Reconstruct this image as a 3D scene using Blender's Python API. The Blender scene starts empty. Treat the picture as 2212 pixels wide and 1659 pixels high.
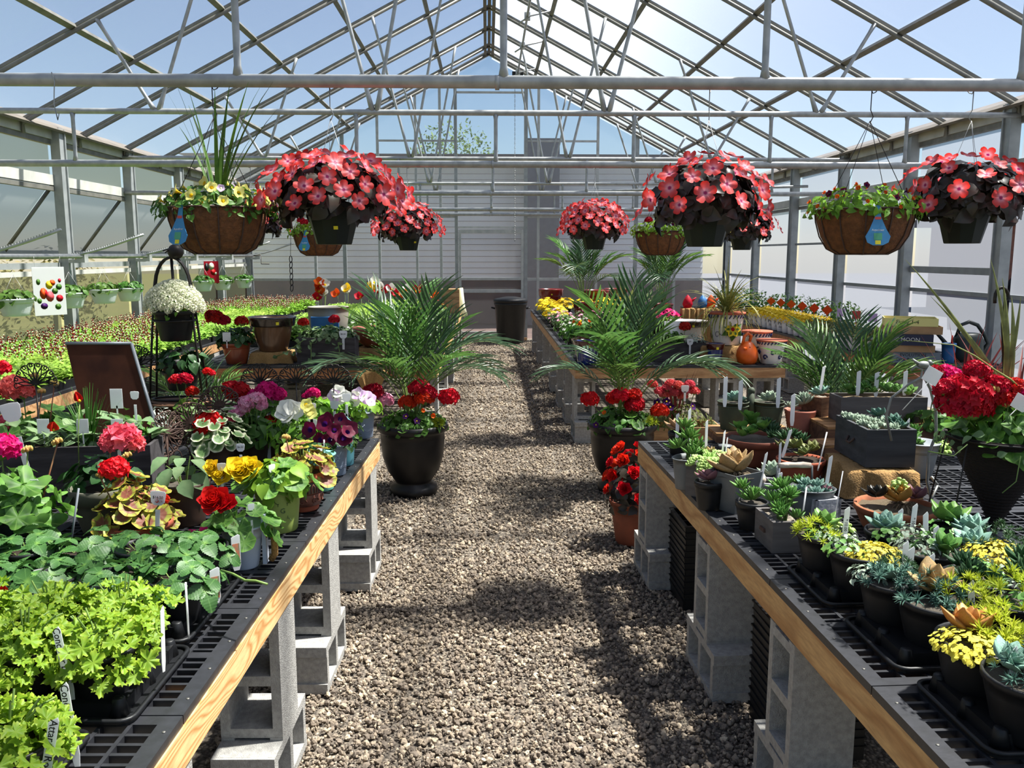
import bpy, bmesh, math, random
import numpy as np
from math import sin, cos, pi, radians, sqrt, atan2
from mathutils import Vector, Matrix, Euler

random.seed(7)
RNG = np.random.default_rng(11)
SC = bpy.context.scene
COL = SC.collection

# ------------------------------------------------------------------ camera, sky, sun, exposure
FPX, CAMH, TILT, YAW = 1850.0, 1.67, radians(8.58), radians(1.64)
cam_data = bpy.data.cameras.new('camera')
cam_data.sensor_width = 36.0
cam_data.lens = 36.0 * FPX / 2212.0
cam_data.clip_start = 0.05
cam_data.clip_end = 400.0
cam = bpy.data.objects.new('camera', cam_data)
cam.location = (0, 0, CAMH)
cam.rotation_euler = (pi / 2 - TILT, 0, -YAW)
COL.objects.link(cam)
SC.camera = cam

SUN_DIR = Vector((0.47, 0.10, 1.0)).normalized()          # towards the sun
world = bpy.data.worlds.new('world')
SC.world = world
world.use_nodes = True
wn = world.node_tree
wn.nodes.clear()
w_out = wn.nodes.new('ShaderNodeOutputWorld')
w_bg = wn.nodes.new('ShaderNodeBackground')
w_sky = wn.nodes.new('ShaderNodeTexSky')
w_sky.sky_type = 'NISHITA'
w_sky.sun_disc = False
w_sky.sun_elevation = math.asin(SUN_DIR.z)
w_sky.sun_rotation = atan2(SUN_DIR.x, SUN_DIR.y)
w_sky.air_density = 1.0
w_sky.dust_density = 0.15
w_sky.ozone_density = 2.5
w_bg.inputs['Strength'].default_value = 0.085
wn.links.new(w_sky.outputs[0], w_bg.inputs['Color'])
wn.links.new(w_bg.outputs[0], w_out.inputs['Surface'])

sun_data = bpy.data.lights.new('sun', 'SUN')
sun_data.energy = 10.8
sun_data.angle = radians(2.2)
sun_data.color = (1.0, 0.95, 0.86)
sun = bpy.data.objects.new('sun', sun_data)
sun.rotation_euler = SUN_DIR.to_track_quat('Z', 'Y').to_euler()
sun.location = (4, 6, 12)
COL.objects.link(sun)

vs = SC.view_settings
vs.view_transform = 'Standard'
vs.look = 'None'
vs.gamma = 1.0
vs.use_curve_mapping = False
vs.exposure = 0.6

cy = SC.cycles
cy.max_bounces = 6; cy.diffuse_bounces = 2; cy.glossy_bounces = 2; cy.transmission_bounces = 3; cy.transparent_max_bounces = 8
cy.adaptive_threshold = 0.015; cy.caustics_reflective = False; cy.caustics_refractive = False

# ------------------------------------------------------------------ sight lines (used to read real positions off the photograph)
_F0 = np.array([sin(YAW), cos(YAW), 0.0]); _R = np.array([cos(YAW), -sin(YAW), 0.0]); _Z = np.array([0, 0, 1.0])
_F = _F0 * cos(TILT) - _Z * sin(TILT); _U = _F0 * sin(TILT) + _Z * cos(TILT)

def _ray(u, v):
    return _F + _R * (u - 1106) / FPX + _U * (829.5 - v) / FPX

def onz(u, v, z):
    d = _ray(u, v); t = (z - CAMH) / d[2]
    return Vector((d[0] * t, d[1] * t, z))

def ony(u, v, y):
    d = _ray(u, v); t = y / d[1]
    return Vector((d[0] * t, y, CAMH + d[2] * t))

def onx(u, v, x):
    d = _ray(u, v); t = x / d[0]
    return Vector((x, d[1] * t, CAMH + d[2] * t))

# ------------------------------------------------------------------ mesh builder
class MB:
    def __init__(self):
        self.V = []; self.F = []; self.n = 0

    def add(self, v, faces, m=0, smooth=True):
        """v (N,3); faces: list of index lists, or dict-like arrays of equal length"""
        v = np.asarray(v, float).reshape(-1, 3)
        by = {}
        if isinstance(faces, np.ndarray):
            by[faces.shape[1]] = faces
        else:
            for f in faces:
                by.setdefault(len(f), []).append(f)
        for k, a in by.items():
            a = np.asarray(a, dtype=np.int64) + self.n
            self.F.append((a, m, smooth))
        self.V.append(v); self.n += len(v)
        return self

    def box(self, c, s, rot=None, m=0, bev=0.0):
        x, y, z = s[0] / 2, s[1] / 2, s[2] / 2
        v = np.array([[-x, -y, -z], [x, -y, -z], [x, y, -z], [-x, y, -z], [-x, -y, z], [x, -y, z], [x, y, z], [-x, y, z]])
        if rot is not None:
            v = v @ np.array(Euler(rot).to_matrix()).T
        v = v + np.array(c)
        return self.add(v, [[0, 3, 2, 1], [4, 5, 6, 7], [0, 1, 5, 4], [1, 2, 6, 5], [2, 3, 7, 6], [3, 0, 4, 7]], m, False)

    def b2(self, a, b, m=0):
        a = np.array(a, float); b = np.array(b, float)
        return self.box((a + b) / 2, np.abs(b - a), None, m)

    def tube(self, pts, r, n=8, m=0, cap=True, closed=False):
        P = [Vector(p) for p in pts]
        k = len(P)
        rr = r if hasattr(r, '__len__') else [r] * k
        V = []; up = None
        for i, p in enumerate(P):
            if closed:
                t = P[(i + 1) % k] - P[i - 1]
            else:
                t = P[min(i + 1, k - 1)] - P[max(i - 1, 0)]
            if t.length < 1e-9: t = Vector((0, 0, 1))
            t.normalize()
            if up is None:
                a = Vector((0, 0, 1)) if abs(t.z) < 0.9 else Vector((1, 0, 0))
                up = (a - t * a.dot(t)).normalized()
            else:
                up = (up - t * up.dot(t))
                if up.length < 1e-6:
                    up = t.orthogonal()
                up.normalize()
            sd = t.cross(up)
            for j in range(n):
                w = 2 * pi * j / n
                V.append(p + (up * cos(w) + sd * sin(w)) * rr[i])
        F = []
        for i in range(k if closed else k - 1):
            a = i * n; b = ((i + 1) % k) * n
            for j in range(n):
                F.append([a + j, a + (j + 1) % n, b + (j + 1) % n, b + j])
        if cap and not closed:
            F.append(list(range(n))[::-1]); F.append([(k - 1) * n + j for j in range(n)])
        return self.add(np.array([tuple(q) for q in V]), F, m)

    def lathe(self, prof, n=24, c=(0, 0, 0), m=0, sx=1.0, sy=1.0, smooth=True, wob=0.0, ph=0.0):
        k = len(prof); V = []; F = []
        for (r, z) in prof:
            for j in range(n):
                w = 2 * pi * j / n + ph
                q = r * (1 + wob * sin(3 * w + z * 30))
                V.append((c[0] + q * cos(w) * sx, c[1] + q * sin(w) * sy, c[2] + z))
        for i in range(k - 1):
            for j in range(n):
                F.append([i * n + j, i * n + (j + 1) % n, (i + 1) * n + (j + 1) % n, (i + 1) * n + j])
        if prof[0][0] > 1e-5: F.append(list(range(n))[::-1])
        if prof[-1][0] > 1e-5: F.append([(k - 1) * n + j for j in range(n)])
        return self.add(np.array(V), F, m, smooth)

    def ball(self, c, r, n=8, m=0, sq=(1, 1, 1)):
        pr = [(max(1e-6, r * sin(pi * i / n)), -r * cos(pi * i / n)) for i in range(n + 1)]
        k = max(6, n + 2); V = []; F = []
        for (a, z) in pr:
            for j in range(k):
                w = 2 * pi * j / k
                V.append((c[0] + a * cos(w) * sq[0], c[1] + a * sin(w) * sq[1], c[2] + z * sq[2]))
        for i in range(n):
            for j in range(k):
                F.append([i * k + j, i * k + (j + 1) % k, (i + 1) * k + (j + 1) % k, (i + 1) * k + j])
        return self.add(np.array(V), F, m)

    def prism(self, poly, d, axis='y', at=0.0, m=0):
        """extrude a 2D outline; axis y: poly is (x,z), from at to at+d"""
        k = len(poly); V = []
        for o in (at, at + d):
            for (a, b) in poly:
                V.append({'y': (a, o, b), 'x': (o, a, b), 'z': (a, b, o)}[axis])
        F = [list(range(k)), list(range(2 * k - 1, k - 1, -1))]
        for i in range(k):
            j = (i + 1) % k
            F.append([i, i + k, j + k, j])
        return self.add(np.array(V), F, m, False)

    def scat(self, tpl, mats, m=0):
        """tpl = (verts, faces); mats (K,4,4) array -> K joined copies"""
        tv, tf = tpl
        mats = np.asarray(mats, float)
        if len(mats) == 0: return self
        K = len(mats); N = len(tv)
        V = np.einsum('kij,nj->kni', mats[:, :3, :3], tv) + mats[:, None, :3, 3]
        for f in tf:
            a = (np.asarray(f)[None, :, :] + (np.arange(K) * N)[:, None, None]).reshape(-1, np.asarray(f).shape[1]) + self.n
            self.F.append((a, m, True))
        self.V.append(V.reshape(-1, 3)); self.n += K * N
        return self

    def mesh(self, name, mats):
        me = bpy.data.meshes.new(name)
        V = np.concatenate(self.V) if self.V else np.zeros((0, 3))
        me.vertices.add(len(V)); me.vertices.foreach_set('co', V.astype(np.float32).ravel())
        tot = np.concatenate([np.full(len(a), a.shape[1]) for a, _, _ in self.F]).astype(np.int32)
        loops = np.concatenate([a.ravel() for a, _, _ in self.F]).astype(np.int32)
        mi = np.concatenate([np.full(len(a), m) for a, m, _ in self.F]).astype(np.int32)
        sm = np.concatenate([np.full(len(a), s) for a, _, s in self.F]).astype(bool)
        st = np.concatenate([[0], np.cumsum(tot)[:-1]]).astype(np.int32)
        me.loops.add(len(loops)); me.loops.foreach_set('vertex_index', loops)
        me.polygons.add(len(tot)); me.polygons.foreach_set('loop_start', st); me.polygons.foreach_set('loop_total', tot)
        me.polygons.foreach_set('material_index', mi); me.polygons.foreach_set('use_smooth', sm)
        me.update(calc_edges=True)
        for x in (mats if isinstance(mats, (list, tuple)) else [mats]):
            me.materials.append(MAT[x] if isinstance(x, str) else x)
        return me

    def build(self, name, mats, parent=None, loc=(0, 0, 0), rot=(0, 0, 0), kind=None, label=None):
        return obj(name, self.mesh(name, mats), parent, loc, rot, kind, label)

def obj(name, me, parent=None, loc=(0, 0, 0), rot=(0, 0, 0), kind=None, label=None, scale=None, mat=None):
    o = bpy.data.objects.new(name, me)
    if parent is not None: o.parent = parent
    if mat is not None: o.matrix_local = mat
    else:
        o.location = loc; o.rotation_euler = rot
        if scale is not None: o.scale = (scale,) * 3 if not hasattr(scale, '__len__') else scale
    if kind: o['kind'] = kind
    if label: o['label'] = label
    COL.objects.link(o)
    return o

def thing(name, label, cat, loc=(0, 0, 0), rz=0.0, group=None, scale=1.0):
    o = bpy.data.objects.new(name, None)
    o.empty_display_size = 0.05
    o.location = loc; o.rotation_euler = (0, 0, rz); o.scale = (scale,) * 3
    o['label'] = label; o['category'] = cat
    if group: o['group'] = group
    COL.objects.link(o)
    return o

def tag(o, label, cat, group=None):
    o['label'] = label; o['category'] = cat
    if group: o['group'] = group
    return o

def struct(name, mb=None, mats=None, parent=None):
    if mb is None:
        o = bpy.data.objects.new(name, None); o.empty_display_size = 0.1
        if parent is not None: o.parent = parent
        COL.objects.link(o)
    else:
        o = mb.build(name, mats, parent)
    if parent is None: o['kind'] = 'structure'
    return o

def dup(root, loc, rz, label, group=None, scale=None):
    r = root.copy(); COL.objects.link(r)
    r.location = loc; r.rotation_euler = (0, 0, rz); r['label'] = label
    if scale is not None: r.scale = (scale,) * 3
    if group: r['group'] = group
    for ch in list(root.children):
        c = ch.copy(); COL.objects.link(c); c.parent = r
        for g in list(ch.children):
            d = g.copy(); COL.objects.link(d); d.parent = c
    return r

ORD = ['first', 'second', 'third', 'fourth', 'fifth', 'sixth', 'seventh', 'eighth', 'ninth', 'tenth', 'eleventh', 'twelfth',
       'thirteenth', 'fourteenth', 'fifteenth', 'sixteenth', 'seventeenth', 'eighteenth', 'nineteenth', 'twentieth']
def U(a, b): return random.uniform(a, b)
def mtx(loc=(0, 0, 0), rot=(0, 0, 0), s=1.0):
    sv = s if hasattr(s, '__len__') else (s, s, s)
    return Matrix.LocRotScale(Vector(loc), Euler(rot), Vector(sv))

def text_mesh(txt, size, mat, align='CENTER', extrude=0.0004, shear=0.0, spacing=1.0):
    cu = bpy.data.curves.new('lettering', 'FONT')
    cu.body = txt; cu.size = size; cu.align_x = align; cu.align_y = 'CENTER'; cu.extrude = extrude; cu.resolution_u = 2; cu.shear = shear; cu.space_character = spacing
    t = bpy.data.objects.new('lettering', cu)
    COL.objects.link(t)
    dg = bpy.context.evaluated_depsgraph_get()
    me = bpy.data.meshes.new_from_object(t.evaluated_get(dg))
    bpy.data.objects.remove(t); bpy.data.curves.remove(cu)
    me.materials.clear(); me.materials.append(MAT[mat])
    return me
# ------------------------------------------------------------------ materials (all procedural)
MAT = {}
def _nt(name):
    m = bpy.data.materials.new(name); m.use_nodes = True
    nt = m.node_tree; nt.nodes.clear()
    out = nt.nodes.new('ShaderNodeOutputMaterial')
    MAT[name] = m
    return m, nt, out
def _n(nt, t, **kw):
    n = nt.nodes.new('ShaderNode' + t)
    for k, v in kw.items():
        if k.startswith('i_'): n.inputs[k[2:].replace('_', ' ')].default_value = v
        else: setattr(n, k, v)
    return n
def rgba(c): return (c[0], c[1], c[2], 1.0)
def srgb(r, g, b):
    f = lambda x: (x / 255 / 12.92) if x / 255 <= 0.04045 else ((x / 255 + 0.055) / 1.055) ** 2.4
    return (f(r), f(g), f(b))
def mixc(nt, fac, a, b):
    n = nt.nodes.new('ShaderNodeMix'); n.data_type = 'RGBA'
    if hasattr(fac, 'links') or hasattr(fac, 'is_linked'): nt.links.new(fac, n.inputs[0])
    else: n.inputs[0].default_value = fac
    for s, x in ((6, a), (7, b)):
        if isinstance(x, tuple): n.inputs[s].default_value = rgba(x)
        else: nt.links.new(x, n.inputs[s])
    return n.outputs[2]
def ramp(nt, src, stops, interp='LINEAR'):
    r = nt.nodes.new('ShaderNodeValToRGB'); r.color_ramp.interpolation = interp
    e = r.color_ramp.elements
    while len(e) < len(stops): e.new(0.5)
    for i, (p, c) in enumerate(stops):
        e[i].position = p; e[i].color = rgba(c) if isinstance(c, tuple) else (c, c, c, 1)
    nt.links.new(src, r.inputs[0])
    return r.outputs[0]
def mat(name, c, c2=None, rough=0.6, scale=20.0, metal=0.0, bump=0.0, bscale=None, transl=0.0, tcol=None, island=0.0, spec=0.5, detail=4.0, coat=0.0, sharp=False, stretch=None):
    m, nt, out = _nt(name); L = nt.links.new
    p = _n(nt, 'BsdfPrincipled'); p.inputs['Roughness'].default_value = rough; p.inputs['Metallic'].default_value = metal
    p.inputs['Specular IOR Level'].default_value = spec
    if coat: p.inputs['Coat Weight'].default_value = coat; p.inputs['Coat Roughness'].default_value = 0.08
    tc = _n(nt, 'TexCoord'); src = tc.outputs['Object']
    if stretch:
        mp = _n(nt, 'Mapping'); mp.inputs['Scale'].default_value = stretch; L(src, mp.inputs[0]); src = mp.outputs[0]
    nz = None
    if c2 is not None or bump:
        nz = _n(nt, 'TexNoise'); nz.inputs['Scale'].default_value = scale; nz.inputs['Detail'].default_value = detail; L(src, nz.inputs['Vector'])
    col = c
    if c2 is not None:
        f = ramp(nt, nz.outputs['Fac'], [(0.42, 0.0), (0.58, 1.0)] if sharp else [(0.3, 0.0), (0.7, 1.0)])
        col = mixc(nt, f, c, c2)
    if island:
        g = _n(nt, 'NewGeometry')
        mr = _n(nt, 'MapRange'); mr.inputs[3].default_value = 1 - island; mr.inputs[4].default_value = 1 + island; L(g.outputs['Random Per Island'], mr.inputs[0])
        h = _n(nt, 'HueSaturation'); L(mr.outputs[0], h.inputs['Value'])
        mh = _n(nt, 'MapRange'); mh.inputs[3].default_value = 0.5 - island * 0.06; mh.inputs[4].default_value = 0.5 + island * 0.06
        oi = _n(nt, 'ObjectInfo'); L(oi.outputs['Random'], mh.inputs[0]); L(mh.outputs[0], h.inputs['Hue'])
        if isinstance(col, tuple): h.inputs['Color'].default_value = rgba(col)
        else: L(col, h.inputs['Color'])
        col = h.outputs[0]
    if isinstance(col, tuple): p.inputs['Base Color'].default_value = rgba(col)
    else: L(col, p.inputs['Base Color'])
    if bump:
        b = _n(nt, 'Bump'); b.inputs['Strength'].default_value = bump; b.inputs['Distance'].default_value = 0.01
        if bscale:
            n2 = _n(nt, 'TexNoise'); n2.inputs['Scale'].default_value = bscale; n2.inputs['Detail'].default_value = 3; L(src, n2.inputs['Vector']); L(n2.outputs['Fac'], b.inputs['Height'])
        else: L(nz.outputs['Fac'], b.inputs['Height'])
        L(b.outputs[0], p.inputs['Normal'])
    if transl:
        t = _n(nt, 'BsdfTranslucent')
        if tcol: t.inputs[0].default_value = rgba(tcol)
        elif isinstance(col, tuple): t.inputs[0].default_value = rgba(col)
        else: L(col, t.inputs[0])
        mx = _n(nt, 'MixShader'); mx.inputs[0].default_value = transl; L(p.outputs[0], mx.inputs[1]); L(t.outputs[0], mx.inputs[2]); L(mx.outputs[0], out.inputs[0])
    else: L(p.outputs[0], out.inputs[0])
    return m

def zone_mat(name, stops, rough=0.55, transl=0.3, rad=1.0, noise=0.06, veins=None):
    """leaf or petal coloured by distance from its own centre (object space; rad = radius in metres)"""
    m, nt, out = _nt(name); L = nt.links.new
    tc = _n(nt, 'TexCoord')
    ln = _n(nt, 'VectorMath', operation='LENGTH'); L(tc.outputs['Object'], ln.inputs[0])
    nz = _n(nt, 'TexNoise'); nz.inputs['Scale'].default_value = 2.2 / rad; L(tc.outputs['Object'], nz.inputs['Vector'])
    a = _n(nt, 'MapRange'); a.inputs[2].default_value = rad; L(ln.outputs['Value'], a.inputs[0])
    ad = _n(nt, 'MATH' if False else 'Math', operation='MULTIPLY_ADD'); L(nz.outputs['Fac'], ad.inputs[0]); ad.inputs[1].default_value = noise * 4; 
    sb = _n(nt, 'Math', operation='SUBTRACT'); L(a.outputs[0], sb.inputs[0]); sb.inputs[1].default_value = noise * 2
    L(sb.outputs[0], ad.inputs[2])
    col = ramp(nt, ad.outputs[0], stops)
    if veins:
        sx = _n(nt, 'SeparateXYZ'); L(tc.outputs['Object'], sx.inputs[0])
        at = _n(nt, 'Math', operation='ARCTAN2'); L(sx.outputs[1], at.inputs[0]); L(sx.outputs[0], at.inputs[1])
        ml = _n(nt, 'Math', operation='MULTIPLY'); L(at.outputs[0], ml.inputs[0]); ml.inputs[1].default_value = veins[0]
        cs = _n(nt, 'Math', operation='COSINE'); L(ml.outputs[0], cs.inputs[0])
        vr = ramp(nt, cs.outputs[0], [(0.86, 0.0), (1.0, 0.8)])
        col = mixc(nt, vr, col, veins[1])
    oi = _n(nt, 'ObjectInfo'); mr = _n(nt, 'MapRange'); mr.inputs[3].default_value = 0.85; mr.inputs[4].default_value = 1.12; L(oi.outputs['Random'], mr.inputs[0])
    h = _n(nt, 'HueSaturation'); L(mr.outputs[0], h.inputs['Value']); L(col, h.inputs['Color']); col = h.outputs[0]
    p = _n(nt, 'BsdfPrincipled'); p.inputs['Roughness'].default_value = rough; L(col, p.inputs['Base Color'])
    t = _n(nt, 'BsdfTranslucent'); L(col, t.inputs[0])
    mx = _n(nt, 'MixShader'); mx.inputs[0].default_value = transl; L(p.outputs[0], mx.inputs[1]); L(t.outputs[0], mx.inputs[2]); L(mx.outputs[0], out.inputs[0])
    return m

def wood(name, a, b, axis='y', ring=9.0, rough=0.6, knots=True, dist=5.0, grain=0.5):
    m, nt, out = _nt(name); L = nt.links.new
    tc = _n(nt, 'TexCoord'); mp = _n(nt, 'Mapping')
    s = {'x': (0.16, 1, 1), 'y': (1, 0.16, 1), 'z': (1, 1, 0.16)}[axis]
    mp.inputs['Scale'].default_value = tuple(q * 4 for q in s); L(tc.outputs['Object'], mp.inputs[0])
    nz = _n(nt, 'TexNoise'); nz.inputs['Scale'].default_value = 1.5; nz.inputs['Detail'].default_value = 2.0; L(mp.outputs[0], nz.inputs['Vector'])
    ml = _n(nt, 'Math', operation='MULTIPLY'); L(nz.outputs['Fac'], ml.inputs[0]); ml.inputs[1].default_value = ring * dist / 3
    fr = _n(nt, 'Math', operation='PINGPONG'); L(ml.outputs[0], fr.inputs[0]); fr.inputs[1].default_value = 0.5
    f = ramp(nt, fr.outputs[0], [(0.0, 1.0), (0.10, 0.75), (0.30, 0.08), (0.5, 0.0)])
    fine = _n(nt, 'TexNoise'); fine.inputs['Scale'].default_value = 26; fine.inputs['Detail'].default_value = 3; L(mp.outputs[0], fine.inputs['Vector'])
    c = mixc(nt, f, a, b)
    c = mixc(nt, ramp(nt, fine.outputs['Fac'], [(0.35, 0.0), (0.75, grain)]), c, tuple(x * 0.55 for x in b))
    if knots:
        vo = _n(nt, 'TexVoronoi'); vo.inputs['Scale'].default_value = 5.0; L(tc.outputs['Object'], vo.inputs['Vector'])
        c = mixc(nt, ramp(nt, vo.outputs['Distance'], [(0.03, 0.85), (0.07, 0.0)]), c, tuple(x * 0.25 for x in b))
    p = _n(nt, 'BsdfPrincipled'); p.inputs['Roughness'].default_value = rough; L(c, p.inputs['Base Color'])
    b_ = _n(nt, 'Bump'); b_.inputs['Strength'].default_value = 0.25; b_.inputs['Distance'].default_value = 0.003; L(fine.outputs['Fac'], b_.inputs['Height']); L(b_.outputs[0], p.inputs['Normal'])
    L(p.outputs[0], out.inputs[0])
    return m

def glazing(name, clear, transl, tint=(0.93, 0.96, 0.97), ttint=(0.9, 0.92, 0.95), gloss=0.05, flute=None, refr=0.0):
    """twin-wall polycarbonate: part of the light goes straight through, part is scattered by the flutes"""
    m, nt, out = _nt(name); L = nt.links.new
    tr = _n(nt, 'BsdfTransparent'); tr.inputs[0].default_value = rgba(tint)
    tl = _n(nt, 'BsdfTranslucent'); tl.inputs[0].default_value = rgba(ttint)
    gl = _n(nt, 'BsdfGlossy'); gl.inputs['Roughness'].default_value = 0.25
    m1 = _n(nt, 'MixShader'); m1.inputs[0].default_value = transl / (clear + transl); L(tr.outputs[0], m1.inputs[1]); L(tl.outputs[0], m1.inputs[2])
    last = m1
    if refr:      # the flutes scatter sunlight into a cone around their own direction, like a bundle of clear fibres
        hb = nt.nodes.new('ShaderNodeBsdfHair'); hb.component = 'Transmission'; hb.inputs['Offset'].default_value = 0.0
        hb.inputs['RoughnessU'].default_value = 0.05; hb.inputs['RoughnessV'].default_value = 1.0; hb.inputs['Color'].default_value = (1, 1, 1, 1)
        ge = _n(nt, 'NewGeometry'); cr = _n(nt, 'VectorMath', operation='CROSS_PRODUCT'); L(ge.outputs['True Normal'], cr.inputs[0]); cr.inputs[1].default_value = (0, 1, 0); L(cr.outputs[0], hb.inputs['Tangent'])
        mr = _n(nt, 'MixShader'); mr.inputs[0].default_value = refr; L(m1.outputs[0], mr.inputs[1]); L(hb.outputs[0], mr.inputs[2]); last = mr
    m2 = _n(nt, 'MixShader'); m2.inputs[0].default_value = gloss; L(last.outputs[0], m2.inputs[1]); L(gl.outputs[0], m2.inputs[2])
    L(m2.outputs[0], out.inputs[0])
    return m

# building
mat('galvanised', srgb(176, 178, 176), srgb(146, 149, 149), rough=0.42, scale=14, metal=0.35, bump=0.05)
mat('galvanised_post', srgb(168, 172, 172), srgb(144, 149, 150), rough=0.5, scale=8, metal=0.25)
mat('rafter_steel', srgb(132, 130, 122), srgb(105, 104, 98), rough=0.5, scale=9, metal=0.2)
mat('gutter_steel', srgb(122, 114, 102), srgb(98, 92, 84), rough=0.6, scale=6, metal=0.3)
mat('aluminium', srgb(190, 192, 190), srgb(165, 168, 168), rough=0.4, scale=10, metal=0.2)
mat('white_rail', srgb(205, 205, 198), srgb(180, 180, 172), rough=0.5, scale=5)
glazing('roof_glazing', 0.85, 0.05, tint=(0.90, 0.93, 0.96), ttint=(0.72, 0.74, 0.86), refr=0.09)
glazing('wall_glazing_left', 0.4, 0.6, tint=(0.78, 0.78, 0.72), ttint=(0.46, 0.45, 0.36))
glazing('wall_glazing_right', 0.35, 0.65, tint=(0.8, 0.83, 0.86), ttint=(0.27, 0.29, 0.33))
glazing('wall_glazing_back', 0.9, 0.10)
glazing('vent_glazing', 0.3, 0.7, ttint=(0.40, 0.41, 0.43))
mat('siding_white', srgb(248, 246, 240), srgb(238, 236, 230), rough=0.7, scale=3)
mat('siding_gap', srgb(80, 78, 74), rough=0.8)
mat('foundation', srgb(88, 68, 62), srgb(66, 50, 46), rough=0.9, scale=2.5)
mat('brickwork', srgb(140, 88, 70), srgb(110, 70, 58), rough=0.85, scale=8)
mat('grass', srgb(122, 118, 72), srgb(100, 102, 56), rough=0.9, scale=3, bump=0.4, bscale=30)
mat('asphalt', srgb(104, 104, 108), srgb(88, 88, 92), rough=0.85, scale=10, bump=0.1)
mat('bark', srgb(90, 75, 60), srgb(60, 50, 40), rough=0.9, scale=10, bump=0.5)
mat('far_leaf', srgb(120, 140, 70), srgb(80, 105, 50), rough=0.7, transl=0.3, island=0.3, scale=1)
mat('dry_shrub', srgb(120, 105, 70), srgb(90, 95, 50), rough=0.8, transl=0.2, island=0.3, scale=2)
mat('car_paint', srgb(25, 28, 40), rough=0.15, metal=0.3, coat=0.6)
mat('car_paint_grey', srgb(150, 155, 165), rough=0.2, metal=0.5, coat=0.6)
mat('car_glass', srgb(20, 22, 26), rough=0.05, spec=0.8)
mat('tyre', srgb(18, 18, 18), rough=0.85)
# ground
def gravel_mat(name, tint=1.0, sc=70.0):
    m, nt, out = _nt(name); L = nt.links.new
    tc = _n(nt, 'TexCoord'); vo = _n(nt, 'TexVoronoi'); vo.inputs['Scale'].default_value = sc; L(tc.outputs['Object'], vo.inputs['Vector'])
    hs = _n(nt, 'SeparateColor'); L(vo.outputs['Color'], hs.inputs[0])
    c = ramp(nt, hs.outputs[0], [(0.0, srgb(88, 80, 72)), (0.45, srgb(122, 112, 100)), (0.8, srgb(150, 138, 122)), (1.0, srgb(186, 172, 150))])
    d = ramp(nt, vo.outputs['Distance'], [(0.25, 1.0), (0.7, 0.35)])
    cc = mixc(nt, d, srgb(52, 46, 40), c)
    p = _n(nt, 'BsdfPrincipled'); p.inputs['Roughness'].default_value = 0.9; L(cc, p.inputs['Base Color'])
    b = _n(nt, 'Bump'); b.inputs['Strength'].default_value = 1.0; b.inputs['Distance'].default_value = 0.012; b.invert = True; L(vo.outputs['Distance'], b.inputs['Height']); L(b.outputs[0], p.inputs['Normal'])
    L(p.outputs[0], out.inputs[0])
gravel_mat('gravel_bed')
def stone_mat(name, stops):
    m, nt, out = _nt(name); L = nt.links.new
    g = _n(nt, 'NewGeometry'); c = ramp(nt, g.outputs['Random Per Island'], stops)
    tc = _n(nt, 'TexCoord'); nz = _n(nt, 'TexNoise'); nz.inputs['Scale'].default_value = 180; L(tc.outputs['Object'], nz.inputs['Vector'])
    cc = mixc(nt, ramp(nt, nz.outputs['Fac'], [(0.3, 0.35), (0.7, 0.0)]), c, srgb(50, 46, 42))
    p = _n(nt, 'BsdfPrincipled'); p.inputs['Roughness'].default_value = 0.85; L(cc, p.inputs['Base Color'])
    L(p.outputs[0], out.inputs[0])
stone_mat('gravel_stone', [(0.0, srgb(104, 93, 82)), (0.4, srgb(136, 122, 107)), (0.75, srgb(162, 146, 126)), (0.93, srgb(188, 170, 146)), (1.0, srgb(220, 202, 174))])
# benches
mat('black_plastic', srgb(24, 25, 28), srgb(18, 19, 21), rough=0.45, scale=40, spec=.35)
mat('grating_plastic', srgb(44, 45, 50), srgb(34, 35, 38), rough=0.45, scale=30, bump=0.1)
mat('screw_steel', srgb(110, 108, 102), rough=0.5, metal=0.5)
wood('board_pine', srgb(232, 194, 138), srgb(188, 134, 76), 'y', ring=11, dist=8, grain=.35)
wood('board_plain', srgb(206, 164, 108), srgb(172, 124, 72), 'y', ring=5, dist=4)
wood('board_dark', srgb(176, 118, 70), srgb(130, 80, 44), 'x', ring=5, dist=4)
wood('board_tan', srgb(196, 154, 108), srgb(156, 112, 72), 'x', ring=5, dist=4)
mat('concrete_block', srgb(172, 170, 165), srgb(144, 142, 138), rough=0.95, scale=60, bump=0.5, bscale=220, detail=6)
# ------------------------------------------------------------------ the greenhouse
XL, XR, XC = -4.70, 4.80, 0.05
YB, YF = 17.02, -3.0                 # end wall, and the open near end behind the camera
ZE, ZP = 3.02, 5.49                  # eave and ridge
PITCH = (ZP - ZE) / ((XR - XL) / 2)
def roofz(x): return ZP - PITCH * abs(x - XC)
POSTS = [YB - 1.83 * k for k in range(11)]
TRUSS = [4.15, 7.81, 11.45, 15.08, 16.88]

# floor: bare ground under a bed of gravel
gm = MB(); nx, ny = 20, 40
gx = np.linspace(XL - 0.2, XR + 0.2, nx); gy = np.linspace(YF, YB + 0.3, ny)
gv = np.array([(x, y, -0.012) for y in gy for x in gx])
gf = np.array([[j * nx + i, j * nx + i + 1, (j + 1) * nx + i + 1, (j + 1) * nx + i] for j in range(ny - 1) for i in range(nx - 1)])
gm.add(gv, gf)
floor = struct('floor', gm, 'gravel_bed')

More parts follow.
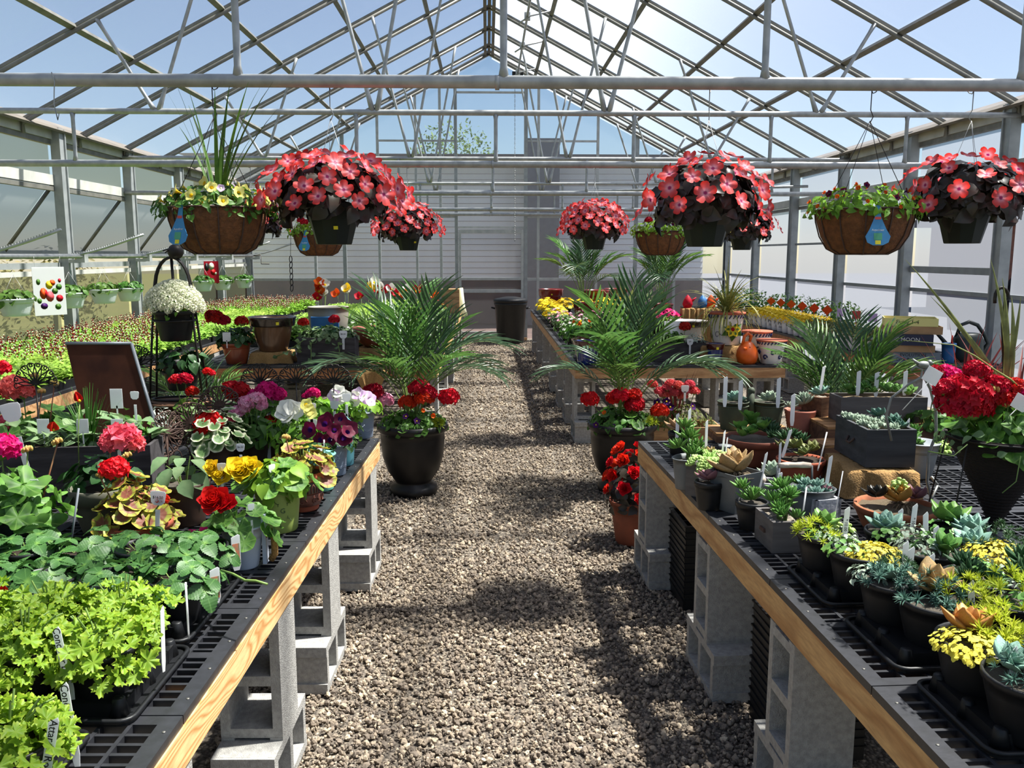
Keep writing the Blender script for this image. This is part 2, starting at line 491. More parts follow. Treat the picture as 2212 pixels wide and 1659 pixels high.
_t = (1 + 5 ** 0.5) / 2
ICO = np.array([(-1, _t, 0), (1, _t, 0), (-1, -_t, 0), (1, -_t, 0), (0, -1, _t), (0, 1, _t), (0, -1, -_t), (0, 1, -_t), (_t, 0, -1), (_t, 0, 1), (-_t, 0, -1), (-_t, 0, 1)]) / 1.9
ICOF = np.array([(0, 11, 5), (0, 5, 1), (0, 1, 7), (0, 7, 10), (0, 10, 11), (1, 5, 9), (5, 11, 4), (11, 10, 2), (10, 7, 6), (7, 1, 8), (3, 9, 4), (3, 4, 2), (3, 2, 6), (3, 6, 8), (3, 8, 9), (4, 9, 5), (2, 4, 11), (6, 2, 10), (8, 6, 7), (9, 8, 1)])
def randmats(pos, sx, sy, sz):
    """random orientation, individual scale"""
    k = len(pos); q = RNG.normal(size=(k, 4)); q /= np.linalg.norm(q, axis=1)[:, None]
    w, x, y, z = q.T
    R = np.stack([np.stack([1 - 2 * (y * y + z * z), 2 * (x * y - z * w), 2 * (x * z + y * w)], 1),
                  np.stack([2 * (x * y + z * w), 1 - 2 * (x * x + z * z), 2 * (y * z - x * w)], 1),
                  np.stack([2 * (x * z - y * w), 2 * (y * z + x * w), 1 - 2 * (x * x + y * y)], 1)], 1)
    M4 = np.zeros((k, 4, 4)); M4[:, :3, :3] = R * np.stack([sx, sy, sz], 1)[:, None, :]; M4[:, :3, 3] = pos; M4[:, 3, 3] = 1
    return M4
def gravel(name, x0, x1, y0, y1, dens, smin, smax):
    mb = MB(); n = int((x1 - x0) * (y1 - y0) * dens)
    per = n // 6
    for k in range(6):
        tpl = ICO * RNG.uniform(0.72, 1.2, (12, 1))
        s = smin + (smax - smin) * RNG.random(per) ** 2.2
        pos = np.stack([RNG.uniform(x0, x1, per), RNG.uniform(y0, y1, per), RNG.uniform(-0.006, 0.006, per)], 1)
        V4 = randmats(pos, s * RNG.uniform(0.8, 1.3, per), s * RNG.uniform(0.7, 1.1, per), s * RNG.uniform(0.5, 0.85, per))
        mb.scat((tpl, [ICOF]), V4)
    o = mb.build(name, 'gravel_stone', floor, kind='stuff')
    for p in o.data.polygons[:0]: pass
    o.data.polygons.foreach_set('use_smooth', np.zeros(len(o.data.polygons), bool))
    return o
gravel('gravel', -0.95, 1.15, 2.15, 4.6, 4600, 0.004, 0.0145)
gravel('gravel', -0.85, 1.1, 4.6, 8.2, 2400, 0.005, 0.016)
gravel('gravel', -0.7, 0.95, 8.2, 16.8, 700, 0.008, 0.018)

# roof: rafters, purlins, one glazing sheet per bay and slope
roof = struct('ceiling')
RAF = [4.15 + 1.22 * k for k in range(-6, 11)] + [YB - 0.06]
def slope_pt(x, y, off=0.0):
    s = 1 if x > XC else -1
    nrm = Vector((s * PITCH, 0, 1)).normalized()
    return Vector((x, y, roofz(x))) + nrm * off
raf_me = {}
for s, xe in ((-1, XL), (1, XR)):
    mb = MB()
    a = slope_pt(XC + s * 0.03, 0, -0.055); b = slope_pt(xe - s * 0.02, 0, -0.055)
    mb.tube([a, b, b + Vector((-s * 0.0, 0, -0.10))], 0.021, 8)
    raf_me[s] = mb.mesh('rafter', 'rafter_steel')
    mb = MB()
    L = Vector((xe - XC, 0, ZE - ZP)).length
    ang = math.atan(PITCH) * s
    c = slope_pt((XC + xe) / 2, 0, -0.008)
    mb.box(c, (L, 0.05, 0.026), (0, ang, 0))
    raf_me[s, 'bar'] = mb.mesh('glazing_bar', 'rafter_steel')
for y in RAF:
    for s in (-1, 1):
        obj('rafter', raf_me[s], roof, (0, y, 0))
        obj('glazing_bar', raf_me[s, 'bar'], roof, (0, y + 0.045, 0))
for s, xe in ((-1, XL), (1, XR)):
    for d in (0.88, 1.79, 2.68, 3.6):
        mb = MB(); p = slope_pt(XC + s * d, 0, -0.02)
        mb.box((p.x, (YF + YB) / 2, p.z), (0.055, YB - YF, 0.035), (0, math.atan(PITCH) * s, 0))
        mb.build('purlin', 'rafter_steel', roof)
    pane = MB(); L = Vector((xe - XC, 0, ZE - ZP)).length
    c = slope_pt((XC + xe) / 2, 0, 0.012)
    pane.box(c, (L, 1.19, 0.0012), (0, math.atan(PITCH) * s, 0))
    pm = MB(); q = np.array([slope_pt(XC + s * 0.05, -0.6, 0.012), slope_pt(xe, -0.6, 0.012), slope_pt(xe, 0.6, 0.012), slope_pt(XC + s * 0.05, 0.6, 0.012)])
    pm.add(q, [[0, 1, 2, 3]])
    pme = pm.mesh('roof_pane', 'roof_glazing')
    for y in RAF[:-1]:
        if y + 1.22 <= YB + 0.8:
            obj('roof_pane', pme, roof, (0, y + 0.61 + 0.045, 0))
mb = MB()
for dx in (-0.07, 0.0, 0.07): mb.box((XC + dx, (YF + YB) / 2, ZP - 0.04 - abs(dx) * 0.5), (0.05, YB - YF, 0.05))
mb.build('ridge_beam', 'gutter_steel', roof)
# ridge vent drive: shaft, racks and gear boxes under the right-hand ridge
vx = XC + 0.52; vz = roofz(vx) - 0.28
mb = MB(); mb.tube([(vx, 5.0, vz), (vx, 16.6, vz)], 0.018, 8); mb.build('vent_shaft', 'galvanised', roof)
for y in (7.2, 8.8, 10.6, 12.5, 14.2, 16.2):
    mb = MB(); mb.box((vx, y, vz), (0.08, 0.06, 0.10)); mb.build('gear_box', 'aluminium', roof)
    mb = MB(); mb.tube([(vx - 0.12, y - 0.03, vz - 0.1), (vx + 0.04, y - 0.03, vz), (vx + 0.32, y - 0.03, roofz(vx + 0.32) - 0.05)], 0.012, 6); mb.build('vent_rack', 'galvanised', roof)
mb = MB(); mb.box((vx, 16.3, vz - 0.05), (0.2, 0.12, 0.16)); mb.build('gear_motor', 'black_plastic', roof)
mb = MB(); 
for k in range(70):
    z = vz - 0.1 - k * 0.042
    mb.tube([(vx - 0.05 + 0.008 * cos(w) * (k % 2), 16.3 + 0.008 * cos(w) * (1 - k % 2), z + 0.026 * sin(w)) for w in np.linspace(0, 2 * pi, 7)[:-1]], 0.003, 4, closed=True)
mb.build('pull_chain', 'galvanised', roof)

# trusses
for i, y in enumerate(TRUSS):
    T = struct('trim_%d' % (i + 1))
    zl, zu = (2.462, 2.905) if y < 15 else (2.44, 2.88)
    mb = MB(); mb.tube([(XL + 0.02, y, zl), (XL + 0.14, y, zl), (XC, y, zl + 0.003), (XR - 0.14, y, zl), (XR - 0.02, y, zl)], [0.020, 0.030, 0.030, 0.030, 0.020], 12); mb.build('lower_chord', 'galvanised', T)
    mb = MB(); mb.tube([(XL + 0.02, y, zu), (XL + 0.2, y, zu), (XR - 0.2, y, zu), (XR - 0.02, y, zu)], 0.025, 10); mb.build('upper_chord', 'galvanised', T)
    mb = MB(); mb.tube([(XC - 0.01, y, zl), (XC + 0.01, y, zl)], 0.034, 12); mb.build('splice_collar', 'galvanised', T)
    vm = MB(); vm.tube([(0, 0, zl + 0.02), (0, 0, zl + 0.07), (0, 0, zu - 0.06), (0, 0, zu - 0.015)], [0.026, 0.017, 0.017, 0.024], 8); vme = vm.mesh('strut', 'galvanised')
    for k in range(-3, 4): obj('strut', vme, T, (XC + 0.03 + 1.225 * k, y, 0))
    for x0 in (-2.87, -0.98, 1.06, 2.95):
        for s in (-1, 1):
            xt = x0 + s * 0.46
            a = Vector((x0 + s * 0.02, y, zu + 0.01)); b = Vector((xt, y, roofz(xt) - 0.07)); d = (b - a)
            mb = MB(); mb.tube([a, a + d * 0.06, a + d * 0.14, a + d * 0.9, b], [0.026, 0.022, 0.0165, 0.0165, 0.022], 8); mb.build('web', 'galvanised', T)
# wind braces
for i, (a, b) in enumerate([((-4.6, 12.9, 2.62), (-1.25, 14.9, 2.73)), ((4.7, 12.7, 2.66), (1.25, 14.9, 2.73))]):
    mb = MB(); mb.tube([a, b], 0.02, 8); t = struct('trim_%d' % (6 + i), mb, 'galvanised')

# side walls
for side, X, s in (('left', XL, -1), ('right', XR, 1)):
    W = struct('wall_' + side)
    pm = MB(); pm.box((X - s * 0.05, 0, ZE / 2), (0.10, 0.11, ZE)); pm.box((X - s * 0.05, 0.045, ZE / 2), (0.135, 0.02, ZE - 0.02)); pme = pm.mesh('post', 'galvanised_post')
    for y in POSTS: obj('post', pme, W, (0, y, 0))
    ym = (YF + YB) / 2; Ly = YB - YF
    mb = MB(); mb.box((X - s * 0.02, ym, ZE + 0.02), (0.26, Ly, 0.025), (0, -s * 0.5, 0)); mb.build('eave_plate', 'gutter_steel', W)
    mb = MB(); mb.box((X - s * 0.0, ym, ZE - 0.06), (0.05, Ly, 0.12)); mb.build('eave_beam', 'white_rail', W)
    mb = MB(); mb.box((X + s * 0.02, ym, ZE - 0.15), (0.05, Ly, 0.05)); mb.build('eave_track', 'rafter_steel', W)
    for z, h in ((2.47, 0.11), (2.38, 0.045)):
        mb = MB(); mb.box((X + s * 0.02, ym, z), (0.06, Ly, h)); mb.build('girt', 'white_rail' if h > 0.1 else 'rafter_steel', W)
    gl = 'wall_glazing_' + side
    Yp = sorted(POSTS)
    for j in range(len(Yp) - 1):
        y0, y1 = Yp[j] + 0.05, Yp[j + 1] - 0.05
        def pane(z0, z1, xo=0.03, m=gl):
            q = MB(); q.add(np.array([(X + s * xo, y0, z0), (X + s * xo, y1, z0), (X + s * xo, y1, z1), (X + s * xo, y0, z1)]), [[0, 1, 2, 3]]); q.build('pane', m, W)
        pane(2.53, ZE - 0.17)
        if side == 'left':
            pane(0.02, 1.50)
            q = MB(); q.add(np.array([(X - 0.05, y0, 2.42), (X - 0.05, y1, 2.42), (X - 0.62, y1, 1.70), (X - 0.62, y0, 1.70)]), [[0, 1, 2, 3]]); q.build('vent_pane', 'vent_glazing', W)
            q = MB(); q.tube([(X - 0.04, y1 + 0.05, 2.42), (X - 0.62, y1 + 0.05, 1.70)], 0.022, 6); q.build('vent_rib', 'rafter_steel', W)
        else:
            pane(1.30, 2.36); pane(0.02, 1.27)
    if side == 'left':
        mb = MB(); mb.box((X - 0.02, ym, 1.555), (0.07, Ly, 0.06)); mb.build('sill_rail', 'galvanised_post', W)
        mb = MB(); mb.box((X - 0.0, ym, 1.475), (0.06, Ly, 0.05)); mb.build('sill_rail', 'white_rail', W)
        mb = MB(); mb.box((X - 0.62, ym, 1.70), (0.05, Ly, 0.04)); mb.build('vent_rail', 'galvanised_post', W)
        mb = MB(); mb.tube([(X + 0.24, 5.5, 1.655), (X + 0.24, 16.6, 1.655)], 0.026, 8); mb.build('vent_shaft', 'galvanised', W)
        for y in [p + 0.0 for p in POSTS if p > 5.0]:
            mb = MB(); mb.box((X + 0.24, y - 0.03, 1.645), (0.09, 0.09, 0.12)); mb.box((X + 0.10, y - 0.03, 1.60), (0.22, 0.04, 0.04)); mb.build('shaft_bracket', 'aluminium', W)
            mb = MB(); pts = [(X - 0.6 + 1.55 * t, y - 0.1, 1.66 - 0.05 * sin(pi * t * 1.2) + 0.2 * t * t) for t in np.linspace(0, 1, 12)]
            mb.tube(pts, 0.014, 6)
            for k in range(40):
                t = 0.35 + 0.64 * k / 40
                mb.box((X - 0.6 + 1.55 * t, y - 0.1, 1.66 - 0.05 * sin(pi * t * 1.2) + 0.2 * t * t + 0.018), (0.01, 0.014, 0.014))
            mb.build('vent_rack', 'aluminium', W)
        mb = MB(); mb.tube([(-4.45, 16.6, 1.655), (-4.30, 16.6, 1.655), (-4.30, 16.6, 1.5), (-4.15, 16.6, 1.5)], 0.012, 6); mb.build('crank_handle', 'red_paint' if 'red_paint' in MAT else 'siding_gap', W)
    else:
        mb = MB(); mb.box((X + 0.02, ym, 1.285), (0.05, Ly, 0.04)); mb.build('sill_rail', 'galvanised_post', W)
        for z, h in ((1.51, 0.07), (1.83, 0.03)):
            y0, y1 = POSTS[5] + 0.05, POSTS[4] - 0.05
            if h < 0.05: y0, y1 = POSTS[4], YB
            mb = MB(); mb.box((X + 0.0, (y0 + y1) / 2, z), (0.05, y1 - y0, h)); mb.build('girt', 'galvanised_post', W)

# end wall with its door
W = struct('wall_back')
def gab(x): return roofz(x) - 0.05
mull = [(XL + 0.05, 0.10), (-3.35, 0.05), (-2.78, 0.07), (-2.1, 0.05), (-1.37, 0.045), (-0.90, 0.05), (-0.60, 0.06), (0.755, 0.07), (1.0, 0.05), (2.15, 0.05), (2.92, 0.07), (3.7, 0.05), (XR - 0.05, 0.10)]
for x, w in mull:
    mb = MB(); mb.box((x, YB, gab(x) / 2), (w, 0.05, gab(x))); mb.build('mullion', 'aluminium' if w < 0.055 else 'galvanised_post', W)
for (x0, x1, z) in [(XL, -0.6, 1.19), (0.755, XR, 1.19), (XL, -0.6, 2.40), (0.755, XR, 2.40), (-0.6, 0.755, 2.20), (XL, XR, 3.51), (-0.6, 0.755, 4.74), (-2.1, -0.6, 3.84), (0.755, 2.15, 3.84)]:
    if z == 3.51:
        x0, x1 = XC - (ZP - 3.51) / PITCH, XC + (ZP - 3.51) / PITCH
    mb = MB(); mb.box(((x0 + x1) / 2, YB + 0.01, z), (x1 - x0, 0.04, 0.035 if z > 1.2 else 0.05)); mb.build('rail', 'aluminium', W)
for s, xe in ((-1, XL), (1, XR)):
    mb = MB(); L = Vector((xe - XC, 0, ZE - ZP)).length; c = slope_pt((XC + xe) / 2, YB + 0.02, -0.02); mb.box(c, (L, 0.06, 0.09), (0, math.atan(PITCH) * s, 0)); mb.build('gable_trim', 'rafter_steel', W)
xs = sorted(m[0] for m in mull)
for a, b in zip(xs[:-1], xs[1:]):
    isdoor = abs(a + 0.6) < 0.01
    q = MB(); z0 = 2.22 if isdoor else 0.02
    q.add(np.array([(a, YB + 0.03, z0), (b, YB + 0.03, z0), (b, YB + 0.03, gab(b)), ((a + b) / 2, YB + 0.03, gab((a + b) / 2)), (a, YB + 0.03, gab(a))]), [[0, 1, 2, 3, 4]])
    q.build('pane', 'wall_glazing_back', W)
D = struct('door_1')
for (x, w, z0, z1) in [(-0.535, 0.05, 0.03, 2.15), (0.69, 0.05, 0.03, 2.15)]:
    mb = MB(); mb.box((x, YB - 0.02, (z0 + z1) / 2), (w, 0.06, z1 - z0)); mb.build('stile', 'aluminium', D)
for z, h in ((2.12, 0.07), (1.20, 0.05), (0.96, 0.06), (0.09, 0.14)):
    mb = MB(); mb.box((0.078, YB - 0.02, z), (1.2, 0.05, h)); mb.build('rail', 'aluminium', D)
for z0, z1 in ((0.15, 0.94), (0.98, 1.18), (1.22, 2.09)):
    q = MB(); q.add(np.array([(-0.51, YB - 0.01, z0), (0.665, YB - 0.01, z0), (0.665, YB - 0.01, z1), (-0.51, YB - 0.01, z1)]), [[0, 1, 2, 3]]); q.build('pane', 'wall_glazing_back', D)
mb = MB(); mb.tube([(-0.50, YB - 0.06, 0.98), (-0.50, YB - 0.11, 0.98), (-0.50, YB - 0.11, 0.62), (-0.50, YB - 0.06, 0.62)], 0.012, 6); mb.build('handle', 'black_plastic', D)
mb = MB(); mb.box((0.08, YB - 0.1, 0.02), (1.4, 0.12, 0.05)); struct('trim_8', mb, 'board_tan')

# ------------------------------------------------------------------ outside
mb = MB(); mb.add(np.array([(-60, -20, -0.05), (XL - 0.2, -20, -0.05), (XL - 0.2, 80, -0.05), (-60, 80, -0.05)]), [[0, 1, 2, 3]]); o = mb.build('lawn', 'grass'); o['kind'] = 'structure'
mb = MB(); mb.add(np.array([(XR + 0.2, -20, -0.05), (60, -20, -0.05), (60, 80, -0.05), (XR + 0.2, 80, -0.05)]), [[0, 1, 2, 3]]); o = mb.build('parking_lot', 'asphalt'); o['kind'] = 'structure'
mb = MB(); mb.add(np.array([(XL - 0.2, YB + 0.3, -0.05), (XR + 0.2, YB + 0.3, -0.05), (XR + 0.2, 80, -0.05), (XL - 0.2, 80, -0.05)]), [[0, 1, 2, 3]]); o = mb.build('back_yard', 'foundation'); o['kind'] = 'structure'
# white clapboard house behind the end wall
Hs = thing('clapboard_house', 'white clapboard house on a dark foundation seen behind the greenhouse end wall', 'house', (0, 21.0, 0))
mb = MB(); mb.b2((-7, 0.1, 0), (5.3, 4, 1.06)); mb.build('foundation', 'foundation', Hs)
mb = MB(); mb.b2((-7, 0.15, 1.06), (5.3, 4, 4.0)); mb.build('wall', 'siding_gap', Hs)
bm_ = MB(); bm_.prism([(0.0, 0.0), (-0.035, 0.0), (-0.012, 0.132), (0.0, 0.132)], 12.3, axis='x', at=-7.0)
# prism on axis x takes (y,z) outlines
bme = bm_.mesh('clapboard', 'siding_white')
for k in range(21): obj('clapboard', bme, Hs, (0, 0.16, 1.08 + 0.14 * k))
mb = MB(); mb.prism([(-0.4, 4.0), (2.2, 4.0), (2.2, 4.12)], 12.7, axis='x', at=-7.2); mb.build('roof', 'asphalt', Hs)
mb = MB(); mb.b2((0.95, -0.5, 0), (1.7, 0.12, 4.35)); mb.build('chimney', 'asphalt', Hs)
def far_tree(label, loc, h, r, seed, leafm='far_leaf', n=1500, leafs=0.12):
    rg = np.random.default_rng(seed)
    t = thing('broadleaf_tree', label, 'tree', loc)
    mb = MB(); mb.tube([(0, 0, 0), (0.05, 0, h * 0.4), (0, 0.1, h * 0.8)], [0.2, 0.15, 0.05], 8)
    for k in range(7):
        w = 2 * pi * k / 7; mb.tube([(0, 0, h * 0.4), (r * 0.7 * cos(w), r * 0.7 * sin(w), h * (0.55 + 0.05 * (k % 3)))], [0.08, 0.02], 5)
    mb.build('trunk', 'bark', t)
    d = rg.normal(size=(n, 3)); d /= np.linalg.norm(d, axis=1)[:, None]; q = d * (rg.random((n, 1)) ** 0.4) * np.array([r, r, h * 0.36]) + np.array([0, 0, h * 0.66])
    s = rg.uniform(0.7, 1.3, n) * leafs
    mb = MB(); mb.scat(LEAF4, randmats(q, s, s, s)); mb.build('crown', leafm, t, kind='stuff')
    return t
LEAF4 = (np.array([(0, 0, 0), (0.5, 0.32, 0.06), (1.1, 0, -0.05), (0.5, -0.32, 0.06)]), [np.array([[0, 1, 2], [0, 2, 3]])])
far_tree('bare-looking spring tree rising behind the house, left of the chimney', (-1.1, 30.0, 0), 6.1, 1.7, 3, n=2600, leafs=0.13)
# ------------------------------------------------------------------ benches
ZT = 0.70
def grating_mesh(w, l, name='grating_panel'):
    """black bench-top panel, w along x (across), l along y; slots are real holes"""
    mb = MB(); t = 0.022; fr = 0.034; z = -t / 2
    mb.box((w / 2, fr / 2, z), (w, fr, t)); mb.box((w / 2, l - fr / 2, z), (w, fr, t))
    mb.box((fr / 2 + .003, l / 2, z), (fr + .006, l - 2 * fr, t)); mb.box((w - fr / 2 - .003, l / 2, z), (fr + .006, l - 2 * fr, t))
    nx = max(2, int(round((w - 2 * fr) / 0.062))); ny = max(2, int(round((l - 2 * fr) / 0.036)))
    for i in range(1, nx):
        x = fr + (w - 2 * fr) * i / nx; mb.box((x, l / 2, z), (0.009, l - 2 * fr, t * 0.95))
    for j in range(1, ny):
        y = fr + (l - 2 * fr) * j / ny; mb.box((w / 2, y, z - 0.001), (w - 2 * fr, 0.0095, t * 0.9))
    mb.box((w / 2, l / 2, z), (w - 2 * fr, 0.03, t * 0.98))
    return mb.mesh(name, 'grating_plastic')
def bench(label, x0, y0, x1, y1, rz, pl, boardm, group='wooden benches topped with black grating', edge_mat2='board_tan', origin=None, end_board=True, sgn=1):
    """local frame: x from the aisle edge into the bench, y along the aisle towards the back"""
    w, l = abs(x1 - x0), y1 - y0
    b = thing('bench', label, 'bench', (x0, y0, ZT), rz, group)
    nx = max(1, int(round(w / 0.93))); pw = w / nx; ny = max(1, int(round(l / pl))); pl = l / ny
    me = grating_mesh(pw - 0.004, pl - 0.004)
    for i in range(nx):
        for j in range(ny):
            x = i * pw if sgn > 0 else -(i + 1) * pw
            obj('grating_panel', me, b, (x, j * pl, 0))
    d = 0.038
    bh = 0.09
    sx = sgn
    seg = 2 if l > 4 else 1
    for k in range(seg):
        m = MB(); m.box((sx * d / 2, l * (k + 0.5) / seg, 0), (d, l / seg - 0.004, bh)); m.build('edge_board', boardm, b, (0, 0, -0.022 - bh / 2))
        m = MB(); m.box((sx * (w - d / 2), l * (k + 0.5) / seg, 0), (d, l / seg - 0.004, bh)); m.build('edge_board', boardm, b, (0, 0, -0.022 - bh / 2))
    for yy in (d / 2, l - d / 2):
        m = MB(); m.box((sx * w / 2, yy, 0), (w - 2 * d, d, bh)); m.build('end_board', edge_mat2, b, (0, 0, -0.022 - bh / 2))
    n = max(2, int(l / 0.6))
    jm = MB(); jm.box((sx * w / 2, 0, 0), (w - 2 * d, d, bh)); jme = jm.mesh('joist', edge_mat2)
    for k in range(1, n): obj('joist', jme, b, (0, l * k / n, -0.022 - bh / 2))
    sm = MB(); sm.lathe([(0.0042, 0), (0.0035, 0.0015), (0.0, 0.002)], 8); sme = sm.mesh('screw', 'screw_steel')
    for j in range(ny):
        for q in (0.12, 0.37, 0.63, 0.88): obj('screw', sme, b, (sx * 0.019, (j + q) * pl, 0.0))
    return b
# bench bodies: (near edge line taken from its far corner)
def bench_rot(cx, cy, nx_, ny_):  # angle of the aisle edge
    return atan2(-(cx - nx_), cy - ny_)
aL = bench_rot(-0.580, 4.51, -0.653, 1.50)
aR = bench_rot(0.791, 4.40, 0.880, 1.48)
def edge_pt(c, ang, d): return (c[0] + sin(ang) * d, c[1] - cos(ang) * d)
LN0 = edge_pt((-0.580, 4.51), aL, 3.35)
RN0 = edge_pt((0.791, 4.40), aR, 3.25)
BENCH_L = bench('near bench on the left of the aisle with a bright grained front board', LN0[0], LN0[1], LN0[0] - 1.87, LN0[1] + 3.35, aL, 0.60, 'board_pine', sgn=-1)
BENCH_R = bench('near bench on the right of the aisle carrying the succulents', RN0[0], RN0[1], RN0[0] + 1.87, RN0[1] + 3.25, aR, 0.60, 'board_plain', sgn=1)
BENCH_FR = bench('far bench on the right of the aisle behind the black urn', 0.772, 7.47, 2.645, 15.3, 0, 0.98, 'board_tan', sgn=1)
BENCH_FL = bench('far bench on the left of the aisle carrying the poppies', -0.45, 7.55, -2.62, 15.6, 0, 0.98, 'board_pine', edge_mat2='board_dark', sgn=-1)
BENCH_WL = bench('bench along the left greenhouse wall covered with seedling flats', -3.05, 4.6, -4.5, 16.2, 0, 0.98, 'board_tan', sgn=-1)
BENCH_WR = bench('bench along the right greenhouse wall carrying white nursery pots', 3.66, 7.35, 4.62, 16.2, 0, 0.98, 'board_dark', edge_mat2='board_dark', sgn=1)

# hollow cinder blocks: 0.39 long, 0.19 wide, 0.19 high, two cores through the 0.19 height
def block_mesh():
    mb = MB(); L, W, Hh = 0.371, 0.19, 0.19; t = 0.03
    for y in (-W / 2 + t / 2, W / 2 - t / 2): mb.box((0, y, 0), (L, t, Hh))
    for x in (-L / 2 + t / 2, 0, L / 2 - t / 2): mb.box((x, 0, 0), (t if x else 0.032, W - 2 * t, Hh))
    for sx in (-1, 1):
        for y in (-W / 2 + 0.02, W / 2 - 0.02): mb.box((sx * (L / 2 + 0.004), y, 0), (0.010, 0.04, Hh))
    return mb.mesh('cinder_block', 'concrete_block')
BLK = block_mesh()
def block(label, c, mode, rz=0.0, group='cinder blocks under the benches'):
    """mode: flat_x = lying with cores pointing across (x); up_x = on end, cores across; up_y = on end, cores along y; flat_z cores up"""
    R = {'flat_x': Euler((0, pi / 2, 0)).to_matrix() @ Euler((0, 0, 0)).to_matrix(), 'flat_z': Euler((0, 0, pi / 2)).to_matrix()}
    if mode == 'flat_x': m = Matrix(((0, 0, 1), (1, 0, 0), (0, 1, 0)))      # x->y, y->z, z->x
    elif mode == 'up_x': m = Matrix(((0, 0, 1), (0, 1, 0), (1, 0, 0))) @ Matrix(((1, 0, 0), (0, -1, 0), (0, 0, 1)))  # length up, cores along x
    elif mode == 'up_y': m = Matrix(((0, 1, 0), (0, 0, 1), (1, 0, 0)))      # length up, cores along y
    else: m = Matrix(((0, -1, 0), (1, 0, 0), (0, 0, 1)))
    M4 = Matrix.Translation(Vector(c)) @ Matrix.Rotation(rz, 4, 'Z') @ m.to_4x4()
    o = obj('cinder_block', BLK, mat=M4)
    tag(o, label, 'cinder block', group)
    return o
ZB = ZT - 0.022 - 0.09
def piles(bname, c0, ang, dists, inward, mode, depth=1, side='aisle', xoff=0.0):
    n = len(dists)
    for i, d in enumerate(dists):
        for k in range(depth):
            px = c0[0] + sin(ang) * d * 1 + inward * (0.10 + k * (1.62) + xoff); py = c0[1] - cos(ang) * d
            wh = ('aisle side' if k == 0 else 'inner side')
            top = 0.19 + 0.195
            nm = '%s pile from front, %s of %s' % (ORD[n - 1 - i], wh, bname)
            block('lower cinder block, ' + nm, (px, py, 0.095), 'flat_x', ang)
            block('upper cinder block, ' + nm, (px, py, 0.19 + 0.195), 'up_y' if 'right far' in bname and d > 7.5 else mode, ang)
piles('left near bench', (-0.580, 4.51), aL, [0.20, 1.22, 1.95, 2.85], -1, 'up_y', 2)
piles('right near bench', (0.791, 4.40), aR, [0.12, 1.22, 2.05, 2.85], 1, 'up_x', 2)
piles('right far bench', (0.772, 15.3), 0, [0.5, 1.9, 3.3, 4.7, 5.8, 6.7, 7.62], 1, 'up_x', 2)
piles('left far bench', (-0.45, 15.6), 0, [0.6, 2.3, 4.2, 6.0, 7.8], -1, 'up_y', 2)
piles('left wall bench', (-3.05, 16.2), 0, [0.6, 3.5, 6.5, 9.0, 11.3], -1, 'up_y', 1)
piles('right wall bench', (3.66, 16.2), 0, [0.6, 3.2, 5.8, 7.4, 8.7], 1, 'up_x', 1)
for k, u in enumerate([1560]):
    p = ony(u, 860, 7.62)
    block('lower cinder block midway under the front end of the right far bench', (p.x, 7.6, 0.095), 'flat_z')
    block('upper cinder block midway under the front end of the right far bench', (p.x, 7.6, 0.385), 'up_x', pi / 2)
# ------------------------------------------------------------------ plant colours
def leafm(name, a, b, tr=0.3, rough=0.5, isl=0.25, scale=25): mat(name, srgb(*a), srgb(*b), rough=rough, transl=tr, island=isl, scale=scale, spec=0.35)
leafm('leaf_green', (88, 128, 48), (58, 98, 36))
leafm('leaf_deep', (56, 92, 44), (36, 66, 32), tr=0.2, rough=0.45)
leafm('leaf_bright', (136, 178, 58), (104, 152, 48), tr=0.4)
leafm('leaf_lime', (190, 216, 62), (158, 196, 50), tr=0.45)
leafm('leaf_bronze', (58, 50, 44), (40, 42, 34), tr=0.1, rough=0.35)
leafm('leaf_sage', (128, 152, 108), (96, 126, 84), tr=0.25, rough=0.7)
leafm('leaf_silver', (190, 200, 186), (160, 174, 160), tr=0.15, rough=0.8)
leafm('leaf_palm', (104, 142, 66), (62, 104, 50), tr=0.3, rough=0.32)
leafm('leaf_palm_deep', (84, 112, 80), (48, 78, 52), tr=0.2, rough=0.3)
leafm('leaf_stripe', (176, 172, 92), (96, 112, 48), tr=0.3, scale=60)
leafm('leaf_red', (122, 44, 44), (86, 40, 36), tr=0.3)
leafm('leaf_seedling', (170, 200, 92), (134, 176, 70), tr=0.45)
leafm('leaf_olive', (142, 150, 88), (104, 110, 64), tr=0.3)
leafm('succ_blue', (142, 176, 160), (106, 142, 124), tr=0.08, rough=0.6, isl=0.12)
leafm('succ_green', (112, 154, 72), (78, 122, 56), tr=0.12, rough=0.45, isl=0.15)
leafm('succ_grey', (160, 176, 156), (128, 146, 124), tr=0.08, rough=0.7, isl=0.12)
leafm('succ_dark', (64, 98, 58), (44, 74, 46), tr=0.08, rough=0.45, isl=0.15)
leafm('succ_lime', (196, 206, 64), (162, 184, 44), tr=0.35, rough=0.6, isl=0.15)
leafm('succ_yellow', (238, 224, 92), (214, 200, 70), tr=0.25, rough=0.7, isl=0.12)
leafm('succ_orange', (212, 150, 84), (186, 142, 60), tr=0.2, rough=0.5, isl=0.2)
leafm('succ_plum', (150, 104, 112), (118, 80, 92), tr=0.1, rough=0.5, isl=0.15)
leafm('succ_bead', (186, 212, 128), (150, 188, 98), tr=0.2, rough=0.5, isl=0.12)
leafm('succ_teal', (88, 124, 108), (60, 96, 88), tr=0.12, rough=0.6, isl=0.2)
leafm('succ_tan', (190, 150, 108), (150, 130, 84), tr=0.15, rough=0.5, isl=0.25)
mat('stem_green', srgb(122, 148, 72), srgb(96, 124, 60), rough=0.6)
mat('stem_red', srgb(150, 84, 60), srgb(120, 90, 56), rough=0.6)
mat('soil', srgb(58, 44, 34), srgb(96, 78, 60), rough=0.95, scale=90, bump=1.0, bscale=140, sharp=True)
